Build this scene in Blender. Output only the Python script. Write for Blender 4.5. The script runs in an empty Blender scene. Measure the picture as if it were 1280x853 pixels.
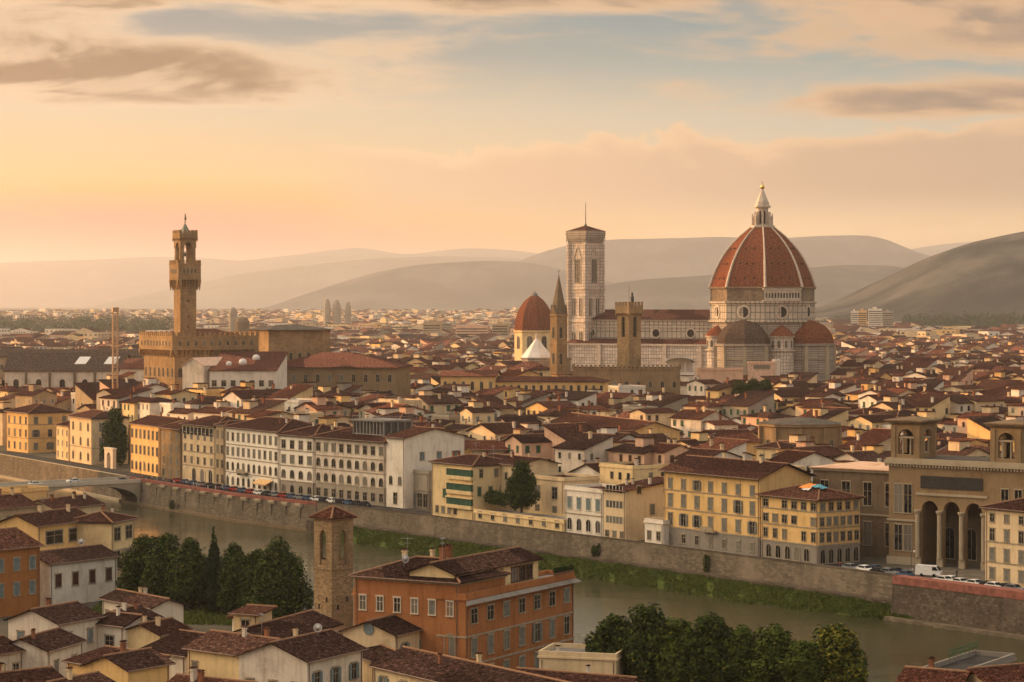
import bpy, math, random
import numpy as np
from mathutils import Vector, Matrix
R = math.radians
rng = random.Random(7)
scene = bpy.context.scene
col = scene.collection

# ------------------------------------------------------------------ camera, world, sun, exposure
F, HORIZON, CAM_H = 3000.0, 381.0, 55.0
cam_data = bpy.data.cameras.new('camera')
cam_data.sensor_width = 36.0
cam_data.lens = 36.0 * F / 1280.0
cam_data.shift_y = -(426.5 - HORIZON) / 1280.0
cam_data.clip_start = 1.0
cam_data.clip_end = 120000.0
cam = bpy.data.objects.new('camera', cam_data)
col.objects.link(cam)
cam.location = (0, 0, CAM_H)
cam.rotation_euler = (R(90), 0, 0)
scene.camera = cam

SUN_EL = R(7.5)
SUN_H = Vector((-0.906, 0.422)).normalized()
SUN_DIR = Vector((SUN_H.x * math.cos(SUN_EL), SUN_H.y * math.cos(SUN_EL), math.sin(SUN_EL)))
sun_data = bpy.data.lights.new('sun', 'SUN')
sun_data.energy = 3.0
sun_data.angle = R(0.6)
sun_data.color = (1.0, 0.50, 0.18)
sun = bpy.data.objects.new('sun', sun_data)
col.objects.link(sun)
sun.rotation_euler = (-SUN_DIR).to_track_quat('-Z', 'Y').to_euler()
sun.location = (-300, 300, 300)

scene.view_settings.view_transform = 'Standard'
scene.view_settings.look = 'None'
scene.view_settings.gamma = 1.0
scene.view_settings.exposure = 1.12
scene.cycles.use_denoising = True
scene.cycles.max_bounces = 5
scene.cycles.diffuse_bounces = 3
scene.cycles.glossy_bounces = 2
scene.cycles.transparent_max_bounces = 6
scene.cycles.volume_bounces = 0
scene.cycles.sample_clamp_indirect = 6

world = bpy.data.worlds.new("World")
scene.world = world
world.use_nodes = True
HAZE_DENSITY = 5.0e-5
HAZE_TOP = 960.0
HAZE_COLOR = (1.0, 0.97, 0.96)
SKY_GAIN = 6.6
SUN_GLOW = 30.0


class NT:
    """small helper to write node trees as expressions"""
    def __init__(s, tree):
        s.t = tree; s.n = tree.nodes; s.l = tree.links
    def new(s, kind, **kw):
        n = s.n.new(kind)
        for k, v in kw.items(): setattr(n, k, v)
        return n
    def set(s, sock, v):
        if v is None: return
        if hasattr(v, 'is_linked'): s.l.new(v, sock)
        else: sock.default_value = v
    def m(s, op, a, b=None, c=None, clamp=False):
        n = s.new('ShaderNodeMath', operation=op, use_clamp=clamp)
        for i, v in enumerate((a, b, c)):
            if v is not None: s.set(n.inputs[i], v)
        return n.outputs[0]
    def mix(s, f, a, b, blend='MIX'):
        n = s.new('ShaderNodeMix', data_type='RGBA', blend_type=blend)
        s.set(n.inputs['Factor'], f)
        for sock, v in ((n.inputs[6], a), (n.inputs[7], b)):
            if isinstance(v, tuple) and len(v) == 3: v = v + (1,)
            s.set(sock, v)
        return n.outputs[2]
    def smooth(s, x, a, b, lo=0.0, hi=1.0):
        n = s.new('ShaderNodeMapRange', interpolation_type='SMOOTHSTEP')
        s.set(n.inputs[0], x)
        for i, v in enumerate((a, b, lo, hi)): n.inputs[i + 1].default_value = v
        return n.outputs[0]
    def ramp(s, x, stops, mode='LINEAR'):
        n = s.new('ShaderNodeValToRGB')
        n.color_ramp.interpolation = mode
        e = n.color_ramp.elements
        while len(e) > 1: e.remove(e[0])
        e[0].position = stops[0][0]; e[0].color = tuple(stops[0][1]) + (1,)
        for p, c in stops[1:]:
            k = e.new(p); k.color = tuple(c) + (1,)
        s.set(n.inputs[0], x)
        return n.outputs[0]
    def vec(s, x, y, z=0.0):
        n = s.new('ShaderNodeCombineXYZ')
        for i, v in enumerate((x, y, z)): s.set(n.inputs[i], v)
        return n.outputs[0]
    def noise(s, v, scale, detail=4, rough=0.55, dist=0.0):
        n = s.new('ShaderNodeTexNoise')
        if v is not None: s.l.new(v, n.inputs['Vector'])
        n.inputs['Scale'].default_value = scale
        n.inputs['Detail'].default_value = detail
        n.inputs['Roughness'].default_value = rough
        n.inputs['Distortion'].default_value = dist
        return n.outputs[0]


def lin(r, g, b):
    f = lambda c: (c / 255 / 12.92) if c / 255 <= 0.04045 else ((c / 255 + 0.055) / 1.055) ** 2.4
    return (f(r), f(g), f(b))


def build_world():
    N = NT(world.node_tree)
    N.n.clear()
    out = N.new('ShaderNodeOutputWorld')
    bg = N.new('ShaderNodeBackground')
    bg.inputs[1].default_value = 0.10
    N.l.new(bg.outputs[0], out.inputs[0])
    sky = N.new('ShaderNodeTexSky', sky_type='NISHITA')
    sky.sun_disc = False
    sky.sun_elevation = SUN_EL
    sky.sun_rotation = math.atan2(SUN_H.x, SUN_H.y)
    sky.air_density = 1.6; sky.dust_density = 4.0; sky.ozone_density = 1.5
    tc = N.new('ShaderNodeTexCoord')
    sep = N.new('ShaderNodeSeparateXYZ')
    N.l.new(tc.outputs['Generated'], sep.inputs[0])
    X, Y, Z = sep.outputs
    az = N.m('ARCTAN2', X, Y)
    el = N.m('ARCSINE', Z)
    U = N.m('MULTIPLY', az, 4.69)          # about -1..1 over the city panorama
    V = N.m('MULTIPLY', el, 7.87)          # 0 at the horizon, 1 seven degrees up
    K = 10.0 / 2 ** scene.view_settings.exposure
    # hazy evening air low over the horizon: two elevation ramps blended by azimuth towards the sun
    low_sun = N.ramp(V, [(0.0, lin(245, 172, 96)), (0.22, lin(244, 174, 92)), (0.42, lin(250, 204, 142)),
                         (0.64, lin(232, 204, 164)), (0.82, lin(190, 174, 152)), (1.0, lin(160, 158, 150))])
    low_far = N.ramp(V, [(0.0, lin(232, 188, 140)), (0.2, lin(246, 204, 152)), (0.4, lin(226, 196, 158)),
                         (0.62, lin(204, 190, 166)), (0.82, lin(160, 166, 158)), (1.0, lin(138, 152, 152))])
    base = N.mix(N.smooth(U, -0.9, 0.7), low_sun, low_far)
    # clouds
    def blob(cu, cv, ru, rv, amp):
        a = N.m('DIVIDE', N.m('SUBTRACT', U, cu), ru)
        b = N.m('DIVIDE', N.m('SUBTRACT', V, cv), rv)
        d = N.m('ADD', N.m('MULTIPLY', a, a), N.m('MULTIPLY', b, b))
        return N.m('MULTIPLY', N.m('POWER', 2.718, N.m('MULTIPLY', d, -1.0)), amp)
    def add(*xs):
        r = xs[0]
        for x in xs[1:]: r = N.m('ADD', r, x)
        return r
    VB = N.m('ADD', V, N.m('MULTIPLY', U, 0.05))
    nz = lambda du, dv, su, sv, det, dist=0.6: N.noise(N.vec(N.m('ADD', N.m('MULTIPLY', U, su), du), N.m('ADD', N.m('MULTIPLY', VB, sv), dv), 3.1), 1.0, det, 0.56, dist)
    n1 = nz(3.7, 1.3, 1.9, 4.6, 8)
    n1b = nz(3.7, 1.3 + 0.24, 1.9, 4.6, 8)
    n2 = nz(11.3, 7.7, 6.0, 19.0, 6)
    n3 = nz(21.3, 4.7, 2.6, 22.0, 5)
    # wispy high sheets and heavier banks
    bank = add(-0.06, blob(-0.72, 0.745, 0.42, 0.085, 0.85), blob(-0.75, 0.83, 0.5, 0.05, 0.25), blob(-0.95, 0.97, 0.50, 0.12, 0.5), blob(-0.55, 0.655, 0.6, 0.022, 0.20),
               blob(0.95, 0.92, 0.55, 0.14, 0.62), blob(0.45, 0.82, 0.25, 0.06, 0.18), blob(0.85, 0.66, 0.40, 0.06, 0.70), blob(0.35, 0.72, 0.12, 0.03, 0.25),
               blob(0.1, 0.985, 0.35, 0.035, 0.36), blob(-0.2, 0.99, 0.5, 0.045, 0.30))
    d1 = add(N.m('MULTIPLY', N.m('SUBTRACT', n1, 0.5), 1.2), N.m('MULTIPLY', N.m('SUBTRACT', n2, 0.5), 0.45), N.m('MULTIPLY', N.m('SUBTRACT', n3, 0.5), 0.22), bank)
    a1 = N.smooth(d1, 0.04, 0.42)
    lit = N.smooth(N.m('SUBTRACT', n1b, n1), -0.05, 0.07)
    thick = N.smooth(d1, 0.2, 0.68)
    c_lit = N.mix(N.smooth(U, -0.6, 0.6), lin(244, 208, 166), lin(226, 184, 142))
    c_dark = N.mix(N.smooth(U, -0.6, 0.6), lin(178, 145, 110), lin(170, 146, 124))
    c1 = N.mix(N.m('MULTIPLY', thick, N.m('SUBTRACT', 1.0, N.m('MULTIPLY', lit, 0.65))), c_lit, c_dark)
    base = N.mix(N.m('MULTIPLY', a1, 0.95), base, c1)
    # the long soft bank of cumulus over the mountains, with a bumpy bright crest
    crest = add(0.56, N.m('MULTIPLY', N.m('SUBTRACT', nz(5.1, 2.2, 4.2, 5.0, 6), 0.5), 0.34), N.m('MULTIPLY', N.m('SUBTRACT', U, 0.3), 0.06))
    dv = N.m('SUBTRACT', crest, V)
    side = N.smooth(U, -0.42, -0.2)
    a2 = N.m('MULTIPLY', N.m('MULTIPLY', N.smooth(dv, 0.0, 0.03), N.smooth(V, 0.22, 0.40)), side)
    c2 = N.mix(N.smooth(dv, 0.0, 0.09), N.mix(N.smooth(U, -0.5, 0.8), lin(250, 210, 164), lin(236, 194, 150)),
               N.mix(N.smooth(U, -0.5, 0.8), lin(240, 198, 154), lin(208, 174, 142)))
    base = N.mix(N.m('MULTIPLY', a2, 0.95), base, c2)
    # the wanted look is the sky as seen through the valley haze, so the sky behind it is a little deeper
    T = N.m('MAXIMUM', N.m('POWER', 2.71828, N.m('DIVIDE', -HAZE_DENSITY * (HAZE_TOP - 55), N.m('MAXIMUM', el, 0.012))), 0.3)
    A = N.mix(N.smooth(U, -1.0, 0.6), lin(255, 216, 168), lin(218, 188, 156))
    air = N.mix(1.0, A, N.vec(N.m('SUBTRACT', 1.0, T), N.m('SUBTRACT', 1.0, T), N.m('SUBTRACT', 1.0, T)), 'MULTIPLY')
    base = N.mix(1.0, base, air, 'SUBTRACT')
    base = N.mix(1.0, base, N.vec(T, T, T), 'DIVIDE')
    base = N.mix(1.0, base, (0.004, 0.004, 0.004), 'LIGHTEN')
    base = N.mix(1.0, base, (K, K, K), 'MULTIPLY')
    # high sky: Nishita seen through a warm veil of cloud
    veil = N.mix(0.5, sky.outputs[0], lin(222, 198, 172) + (1,))
    tint = N.mix(1.0, N.mix(1.0, sky.outputs[0], (1.0, 0.92, 0.80, 1), 'MULTIPLY'), (1, 1, 1, 1), 'MULTIPLY')
    warm = N.mix(0.55, tint, (SKY_GAIN * 0.90, SKY_GAIN * 0.80, SKY_GAIN * 0.73, 1))
    f_low = N.smooth(V, 1.15, 3.2, 1.0, 0.0)
    # the broad bright glow of the evening sky around the sun, above the low haze
    dt = N.m('ADD', N.m('ADD', N.m('MULTIPLY', X, SUN_DIR.x), N.m('MULTIPLY', Y, SUN_DIR.y)), N.m('MULTIPLY', Z, SUN_DIR.z))
    gl = N.m('MULTIPLY', N.m('POWER', N.m('MAXIMUM', dt, 0.0), 3.0), SUN_GLOW)
    warm = N.mix(1.0, warm, N.mix(1.0, (1.0, 0.75, 0.47), N.vec(gl, gl, gl), 'MULTIPLY'), 'ADD')
    final = N.mix(f_low, warm, base)
    N.l.new(final, bg.inputs[0])
build_world()

# ------------------------------------------------------------------ geometry of the view: pixel of the photograph -> point in the place
def W(px, py, z=0.0):
    D = (CAM_H - z) * F / (py - HORIZON)
    return Vector(((px - 640.0) / F * D, D, z))
def WD(px, py, D):
    return Vector(((px - 640.0) / F * D, D, CAM_H - (py - HORIZON) * D / F))
def PX(x, y, z):
    return (640 + x / y * F, HORIZON + (CAM_H - z) / y * F)

UR = Vector((0.58, -0.814, 0)).normalized()     # along the river, upstream bank to the near right
NR = Vector((0.814, 0.58, 0)).normalized()      # away from the river into the city
RIV_ROT = math.atan2(UR.y, UR.x)
WALL_PX = [(0, 567), (165, 596), (300, 616.5), (440, 632), (530, 643), (620, 654.4), (790, 676), (980, 700.6), (1141, 721), (1280, 738)]
WALL = [W(x, y, 1.0) for x, y in WALL_PX]
WALL = [WALL[0] - UR * 20000] + [WALL[0] - UR * 900] + WALL + [WALL[-1] + UR * 900]
for p in WALL: p.z = 0

def on_front(px, setback):
    """where the line of sight of a picture column meets the line SETBACK metres behind the river wall"""
    k = (px - 640.0) / F
    for a, b in zip(WALL, WALL[1:]):
        a2, b2 = a + NR * setback, b + NR * setback
        d = b2 - a2
        den = d.x - k * d.y
        if abs(den) < 1e-9: continue
        t = (k * a2.y - a2.x) / den
        if -1e-6 <= t <= 1 + 1e-6: return a2 + d * t
    raise ValueError(px)

def wall_offset(x, y):
    """signed distance behind the river wall (city side positive)"""
    best = None
    p = Vector((x, y, 0))
    for a, b in zip(WALL, WALL[1:]):
        d = b - a
        t = max(0, min(1, (p - a).dot(d) / d.length_squared))
        q = a + d * t
        dist = (p - q).length
        if best is None or dist < best[0]:
            nrm = Vector((-d.y, d.x, 0))
            best = (dist, 1 if (p - q).dot(nrm) > 0 else -1)
    return best[0] * best[1]

def sstep(x, a, b):
    t = max(0.0, min(1.0, (x - a) / (b - a)))
    return t * t * (3 - 2 * t)

def ground_z(x, y):
    z = 26.0 * sstep(y, 3500, 8500)
    return z

def near_z(x, y):
    r = math.hypot(x, y)
    z = 50.0 * (1 - sstep(r, 0, 235))
    z += 108.0 * math.exp(-((x + 455) / 128) ** 2) * (1 - sstep(y, 868, 908)) * sstep(y, 150, 420)  # unseen hill on the left, height and steep shoulder shaped to shade the riverside
    return z

# ------------------------------------------------------------------ mesh builder
class MB:
    def __init__(s):
        s.v = []; s.f = []; s.m = []; s.T = None
    def xf(s, origin=None, rot=0.0):
        if origin is None: s.T = None
        else: s.T = (math.cos(rot), math.sin(rot), origin[0], origin[1], origin[2] if len(origin) > 2 else 0.0)
        return s
    def pts(s, ps):
        b = len(s.v)
        if s.T is None: s.v.extend([(p[0], p[1], p[2]) for p in ps])
        else:
            c, n, tx, ty, tz = s.T
            s.v.extend([(tx + p[0] * c - p[1] * n, ty + p[0] * n + p[1] * c, tz + p[2]) for p in ps])
        return b
    def poly(s, ps, mat=0):
        b = s.pts(ps)
        s.f.append(tuple(range(b, b + len(ps)))); s.m.append(mat)
    def faces(s, ps, fs, mat=0):
        b = s.pts(ps)
        for f in fs:
            s.f.append(tuple(b + i for i in f)); s.m.append(mat)
    def box(s, x0, y0, z0, x1, y1, z1, mat=0, bottom=False):
        ps = [(x0, y0, z0), (x1, y0, z0), (x1, y1, z0), (x0, y1, z0), (x0, y0, z1), (x1, y0, z1), (x1, y1, z1), (x0, y1, z1)]
        fs = [(0, 1, 5, 4), (1, 2, 6, 5), (2, 3, 7, 6), (3, 0, 4, 7), (4, 5, 6, 7), (3, 2, 1, 0)]
        s.faces(ps, fs, mat)
    def prism(s, outline, z0, z1, mat=0, cap=True):
        n = len(outline)
        ps = [(x, y, z0) for x, y in outline] + [(x, y, z1) for x, y in outline]
        fs = [(i, (i + 1) % n, n + (i + 1) % n, n + i) for i in range(n)]
        if cap: fs += [tuple(range(n, 2 * n)), tuple(range(n - 1, -1, -1))]
        s.faces(ps, fs, mat)
    def ring(s, n, levels, rot=0.0, cx=0.0, cy=0.0, mat=0, cap=True):
        """surface of revolution with n sides through (radius, z) levels"""
        ps = []
        for r, z in levels:
            for i in range(n):
                a = rot + 2 * math.pi * i / n
                ps.append((cx + r * math.cos(a), cy + r * math.sin(a), z))
        fs = []
        for k in range(len(levels) - 1):
            for i in range(n):
                j = (i + 1) % n
                fs.append((k * n + i, k * n + j, (k + 1) * n + j, (k + 1) * n + i))
        if cap:
            fs.append(tuple(range((len(levels) - 1) * n, len(levels) * n)))
            fs.append(tuple(range(n - 1, -1, -1)))
        s.faces(ps, fs, mat)
    def beam(s, p, q, r, mat=0, n=4, r2=None):
        p, q = Vector(p), Vector(q)
        d = (q - p)
        if d.length < 1e-6: return
        d.normalize()
        up = Vector((0, 0, 1)) if abs(d.z) < 0.9 else Vector((1, 0, 0))
        a = d.cross(up).normalized(); b = d.cross(a)
        r2 = r if r2 is None else r2
        ps = []
        for o, rr in ((p, r), (q, r2)):
            for i in range(n):
                t = 2 * math.pi * (i + 0.5) / n
                ps.append(tuple(o + (a * math.cos(t) + b * math.sin(t)) * rr))
        fs = [(i, (i + 1) % n, n + (i + 1) % n, n + i) for i in range(n)] + [tuple(range(n - 1, -1, -1)), tuple(range(n, 2 * n))]
        s.faces(ps, fs, mat)
    def mesh(s, name, mats, smooth=False):
        me = bpy.data.meshes.new(name)
        me.from_pydata(s.v, [], s.f)
        for m in mats: me.materials.append(m)
        n = len(me.polygons)
        me.polygons.foreach_set('material_index', s.m)
        if smooth: me.polygons.foreach_set('use_smooth', [True] * n)
        # metric UVs on every face: u runs level, v runs up the face
        uv = me.uv_layers.new(name='metric')
        nl = len(me.loops)
        nor = np.empty(n * 3, 'f4'); me.polygons.foreach_get('normal', nor); nor = nor.reshape(-1, 3)
        tot = np.empty(n, 'i4'); me.polygons.foreach_get('loop_total', tot)
        vi = np.empty(nl, 'i4'); me.loops.foreach_get('vertex_index', vi)
        co = np.empty(len(me.vertices) * 3, 'f4'); me.vertices.foreach_get('co', co); co = co.reshape(-1, 3)
        nn = np.repeat(nor, tot, axis=0); pp = co[vi]
        t = np.stack([-nn[:, 1], nn[:, 0], np.zeros(nl)], 1)
        ln = np.linalg.norm(t, axis=1)
        flat = ln < 0.02
        t[flat] = (1, 0, 0); ln[flat] = 1
        t /= ln[:, None]
        b = np.cross(nn, t)
        out = np.stack([(pp * t).sum(1), (pp * b).sum(1)], 1).astype('f4')
        uv.data.foreach_set('uv', out.ravel())
        me.update()
        return me
    def build(s, name, mats, parent=None, loc=None, rot=None, smooth=False):
        if not isinstance(mats, (list, tuple)): mats = [mats]
        return link(name, s.mesh(name, mats, smooth), parent, loc, rot)

def link(name, data, parent=None, loc=None, rot=None):
    o = bpy.data.objects.new(name, data)
    col.objects.link(o)
    if parent is not None: o.parent = parent
    if loc is not None: o.location = loc
    if rot is not None: o.rotation_euler = (0, 0, rot)
    return o

def tag(o, label, cat=None, group=None, kind=None):
    o['label'] = label
    if cat: o['category'] = cat
    if group: o['group'] = group
    if kind: o['kind'] = kind
    return o

def thing(name, label, cat, loc=(0, 0, 0), rot=0.0, group=None):
    o = link(name, None, None, loc, rot)
    o.empty_display_size = 1.0
    return tag(o, label, cat, group)

# ------------------------------------------------------------------ materials
MATS = {}
def mat(name, rough=0.9, spec=0.2):
    m = bpy.data.materials.new(name)
    m.use_nodes = True
    N = NT(m.node_tree)
    b = N.n['Principled BSDF']
    b.inputs['Roughness'].default_value = rough
    b.inputs['Specular IOR Level'].default_value = spec
    MATS[name] = m
    return m, N, b

def uvnode(N, sx=1.0, sy=1.0):
    u = N.new('ShaderNodeUVMap')
    mp = N.new('ShaderNodeMapping')
    N.l.new(u.outputs[0], mp.inputs[0])
    mp.inputs['Scale'].default_value = (sx, sy, 1)
    return mp.outputs[0]

def posnode(N):
    return N.new('ShaderNodeNewGeometry').outputs['Position']

def wall_mat(name, c, stain=0.55):
    """painted plaster: weathered in patches, streaked by rain"""
    m, N, b = mat(name, 0.95, 0.0)
    pos = posnode(N)
    n1 = N.noise(pos, 0.22, 5, 0.6)
    n2 = N.noise(uvnode(N, 0.9, 0.10), 1.0, 4, 0.6)
    n3 = N.noise(pos, 2.3, 3, 0.6)
    f = N.m('ADD', N.m('MULTIPLY', N.smooth(n1, 0.42, 0.7), 0.6), N.m('MULTIPLY', N.smooth(n2, 0.48, 0.72), 0.6), clamp=True)
    dirty = tuple(x * y for x, y in zip(c, (0.62, 0.58, 0.55)))
    pale = tuple(min(0.85, x * 1.12 + 0.015) for x in c)
    cc = N.mix(N.m('MULTIPLY', f, stain * 1.6, clamp=True), c, dirty)
    cc = N.mix(N.smooth(n3, 0.45, 0.75, 0, 0.5), cc, pale)
    N.l.new(cc, b.inputs['Base Color'])
    return m

def roof_mat(name, c, tile=True, vary=0.0):
    """terracotta: pan-and-cover tiles running down the slope, mottled by age"""
    m, N, b = mat(name, 0.95, 0.0)
    uv = uvnode(N)
    pos = posnode(N)
    n1 = N.noise(pos, 0.35, 4, 0.6)
    n2 = N.noise(uvnode(N, 3.8, 2.2), 1.0, 3, 0.7)
    n3 = N.noise(pos, 1.4, 3, 0.6)
    dark = tuple(x * 0.42 for x in c)
    pale = (min(1, c[0] * 1.75), min(1, c[1] * 1.8), min(1, c[2] * 1.9))
    cc = N.mix(N.smooth(n2, 0.36, 0.66), dark, pale)
    cc = N.mix(N.smooth(n1, 0.3, 0.7, 0.1, 0.55), cc, c)
    n4 = N.noise(uvnode(N, 1.5, 0.8), 1.0, 4, 0.75)
    cc = N.mix(N.smooth(n4, 0.50, 0.56, 0, 0.85), cc, tuple(x * 0.30 for x in c))
    n5 = N.noise(uvnode(N, 1.2, 1.7), 1.0, 3, 0.75)
    cc = N.mix(N.smooth(n5, 0.54, 0.60, 0, 0.8), cc, (min(1, c[0] * 2.6), min(1, c[1] * 3.0), min(1, c[2] * 3.2)))
    cc = N.mix(N.smooth(n3, 0.56, 0.75, 0, 0.55), cc, tuple(x * 0.45 for x in (c[0], c[1] * 1.25, c[2] * 1.3)))
    if vary:
        vo = N.new('ShaderNodeTexVoronoi'); N.l.new(pos, vo.inputs['Vector']); vo.inputs['Scale'].default_value = 0.055
        sp = N.new('ShaderNodeSeparateColor'); N.l.new(vo.outputs['Color'], sp.inputs[0])
        tone = N.ramp(sp.outputs[0], [(0.0, (0.55, 0.50, 0.48)), (0.35, (0.85, 0.85, 0.85)), (0.65, (1.1, 1.05, 1.0)), (1.0, (2.3, 2.1, 1.8))])
        cc = N.mix(vary, cc, N.mix(1.0, cc, tone, 'MULTIPLY'))
    if tile:
        w = N.new('ShaderNodeTexWave', wave_type='BANDS', bands_direction='X')
        N.l.new(uv, w.inputs[0])
        w.inputs['Scale'].default_value = 1.05
        w.inputs['Distortion'].default_value = 0.6
        w.inputs['Detail Scale'].default_value = 2.0
        w2 = N.new('ShaderNodeTexWave', wave_type='BANDS', bands_direction='Y', wave_profile='SAW')
        N.l.new(uv, w2.inputs[0])
        w2.inputs['Scale'].default_value = 0.62
        cc = N.mix(N.m('MULTIPLY', N.smooth(w.outputs[1], 0.0, 0.45, 1, 0), 0.55), cc, tuple(x * 0.28 for x in c))
        bump = N.new('ShaderNodeBump')
        bump.inputs['Strength'].default_value = 0.9
        bump.inputs['Distance'].default_value = 0.12
        N.l.new(N.m('ADD', w.outputs[1], N.m('ADD', N.m('MULTIPLY', w2.outputs[1], 0.25), N.m('MULTIPLY', n2, 0.8))), bump.inputs['Height'])
        N.l.new(bump.outputs[0], b.inputs['Normal'])
    N.l.new(cc, b.inputs['Base Color'])
    return m

def stone_mat(name, c, mortar, bw=0.7, bh=0.35, msize=0.03, bumpy=0.5, var=0.35):
    m, N, b = mat(name, 0.95, 0.0)
    br = N.new('ShaderNodeTexBrick')
    N.l.new(uvnode(N), br.inputs['Vector'])
    br.inputs['Color1'].default_value = tuple(x * (1 - var) for x in c) + (1,)
    br.inputs['Color2'].default_value = tuple(min(1, x * (1 + var * 0.7)) for x in c) + (1,)
    br.inputs['Mortar'].default_value = mortar + (1,)
    br.inputs['Scale'].default_value = 1.0
    if name.startswith('marble'): br.offset = 0.0
    br.inputs['Mortar Size'].default_value = msize
    br.inputs['Brick Width'].default_value = bw
    br.inputs['Row Height'].default_value = bh
    n1 = N.noise(posnode(N), 0.3, 5, 0.62)
    n2 = N.noise(posnode(N), 3.0, 3, 0.62)
    cc = N.mix(N.smooth(n1, 0.4, 0.72, 0, 0.7), br.outputs[0], tuple(x * 0.6 for x in c))
    cc = N.mix(N.smooth(n2, 0.5, 0.8, 0, 0.45), cc, tuple(min(1, x * 1.35) for x in c))
    if not name.startswith('marble'):
        cc = N.mix(N.smooth(N.noise(uvnode(N, 0.35, 0.05), 1.0, 5, 0.65), 0.46, 0.66, 0, 0.6), cc, tuple(x * 0.5 for x in c))
        cc = N.mix(N.smooth(N.noise(posnode(N), 0.07, 4, 0.65), 0.5, 0.68, 0, 0.5), cc, tuple(min(1, x * 1.5) for x in c))
    N.l.new(cc, b.inputs['Base Color'])
    if bumpy:
        bp = N.new('ShaderNodeBump'); bp.inputs['Strength'].default_value = bumpy; bp.inputs['Distance'].default_value = 0.08
        N.l.new(N.m('ADD', N.m('MULTIPLY', br.outputs[1], -0.6), n2), bp.inputs['Height'])
        N.l.new(bp.outputs[0], b.inputs['Normal'])
    return m

def plain_mat(name, c, rough=0.7, spec=0.3, var=0.2, scale=1.5, metal=0.0):
    m, N, b = mat(name, rough, spec)
    n = N.noise(posnode(N), scale, 4, 0.6)
    N.l.new(N.mix(N.smooth(n, 0.3, 0.7), tuple(x * (1 - var) for x in c), tuple(min(1, x * (1 + var)) for x in c)), b.inputs['Base Color'])
    b.inputs['Metallic'].default_value = metal
    if rough >= 0.7: b.inputs['Specular IOR Level'].default_value = 0.02
    return m

wall_mat('cream', (0.70, 0.54, 0.33)); wall_mat('ochre', (0.76, 0.50, 0.21)); wall_mat('white', (0.78, 0.70, 0.58))
wall_mat('grey', (0.36, 0.31, 0.24)); wall_mat('tan', (0.44, 0.33, 0.20)); wall_mat('pink', (0.66, 0.43, 0.29))
wall_mat('orange', (0.37, 0.155, 0.062), 0.65); wall_mat('rust', (0.36, 0.15, 0.05)); wall_mat('palace_white', (0.86, 0.78, 0.64), 0.25)
wall_mat('golden', (0.74, 0.48, 0.20)); wall_mat('pale_yellow', (0.74, 0.56, 0.30)); wall_mat('sandstone', (0.275, 0.19, 0.105), 0.6)
wall_mat('brown_stone', (0.19, 0.14, 0.09), 0.6); wall_mat('red_plaster', (0.34, 0.10, 0.05)); wall_mat('dirty_white', (0.70, 0.61, 0.49), 0.7)
wall_mat('grey_base', (0.27, 0.24, 0.20), 0.5); wall_mat('stone_trim', (0.40, 0.33, 0.23), 0.4); wall_mat('pale_trim', (0.60, 0.52, 0.40), 0.3)
wall_mat('ridge_mortar', (0.30, 0.17, 0.10), 0.6)
roof_mat('roof', (0.068, 0.031, 0.0225), vary=0.6); roof_mat('roof_red', (0.090, 0.036, 0.0245), vary=0.8); roof_mat('roof_brown', (0.056, 0.030, 0.0235), vary=0.8)
roof_mat('dome_tile', (0.22, 0.07, 0.032)); roof_mat('far_roof', (0.088, 0.037, 0.026), tile=False, vary=1.0); plain_mat('lead_roof', (0.10, 0.085, 0.07), 0.9, 0.1, 0.25, 0.35)
roof_mat('tribune_roof', (0.105, 0.068, 0.05))
stone_mat('tower_stone', (0.36, 0.245, 0.135), (0.20, 0.14, 0.09), 0.62, 0.34, 0.03, 0.9)
stone_mat('palace_stone', (0.36, 0.235, 0.12), (0.19, 0.13, 0.08), 0.9, 0.5, 0.03, 0.5, 0.25)
stone_mat('wall_stone', (0.20, 0.16, 0.115), (0.10, 0.08, 0.06), 1.1, 0.45, 0.03, 0.8, 0.35)
stone_mat('rubble', (0.13, 0.10, 0.075), (0.10, 0.08, 0.055), 0.9, 0.55, 0.06, 1.0, 0.5)
stone_mat('marble', (0.56, 0.47, 0.37), (0.13, 0.135, 0.11), 2.6, 3.4, 0.26, 0.0, 0.16)
stone_mat('marble_fine', (0.68, 0.575, 0.475), (0.20, 0.17, 0.13), 1.5, 1.7, 0.13, 0.0, 0.22)
stone_mat('marble_band', (0.40, 0.335, 0.27), (0.13, 0.12, 0.10), 9.0, 1.15, 0.16, 0.0, 0.2)
stone_mat('rough_masonry', (0.25, 0.185, 0.125), (0.15, 0.11, 0.08), 1.6, 0.8, 0.05, 0.6, 0.3)
stone_mat('brick_red', (0.32, 0.12, 0.06), (0.22, 0.15, 0.10), 0.3, 0.09, 0.012, 0.3, 0.3)
plain_mat('white_marble', (0.52, 0.44, 0.345), 0.6, 0.3, 0.15, 0.6)
plain_mat('dark_metal', (0.05, 0.05, 0.05), 0.5, 0.4); plain_mat('steel', (0.35, 0.35, 0.34), 0.4, 0.5, 0.1, 1.5, 0.6)
plain_mat('dark_opening', (0.035, 0.028, 0.022), 0.9, 0.1); plain_mat('gold', (0.75, 0.45, 0.10), 0.35, 0.5, 0.1, 2, 0.9)
plain_mat('bronze_green', (0.16, 0.19, 0.14), 0.6, 0.4); plain_mat('frame_stone', (0.33, 0.27, 0.19), 0.85, 0.2)
plain_mat('frame_white', (0.60, 0.54, 0.44), 0.8, 0.2); plain_mat('frame_wood', (0.12, 0.07, 0.045), 0.7, 0.3)
plain_mat('shutter_grey', (0.19, 0.18, 0.15), 0.7, 0.3); plain_mat('shutter_green', (0.05, 0.10, 0.055), 0.7, 0.3)
plain_mat('shutter_blue', (0.17, 0.21, 0.21), 0.7, 0.3); plain_mat('shutter_brown', (0.075, 0.035, 0.025), 0.7, 0.3)
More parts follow.
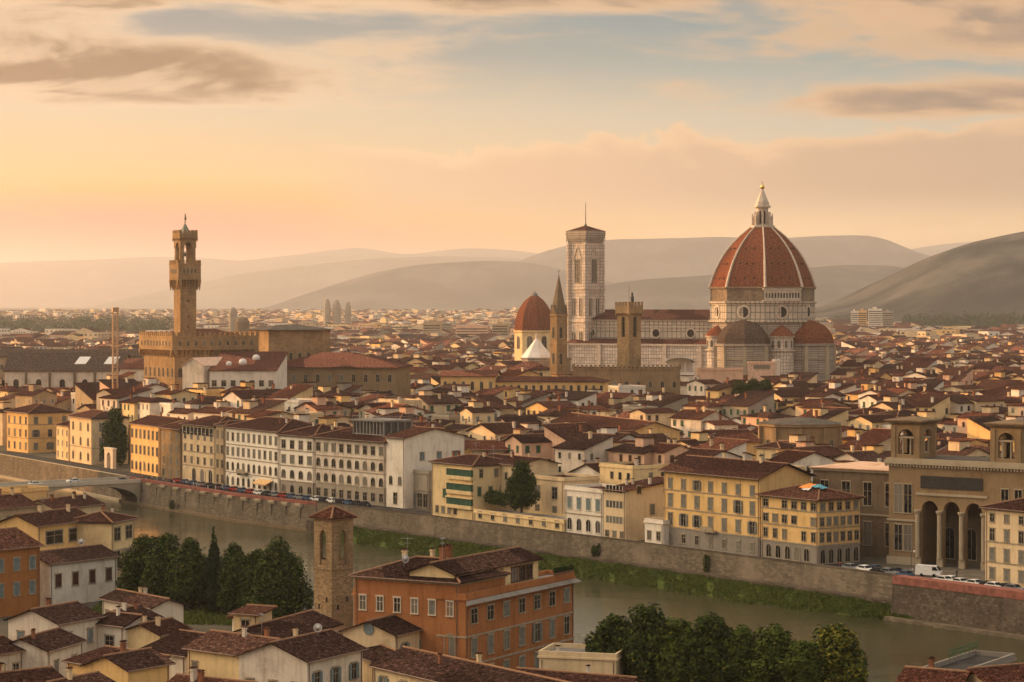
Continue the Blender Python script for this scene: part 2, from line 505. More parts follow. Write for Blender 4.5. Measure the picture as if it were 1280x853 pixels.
plain_mat('shutter_olive', (0.16, 0.15, 0.11), 0.7, 0.3)
plain_mat('awning_green', (0.03, 0.12, 0.06), 0.7, 0.3); plain_mat('awning_cream', (0.65, 0.42, 0.20), 0.8, 0.2)
plain_mat('asphalt', (0.055, 0.05, 0.046), 0.95, 0.1, 0.3, 0.4); plain_mat('paving', (0.14, 0.12, 0.095), 0.95, 0.1, 0.25, 0.3)
plain_mat('red_parapet', (0.25, 0.10, 0.075), 0.9, 0.1, 0.25, 0.8); plain_mat('crane_paint', (0.46, 0.29, 0.16), 0.6, 0.3, 0.1)
plain_mat('tarp_blue', (0.10, 0.30, 0.38), 0.7, 0.2); plain_mat('tarp_orange', (0.75, 0.28, 0.07), 0.7, 0.2)
plain_mat('pipe_copper', (0.20, 0.12, 0.08), 0.6, 0.4); plain_mat('bark', (0.09, 0.065, 0.045), 0.95, 0.1, 0.4, 3)
plain_mat('tyre', (0.015, 0.015, 0.015), 0.9, 0.2); plain_mat('lamp_glass', (0.6, 0.55, 0.5), 0.2, 0.5)
plain_mat('baptistery_roof', (0.66, 0.61, 0.55), 0.6, 0.3, 0.1, 0.2); plain_mat('scaffold_sheet', (0.62, 0.42, 0.30), 0.8, 0.2)
plain_mat('car_glass', (0.02, 0.022, 0.025), 0.75, 0.02); plain_mat('inscription', (0.05, 0.045, 0.04), 0.8, 0.2); plain_mat('loggia_green', (0.022, 0.075, 0.042), 0.6, 0.3); plain_mat('flat_grey', (0.22, 0.20, 0.18), 0.9, 0.2, 0.25, 0.5); plain_mat('white_paint', (0.7, 0.66, 0.6), 0.6, 0.3, 0.08)
for nm, c in (('car_white', (0.72, 0.70, 0.66)), ('car_black', (0.02, 0.02, 0.022)), ('car_silver', (0.20, 0.20, 0.20)), ('car_blue', (0.05, 0.09, 0.16)), ('car_red', (0.30, 0.03, 0.02))):
    m, N, b = mat(nm, 0.5, 0.12); b.inputs['Base Color'].default_value = c + (1,)
for nm, c in (('cloth_dark', (0.04, 0.04, 0.05)), ('cloth_pale', (0.5, 0.46, 0.42)), ('cloth_red', (0.35, 0.07, 0.05))): plain_mat(nm, c, 0.9, 0.1)
m, N, b = mat('glass', 0.18, 0.35)
nn = N.noise(posnode(N), 0.6, 2, 0.5)
oi = N.new('ShaderNodeObjectInfo')
N.l.new(N.mix(N.smooth(oi.outputs['Random'], 0.70, 0.98), N.mix(N.smooth(nn, 0.4, 0.65), (0.010, 0.009, 0.008), (0.036, 0.032, 0.028)), (0.20, 0.175, 0.14)), b.inputs['Base Color'])

def leaf_mat(name, a, c):
    m, N, b = mat(name, 0.8, 0.03)
    n = N.noise(posnode(N), 0.9, 3, 0.6)
    N.l.new(N.mix(N.smooth(n, 0.35, 0.65), a, c), b.inputs['Base Color'])
    b.inputs['Subsurface Weight'].default_value = 0.0
    return m
leaf_mat('leaf_dark', (0.016, 0.027, 0.007), (0.032, 0.046, 0.011))
leaf_mat('leaf_mid', (0.042, 0.062, 0.012), (0.080, 0.098, 0.018))
leaf_mat('leaf_olive', (0.11, 0.112, 0.018), (0.19, 0.165, 0.026))
leaf_mat('leaf_cypress', (0.016, 0.026, 0.011), (0.030, 0.042, 0.016))
leaf_mat('grass', (0.085, 0.110, 0.022), (0.120, 0.140, 0.030))
leaf_mat('far_leaf', (0.026, 0.042, 0.014), (0.048, 0.066, 0.020))

# ground: one material for the whole sheet, earth and paving in patches
m, N, b = mat('city_ground', 0.95, 0.0)
n1 = N.noise(posnode(N), 0.02, 5, 0.6); n2 = N.noise(posnode(N), 0.4, 4, 0.6)
cc = N.mix(N.smooth(n1, 0.4, 0.6), (0.13, 0.11, 0.085), (0.10, 0.085, 0.06))
N.l.new(N.mix(N.smooth(n2, 0.45, 0.7, 0, 0.6), cc, (0.07, 0.075, 0.035)), b.inputs['Base Color'])

# river: green-brown and slow, small ripples in patches
m, N, b = mat('river_water', 0.12, 0.30)
b.inputs['IOR'].default_value = 1.33
n1 = N.noise(posnode(N), 0.02, 4, 0.6)
N.l.new(N.mix(N.smooth(n1, 0.35, 0.65), (0.040, 0.040, 0.018), (0.058, 0.053, 0.024)), b.inputs['Base Color'])
mp = N.new('ShaderNodeMapping'); N.l.new(posnode(N), mp.inputs[0])
mp.inputs['Rotation'].default_value = (0, 0, -RIV_ROT); mp.inputs['Scale'].default_value = (0.55, 1.0, 1.0)
rip = N.noise(mp.outputs[0], 0.9, 5, 0.65)
patch = N.smooth(N.noise(mp.outputs[0], 0.022, 3, 0.6), 0.40, 0.66, 0.12, 1.0)
bp = N.new('ShaderNodeBump'); bp.inputs['Strength'].default_value = 0.32; bp.inputs['Distance'].default_value = 0.3
N.l.new(N.m('MULTIPLY', rip, patch), bp.inputs['Height'])
N.l.new(bp.outputs[0], b.inputs['Normal'])
N.l.new(N.smooth(N.noise(mp.outputs[0], 0.10, 4, 0.65), 0.36, 0.62, 0.03, 0.16), b.inputs['Roughness'])
N.l.new(N.m('ADD', N.m('MULTIPLY', rip, patch), N.m('MULTIPLY', N.noise(mp.outputs[0], 0.22, 3, 0.6), 0.7)), bp.inputs['Height'])

# wooded mountains
m, N, b = mat('mountain', 1.0, 0.0)
n1 = N.noise(posnode(N), 0.0021, 8, 0.70); n2 = N.noise(posnode(N), 0.010, 6, 0.72)
cc = N.mix(N.smooth(n1, 0.42, 0.62), (0.024, 0.026, 0.024), (0.095, 0.088, 0.076))
N.l.new(N.mix(N.smooth(n2, 0.5, 0.7, 0, 0.7), cc, (0.022, 0.028, 0.016)), b.inputs['Base Color'])
# ------------------------------------------------------------------ ground, river, mountains
def sweep_ground():
    pts = [WALL[0]]
    for a, b in zip(WALL, WALL[1:]):
        L = (b - a).length
        n = max(1, int(L / 45)) if L < 1000 else int(L / 300)
        pts += [a + (b - a) * (i / n) for i in range(1, n + 1)]
    near = [-112 - 22 * i for i in range(26, 0, -1)]
    rows = [(-3000, 'n')] + [(o, 'n') for o in near] + [(-112, 'n'), (-106.5, 'b'), (-0.3, 'b'), (-0.25, 'c')]
    far = [3, 30, 120, 400, 1000, 2000, 3000, 3600, 4400, 5200, 6000, 7000, 8000, 9000, 12000, 20000]
    rows += [(o, 'c') for o in far]
    mb = MB()
    for o, k in rows:
        for p in pts:
            o2 = o - 24 * sstep(p.x, 40, 80) if o <= -106 else o
            q = p + NR * o2
            z = near_z(q.x, q.y) if k == 'n' else (-9.5 if k == 'b' else ground_z(q.x, q.y))
            if k == 'n' and o > -115: z = -0.6
            mb.v.append((q.x, q.y, z))
    n = len(pts)
    for r in range(len(rows) - 1):
        for i in range(n - 1):
            a = r * n + i
            mb.f.append((a, a + 1, a + n + 1, a + n)); mb.m.append(0)
    o = mb.build('ground', MATS['city_ground'])
    tag(o, 'earth and paved ground of the city on both river banks', 'ground', kind='structure')
sweep_ground()

mb = MB()
a, b = WALL[0], WALL[-1]
outl = [p + NR * (-0.1) for p in WALL] + [p + NR * (-140) for p in reversed(WALL)]
mb.poly([(p.x, p.y, -7.0) for p in outl])
tag(mb.build('river_water', MATS['river_water']), 'slow brown green river between the embankments', 'river', kind='structure')

mb = MB()
for a, b in zip(WALL[1:], WALL[2:]):
    mb.poly([tuple(a + NR * 0.8)[:2] + (0.05,), tuple(b + NR * 0.8)[:2] + (0.05,), tuple(b + NR * 12)[:2] + (0.05,), tuple(a + NR * 12)[:2] + (0.05,)])
tag(mb.build('riverside_road', MATS['asphalt']), 'dark asphalt road along the top of the river wall', 'road', kind='structure')

def mountain(name, label, D, crest, front, back, seed):
    rr = random.Random(seed)
    xs = [c[0] for c in crest]; ys = [c[1] for c in crest]
    n = 260
    x0, x1 = xs[0], xs[-1]
    T = [-1, -.9, -.8, -.68, -.56, -.45, -.35, -.26, -.18, -.11, -.05, 0, .1, .25, .5, .8, 1]
    from mathutils import noise as mn
    mb = MB()
    for t in T:
        for i in range(n + 1):
            px = x0 + (x1 - x0) * i / n
            py = float(np.interp(px, xs, ys))
            # rounded interpolation of the crest
            py = (py * 2 + float(np.interp(px - 18, xs, ys)) + float(np.interp(px + 18, xs, ys))) / 4
            h = CAM_H - (py - HORIZON) * D / F
            y = D + (front if t < 0 else back) * t
            x = (px - 640) / F * D
            sh = 0.5 * (1 + math.cos(math.pi * abs(t) ** 0.85)) if t < 0 else 1 - 0.8 * t * t
            nz = mn.fractal(Vector((x / 900 + seed, y / 900, 0)), 0.9, 2.1, 6) * 0.5
            z = h * sh * (1 + 0.55 * nz * (1 if t < -0.06 else 0)) + nz * 8 * min(1, h / 100)
            if t < -0.03: z = min(z, h * 0.93)
            mb.v.append((x, y, max(z, -40) if abs(t) < 1 else -60))
    for r in range(len(T) - 1):
        for i in range(n):
            a = r * (n + 1) + i
            mb.f.append((a, a + 1, a + n + 2, a + n + 1)); mb.m.append(0)
    o = mb.build(name, MATS['mountain'], smooth=True)
    tag(o, label, 'hills', kind='structure')
mountain('far_mountains', 'faintest hazy mountain range on the horizon', 31000,
         [(-260, 332), (-100, 330), (0, 329), (60, 326), (120, 325), (185, 321), (215, 321), (255, 322), (300, 327), (330, 323), (390, 316), (452, 308.5), (484, 316), (512, 319), (560, 312), (588, 310), (640, 313), (700, 320), (820, 330), (1000, 330), (1100, 320), (1130, 313), (1180, 305), (1220, 302), (1280, 299), (1400, 292), (1560, 300)], 4500, 3000, 1)
mountain('middle_mountains', 'second hazy range behind the long dark ridge', 24500,
         [(120, 384), (210, 362), (310, 341), (400, 330), (470, 323), (560, 320), (640, 323), (760, 335), (900, 345)], 2600, 2000, 2)
mountain('high_ridge', 'broad mountain ridge behind the cathedral', 19000,
         [(500, 388), (560, 366), (620, 340), (660, 321), (705, 307), (760, 299.5), (850, 298), (905, 296), (960, 299), (1020, 295), (1085, 294), (1112, 300), (1145, 316), (1190, 326), (1250, 345), (1330, 372), (1380, 388)], 2600, 2800, 3)
mountain('long_ridge', 'long rounded wooded ridge between the two towers', 15500,
         [(300, 392), (335, 384), (375, 370), (430, 352), (475, 339), (520, 331.5), (560, 328.5), (620, 325.5), (670, 329), (720, 341), (770, 355), (830, 370), (900, 388)], 1900, 2200, 4)
mountain('lower_hills', 'low wooded hills behind the dome', 11800,
         [(640, 390), (700, 376), (755, 356), (800, 349), (860, 346), (930, 341), (1000, 336), (1060, 331), (1120, 333), (1180, 345), (1260, 360), (1380, 388)], 1000, 1200, 5)
mountain('near_hill', 'dark hillside rising at the edge of the city', 5600,
         [(1000, 395), (1040, 389), (1085, 374), (1115, 357), (1145, 339), (1180, 320), (1215, 304), (1250, 295), (1285, 289), (1340, 278), (1450, 270), (1600, 280)], 1300, 1500, 6)

# ------------------------------------------------------------------ building pieces
def face_fn(side, w, d):
    """(a along the face, height b, out c) -> local point, for the four sides of a w x d block"""
    if side == 'f': return lambda a, b, c=0.0: (a, -c, b)
    if side == 'r': return lambda a, b, c=0.0: (w + c, a, b)
    if side == 'b': return lambda a, b, c=0.0: (w - a, d + c, b)
    return lambda a, b, c=0.0: (-c, d - a, b)
SIDE_ROT = {'f': 0.0, 'r': math.pi / 2, 'b': math.pi, 'l': -math.pi / 2}

def arch_pts(x0, x1, spring, pointed, n=8):
    xm, r = (x0 + x1) / 2, (x1 - x0) / 2
    out = []
    for i in range(n + 1):
        t = i / n
        if pointed:
            if t <= 0.5:
                a = math.pi - t * 2 * math.radians(64)
                out.append((x0 + 2 * r * 0.89 + 2 * r * 0.89 * math.cos(a), spring + 2 * r * 0.89 * math.sin(a)))
            else:
                a = (1 - t) * 2 * math.radians(64)
                out.append((x1 - 2 * r * 0.89 + 2 * r * 0.89 * math.cos(a), spring + 2 * r * 0.89 * math.sin(a)))
        else:
            a = math.pi * (1 - t)
            out.append((xm + r * math.cos(a), spring + r * math.sin(a)))
    if pointed:
        k = n // 2
        out[k] = (xm, max(out[k - 1][1], out[k + 1][1]) + r * 0.12)
    return out

def arch_wall(mb, fn, a0, a1, b0, b1, holes, depth, mt=0, mr=None):
    """a stretch of wall with real arched openings; holes = (x0, x1, sill, spring, pointed)"""
    mr = mt if mr is None else mr
    q = lambda p0, p1, p2, p3, m=mt: mb.poly([fn(*p0), fn(*p1), fn(*p2), fn(*p3)], m)
    x = a0
    for (h0, h1, sill, spring, pointed) in sorted(holes):
        q((x, b0), (h0, b0), (h0, b1), (x, b1))
        if sill > b0: q((h0, b0), (h1, b0), (h1, sill), (h0, sill))
        ar = arch_pts(h0, h1, spring, pointed)
        for p, r in zip(ar, ar[1:]):
            q(p, r, (r[0], b1), (p[0], b1))
        loop = [(h0, sill)] + ar + [(h1, sill)]
        for p, r in zip(loop, loop[1:]):
            mb.poly([fn(p[0], p[1], 0), fn(r[0], r[1], 0), fn(r[0], r[1], -depth), fn(p[0], p[1], -depth)], mr)
        mb.poly([fn(h0, sill, 0), fn(h1, sill, 0), fn(h1, sill, -depth), fn(h0, sill, -depth)], mr)
        x = h1
    q((x, b0), (a1, b0), (a1, b1), (x, b1))

def roof_geo(mb, w, d, h, kind, p, o, mr=0, cap=None):
    """tiled roof over [0,w]x[0,d]; closed slab with eaves; kind hip / gable_x / gable_y / shed"""
    x0, x1, y0, y1 = -o, w + o, -o, d + o
    t = 0.2; zE = h + 0.02
    if kind == 'gable_y':
        half = (x1 - x0) / 2; xm = (x0 + x1) / 2; zr = zE + half * p
        T = [(x0, y0, zE), (x1, y0, zE), (x1, y1, zE), (x0, y1, zE), (xm, y0, zr), (xm, y1, zr)]
        top = [(0, 4, 5, 3), (1, 2, 5, 4)]
        rim = [(0, 4), (4, 1), (1, 2), (2, 5), (5, 3), (3, 0)]; ridge = [(4, 5)]
    elif kind == 'gable_x':
        half = (y1 - y0) / 2; ym = (y0 + y1) / 2; zr = zE + half * p
        T = [(x0, y0, zE), (x1, y0, zE), (x1, y1, zE), (x0, y1, zE), (x0, ym, zr), (x1, ym, zr)]
        top = [(0, 1, 5, 4), (2, 3, 4, 5)]
        rim = [(0, 1), (1, 5), (5, 2), (2, 3), (3, 4), (4, 0)]; ridge = [(4, 5)]
    elif kind == 'shed':
        zr = zE + (y1 - y0) * p
        T = [(x0, y0, zE), (x1, y0, zE), (x1, y1, zr), (x0, y1, zr)]
        top = [(0, 1, 2, 3)]; rim = [(0, 1), (1, 2), (2, 3), (3, 0)]; ridge = [(2, 3)]
    else:
        if w >= d:
            i = (y1 - y0) / 2; ym = (y0 + y1) / 2; zr = zE + i * p
            R0, R1 = (x0 + i, ym, zr), (x1 - i, ym, zr)
            top = [(0, 1, 5, 4), (1, 2, 5), (2, 3, 4, 5), (3, 0, 4)]
        else:
            i = (x1 - x0) / 2; xm = (x0 + x1) / 2; zr = zE + i * p
            R0, R1 = (xm, y0 + i, zr), (xm, y1 - i, zr)
            top = [(0, 1, 4), (1, 2, 5, 4), (2, 3, 5), (3, 0, 4, 5)]
        T = [(x0, y0, zE), (x1, y0, zE), (x1, y1, zE), (x0, y1, zE), R0, R1]
        rim = [(0, 1), (1, 2), (2, 3), (3, 0)]; ridge = [(4, 5), (0, 4), (3, 4) if w >= d else (1, 4), (1, 5) if w >= d else (3, 5), (2, 5)]
    n = len(T)
    ps = T + [(a, b, c - t) for a, b, c in T]
    fs = list(top) + [tuple(n + i for i in reversed(f)) for f in top] + [(b, a, n + a, n + b) for a, b in rim]
    mb.faces(ps, fs, mr)
    if cap is not None:
        for a, b in ridge:
            if Vector(T[a]) != Vector(T[b]):
                mb.beam(T[a], T[b], 0.17, cap, 6)

def wall_geo(mb, w, d, h, kind, p, z0=-1.0, mw=0):
    mb.box(0, 0, z0, w, d, h, mw)
    if kind == 'gable_x':
        r = h + d / 2 * p
        for x in (0, w): mb.faces([(x, 0, h), (x, d, h), (x, d / 2, r)], [(0, 1, 2) if x else (1, 0, 2)], mw)
    elif kind == 'gable_y':
        r = h + w / 2 * p
        for y in (0, d): mb.faces([(0, y, h), (w, y, h), (w / 2, y, r)], [(0, 1, 2) if y == 0 else (1, 0, 2)], mw)
    elif kind == 'shed':
        r = h + d * p
        for x in (0, w): mb.faces([(x, 0, h), (x, d, h), (x, d, r)], [(0, 1, 2) if x else (1, 0, 2)], mw)
        mb.faces([(0, d, h), (w, d, h), (w, d, r), (0, d, r)], [(1, 0, 3, 2)], mw)

WIN = {}
def win_meshes(kind, w, h, frame, shut):
    """shared window meshes: origin at the middle of the sill, facing -Y"""
    key = (kind, round(w, 2), round(h, 2), frame, shut)
    if key in WIN: return WIN[key]
    fr, pn, sh = MB(), MB(), MB()
    t, e = 0.15, 0.10
    hw = w / 2
    if kind in ('arch', 'gothic'):
        spring = h - hw * (1.0 if kind == 'arch' else 1.3)
        outer = [(-hw - t, 0)] + [(x * (hw + t) / hw, spring + (z - spring) * (hw + t) / hw) for x, z in arch_pts(-hw, hw, spring, kind == 'gothic')] + [(hw + t, 0)]
        inner = [(-hw, 0)] + arch_pts(-hw, hw, spring, kind == 'gothic') + [(hw, 0)]
        for i in range(len(outer) - 1):
            o0, o1, i0, i1 = outer[i], outer[i + 1], inner[i], inner[i + 1]
            fr.poly([(o0[0], -e, o0[1]), (i0[0], -e, i0[1]), (i1[0], -e, i1[1]), (o1[0], -e, o1[1])])
            fr.poly([(o0[0], 0.05, o0[1]), (o0[0], -e, o0[1]), (o1[0], -e, o1[1]), (o1[0], 0.05, o1[1])])
            fr.poly([(i0[0], -e, i0[1]), (i0[0], 0.05, i0[1]), (i1[0], 0.05, i1[1]), (i1[0], -e, i1[1])])
        pn.poly([(x, -0.02, z) for x, z in inner])
        fr.box(-0.04, -0.055, 0, 0.04, -0.021, h - 0.05)
        fr.box(-hw - t - 0.1, -0.2, -0.2, hw + t + 0.1, 0.05, 0.0)
    else:
        fr.box(-hw - t, -e, 0, -hw, 0.05, h); fr.box(hw, -e, 0, hw + t, 0.05, h)
        fr.box(-hw - t - 0.06, -e - 0.08, h, hw + t + 0.06, 0.05, h + 0.22)
        fr.box(-hw - t - 0.06, -e - 0.10, -0.16, hw + t + 0.06, 0.05, 0.0)
        pn.poly([(-hw, -0.02, 0), (hw, -0.02, 0), (hw, -0.02, h), (-hw, -0.02, h)])
        if kind != 'closed':
            fr.box(-0.045, -0.06, 0.001, 0.045, -0.021, h - 0.001)
            fr.box(-hw + 0.001, -0.058, h * 0.62, hw - 0.001, -0.022, h * 0.62 + 0.07)
    shl = []
    if kind == 'closed':
        for s in (-1, 1):
            sh = MB(); shl.append(sh)
            x0, x1 = (0.02, hw - 0.005) if s > 0 else (-hw + 0.005, -0.02)
            sh.box(x0, -0.08, 0.02, x1, -0.03, h - 0.02)
            for k in range(1, int(h / 0.3)):
                sh.box(x0 + 0.08, -0.1, k * 0.3, x1 - 0.08, -0.081, k * 0.3 + 0.12)
    elif kind == 'open':
        for s in (-1, 1):
            sh = MB(); shl.append(sh)
            x0 = s * (hw + 0.02); x1 = s * (hw + 0.02 + hw)
            sh.box(min(x0, x1), -0.17, 0.0, max(x0, x1), -0.105, h - 0.02)
            for k in range(1, int(h / 0.3)):
                sh.box(min(x0, x1) + 0.08, -0.19, k * 0.3, max(x0, x1) - 0.08, -0.171, k * 0.3 + 0.12)
    r = (fr.mesh('window', [MATS[frame]]), pn.mesh('pane', [MATS['glass']]), [q.mesh('shutter', [MATS[shut]]) for q in shl])
    WIN[key] = r
    return r

def put_window(parent, p, rot, kind, w, h, frame='frame_stone', shut='shutter_grey', name='window'):
    fr, pn, sh = win_meshes(kind, w, h, frame, shut)
    o = link(name, fr, parent, p, rot)
    link('pane', pn, o)
    for q in sh: link('shutter', q, o)
    return o

def window_row(parent, side, w, d, z, n, kind, ww, wh, x0=None, x1=None, frame='frame_stone', shut='shutter_grey', skip=()):
    fn = face_fn(side, w, d)
    L = w if side in 'fb' else d
    x0 = 0.0 if x0 is None else x0; x1 = L if x1 is None else x1
    step = (x1 - x0) / n
    for i in range(n):
        if i in skip: continue
        k = kind
        if kind == 'plain' and ww < 2.3 and rng.random() < 0.16: k = 'closed'
        if kind == 'mix': k = rng.choice(['closed', 'closed', 'plain', 'open' if step > 2.2 * ww else 'plain'])
        if kind == 'semi': k = rng.choice(['closed', 'plain', 'closed'])
        put_window(parent, fn(x0 + step * (i + 0.5), z, 0.0), SIDE_ROT[side], k, ww, wh, frame, shut)

def chimney_mesh(kind=0):
    mb = MB()
    mb.box(-0.4, -0.3, -1.2, 0.4, 0.3, 1.2, 0)
    mb.box(-0.52, -0.42, 1.2, 0.52, 0.42, 1.34, 0)
    for s in (-1, 1): mb.box(s * 0.3 - 0.08, -0.25, 1.34, s * 0.3 + 0.08, 0.25, 1.62, 0)
    roof = [(-0.6, -0.45, 1.62), (0.6, -0.45, 1.62), (0.6, 0.45, 1.62), (-0.6, 0.45, 1.62), (-0.6, 0, 1.86), (0.6, 0, 1.86)]
    mb.faces(roof, [(0, 1, 5, 4), (2, 3, 4, 5), (0, 4, 3), (1, 2, 5), (3, 2, 1, 0)], 1)
    return mb.mesh('chimney', [MATS[('cream', 'brick_red', 'dirty_white')[kind]], MATS['roof']])
CHIM = [chimney_mesh(0), chimney_mesh(1), chimney_mesh(2)]
def antenna_mesh():
    mb = MB()
    mb.beam((0, 0, -1), (0, 0, 3.2), 0.04, 0, 4)
    mb.beam((-0.9, 0, 3.0), (0.9, 0, 3.0), 0.03, 0, 4)
    for k in range(7): mb.beam((-0.85 + k * 0.28, -0.35, 3.0), (-0.85 + k * 0.28, 0.35, 3.0), 0.02, 0, 4)
    mb.beam((-0.5, 0, 2.3), (0.5, 0, 2.3), 0.03, 0, 4)
    for k in range(4): mb.beam((-0.45 + k * 0.3, -0.3, 2.3), (-0.45 + k * 0.3, 0.3, 2.3), 0.02, 0, 4)
    return mb.mesh('antenna', [MATS['steel']])
ANT = antenna_mesh()
def dish_mesh():
    mb = MB()
    n = 14
    rings = [(0.05, 0.0), (0.25, 0.03), (0.45, 0.10), (0.6, 0.2)]
    mb.ring(n, rings, mat=0, cap=False)
    mb.ring(n, [(r, z - 0.04) for r, z in rings], mat=0, cap=True)
    mb.v = [(x, -z - 0.25, y + 0.9) for x, y, z in mb.v]
    mb.beam((0, 0, -0.6), (0, -0.1, 0.95), 0.05, 1); mb.beam((0, -0.3, 0.5), (0, -0.75, 0.9), 0.025, 1)
    return mb.mesh('satellite_dish', [MATS['white_paint'], MATS['steel']], True)
DISH = dish_mesh()

def roof_z(w, d, h, kind, p, o, x, y):
    zE = h + 0.02
    if kind == 'gable_x': return zE + (min(y, d - y) + o) * p
    if kind == 'gable_y': return zE + (min(x, w - x) + o) * p
    if kind == 'shed': return zE + (y + o) * p
    if kind == 'hip': return zE + (min(x, w - x, y, d - y) + o) * p
    return h

HAND = []        # footprints of everything placed by hand: (origin, rotation, w, d, h)
def building(name, label, cat, P0, rot, w, d, h, kind='hip', p=0.32, wall='cream', roof='roof', o=0.7, rows=(), courses=(), base=None,
             chim=0, ant=0, dish=0, cap=True, group=None, z0=-1.0, extra=None):
    root = thing(name, label, cat, (P0[0], P0[1], 0.0), rot, group)
    HAND.append((Vector((P0[0], P0[1], 0)), rot, w, d, h))
    mb = MB(); wall_geo(mb, w, d, h if kind != 'flat' else h, kind, p, z0)
    if base:
        mb.box(-0.012, -0.012, z0, w + 0.012, d + 0.012, base[0], 1)
        mb.box(-0.12, -0.12, base[0], w + 0.12, d + 0.12, base[0] + 0.3, 2)
    for z in courses:
        mb.box(-0.12, -0.12, z, w + 0.12, d + 0.12, z + 0.26, 2)
    mb.build('wall', [MATS[wall], MATS[base[1] if base else wall], MATS['frame_stone']], root)
    mb = MB()
    if kind == 'flat':
        mb.box(-0.25, -0.25, h, w + 0.25, d + 0.25, h + 0.25, 1)
        mb.box(-0.1, -0.1, h + 0.25, w + 0.1, 0.2, h + 0.95, 1); mb.box(-0.1, d - 0.2, h + 0.25, w + 0.1, d + 0.1, h + 0.95, 1)
        mb.box(-0.1, 0.2, h + 0.25, 0.2, d - 0.2, h + 0.95, 1); mb.box(w - 0.2, 0.2, h + 0.25, w + 0.1, d - 0.2, h + 0.95, 1)
        mb.box(0.2, 0.2, h + 0.25, w - 0.2, d - 0.2, h + 0.3, 0)
        rf = mb.build('roof', [MATS[roof], MATS[wall]], root)
    else:
        roof_geo(mb, w, d, h, kind, p, o, 0, 1 if cap else None)
        # eaves cornice under the tiles
        if kind == 'hip': mb.box(-0.22, -0.22, h - 0.45, w + 0.22, d + 0.22, h - 0.21, 2)
        rf = mb.build('roof', [MATS[roof], MATS['ridge_mortar'], MATS['frame_stone']], root)
    if h < 19.5 and w < 45 and cat != 'church':
        mb = MB(); mb.beam((w - 0.35, -0.09, z0), (w - 0.35, -0.09, h - 0.3), 0.07, 0, 6)
        if w > 9: mb.beam((0.4, -0.09, z0), (0.4, -0.09, h - 0.3), 0.06, 0, 6)
        mb.build('drainpipe', [MATS['pipe_copper']], root)
        if kind in ('hip', 'gable_x', 'shed'):
            mb = MB(); mb.beam((-o, -o - 0.07, h - 0.1), (w + o, -o - 0.07, h - 0.1), 0.10, 0, 6); mb.build('gutter', [MATS['pipe_copper']], rf)
    for r in rows:
        r = dict(r); side = r.pop('side', 'f')
        window_row(root, side, w, d, **r)
    rr = random.Random(hash(label) % 1000 if False else sum(map(ord, label)))
    for i in range(chim):
        x, y = rr.uniform(0.15, 0.85) * w, rr.uniform(0.3, 0.7) * d
        c_ = link('chimney', CHIM[rr.randrange(3)], rf, (x, y, roof_z(w, d, h, kind, p, o, x, y) + 0.2), rr.choice([0, math.pi / 2])); q_ = rr.uniform(0.6, 0.85); c_.scale = (q_, q_, q_)
    for i in range(ant):
        x, y = rr.uniform(0.15, 0.85) * w, rr.uniform(0.3, 0.7) * d
        link('antenna', ANT, rf, (x, y, roof_z(w, d, h, kind, p, o, x, y) + 0.3), rr.uniform(0, 3))
    for i in range(dish):
        x, y = rr.uniform(0.2, 0.8) * w, rr.uniform(0.2, 0.5) * d
        link('satellite_dish', DISH, rf, (x, y, roof_z(w, d, h, kind, p, o, x, y) + 0.3), -rot + rr.uniform(-0.6, 0.6))
    return root, rf

def by_eave(x0, y0, x1, y1, h):
    """front wall given by the two ends of its eaves line in the photograph and its height"""
    a, b = W(x0, y0, h), W(x1, y1, h)
    v = b - a
    return Vector((a.x, a.y, 0)), math.atan2(v.y, v.x), math.hypot(v.x, v.y)

def by_river(x0, x1, setback):
    a, b = on_front(x0, setback), on_front(x1, setback)
    v = b - a
    return a, math.atan2(v.y, v.x), math.hypot(v.x, v.y)
# ------------------------------------------------------------------ the great landmarks
def oculus_mesh(r):
    mb = MB(); n = 20
    c = lambda rr, y: [(rr * math.cos(2 * math.pi * i / n), y, rr * math.sin(2 * math.pi * i / n)) for i in range(n)]
    A, B, Cc = c(r * 1.35, -0.25), c(r, -0.35), c(r, 0.0)
    D0 = c(r * 1.35, 0.1)
    for i in range(n):
        j = (i + 1) % n
        mb.poly([D0[i], D0[j], A[j], A[i]]); mb.poly([A[i], A[j], B[j], B[i]]); mb.poly([B[i], B[j], Cc[j], Cc[i]])
    mb.poly([(p[0], -0.02, p[2]) for p in reversed(Cc)], 1)
    return mb.mesh('oculus', [MATS['white_marble'], MATS['dark_opening']])
def adir(a): return Vector((math.sin(R(a)), -math.cos(R(a)), 0))

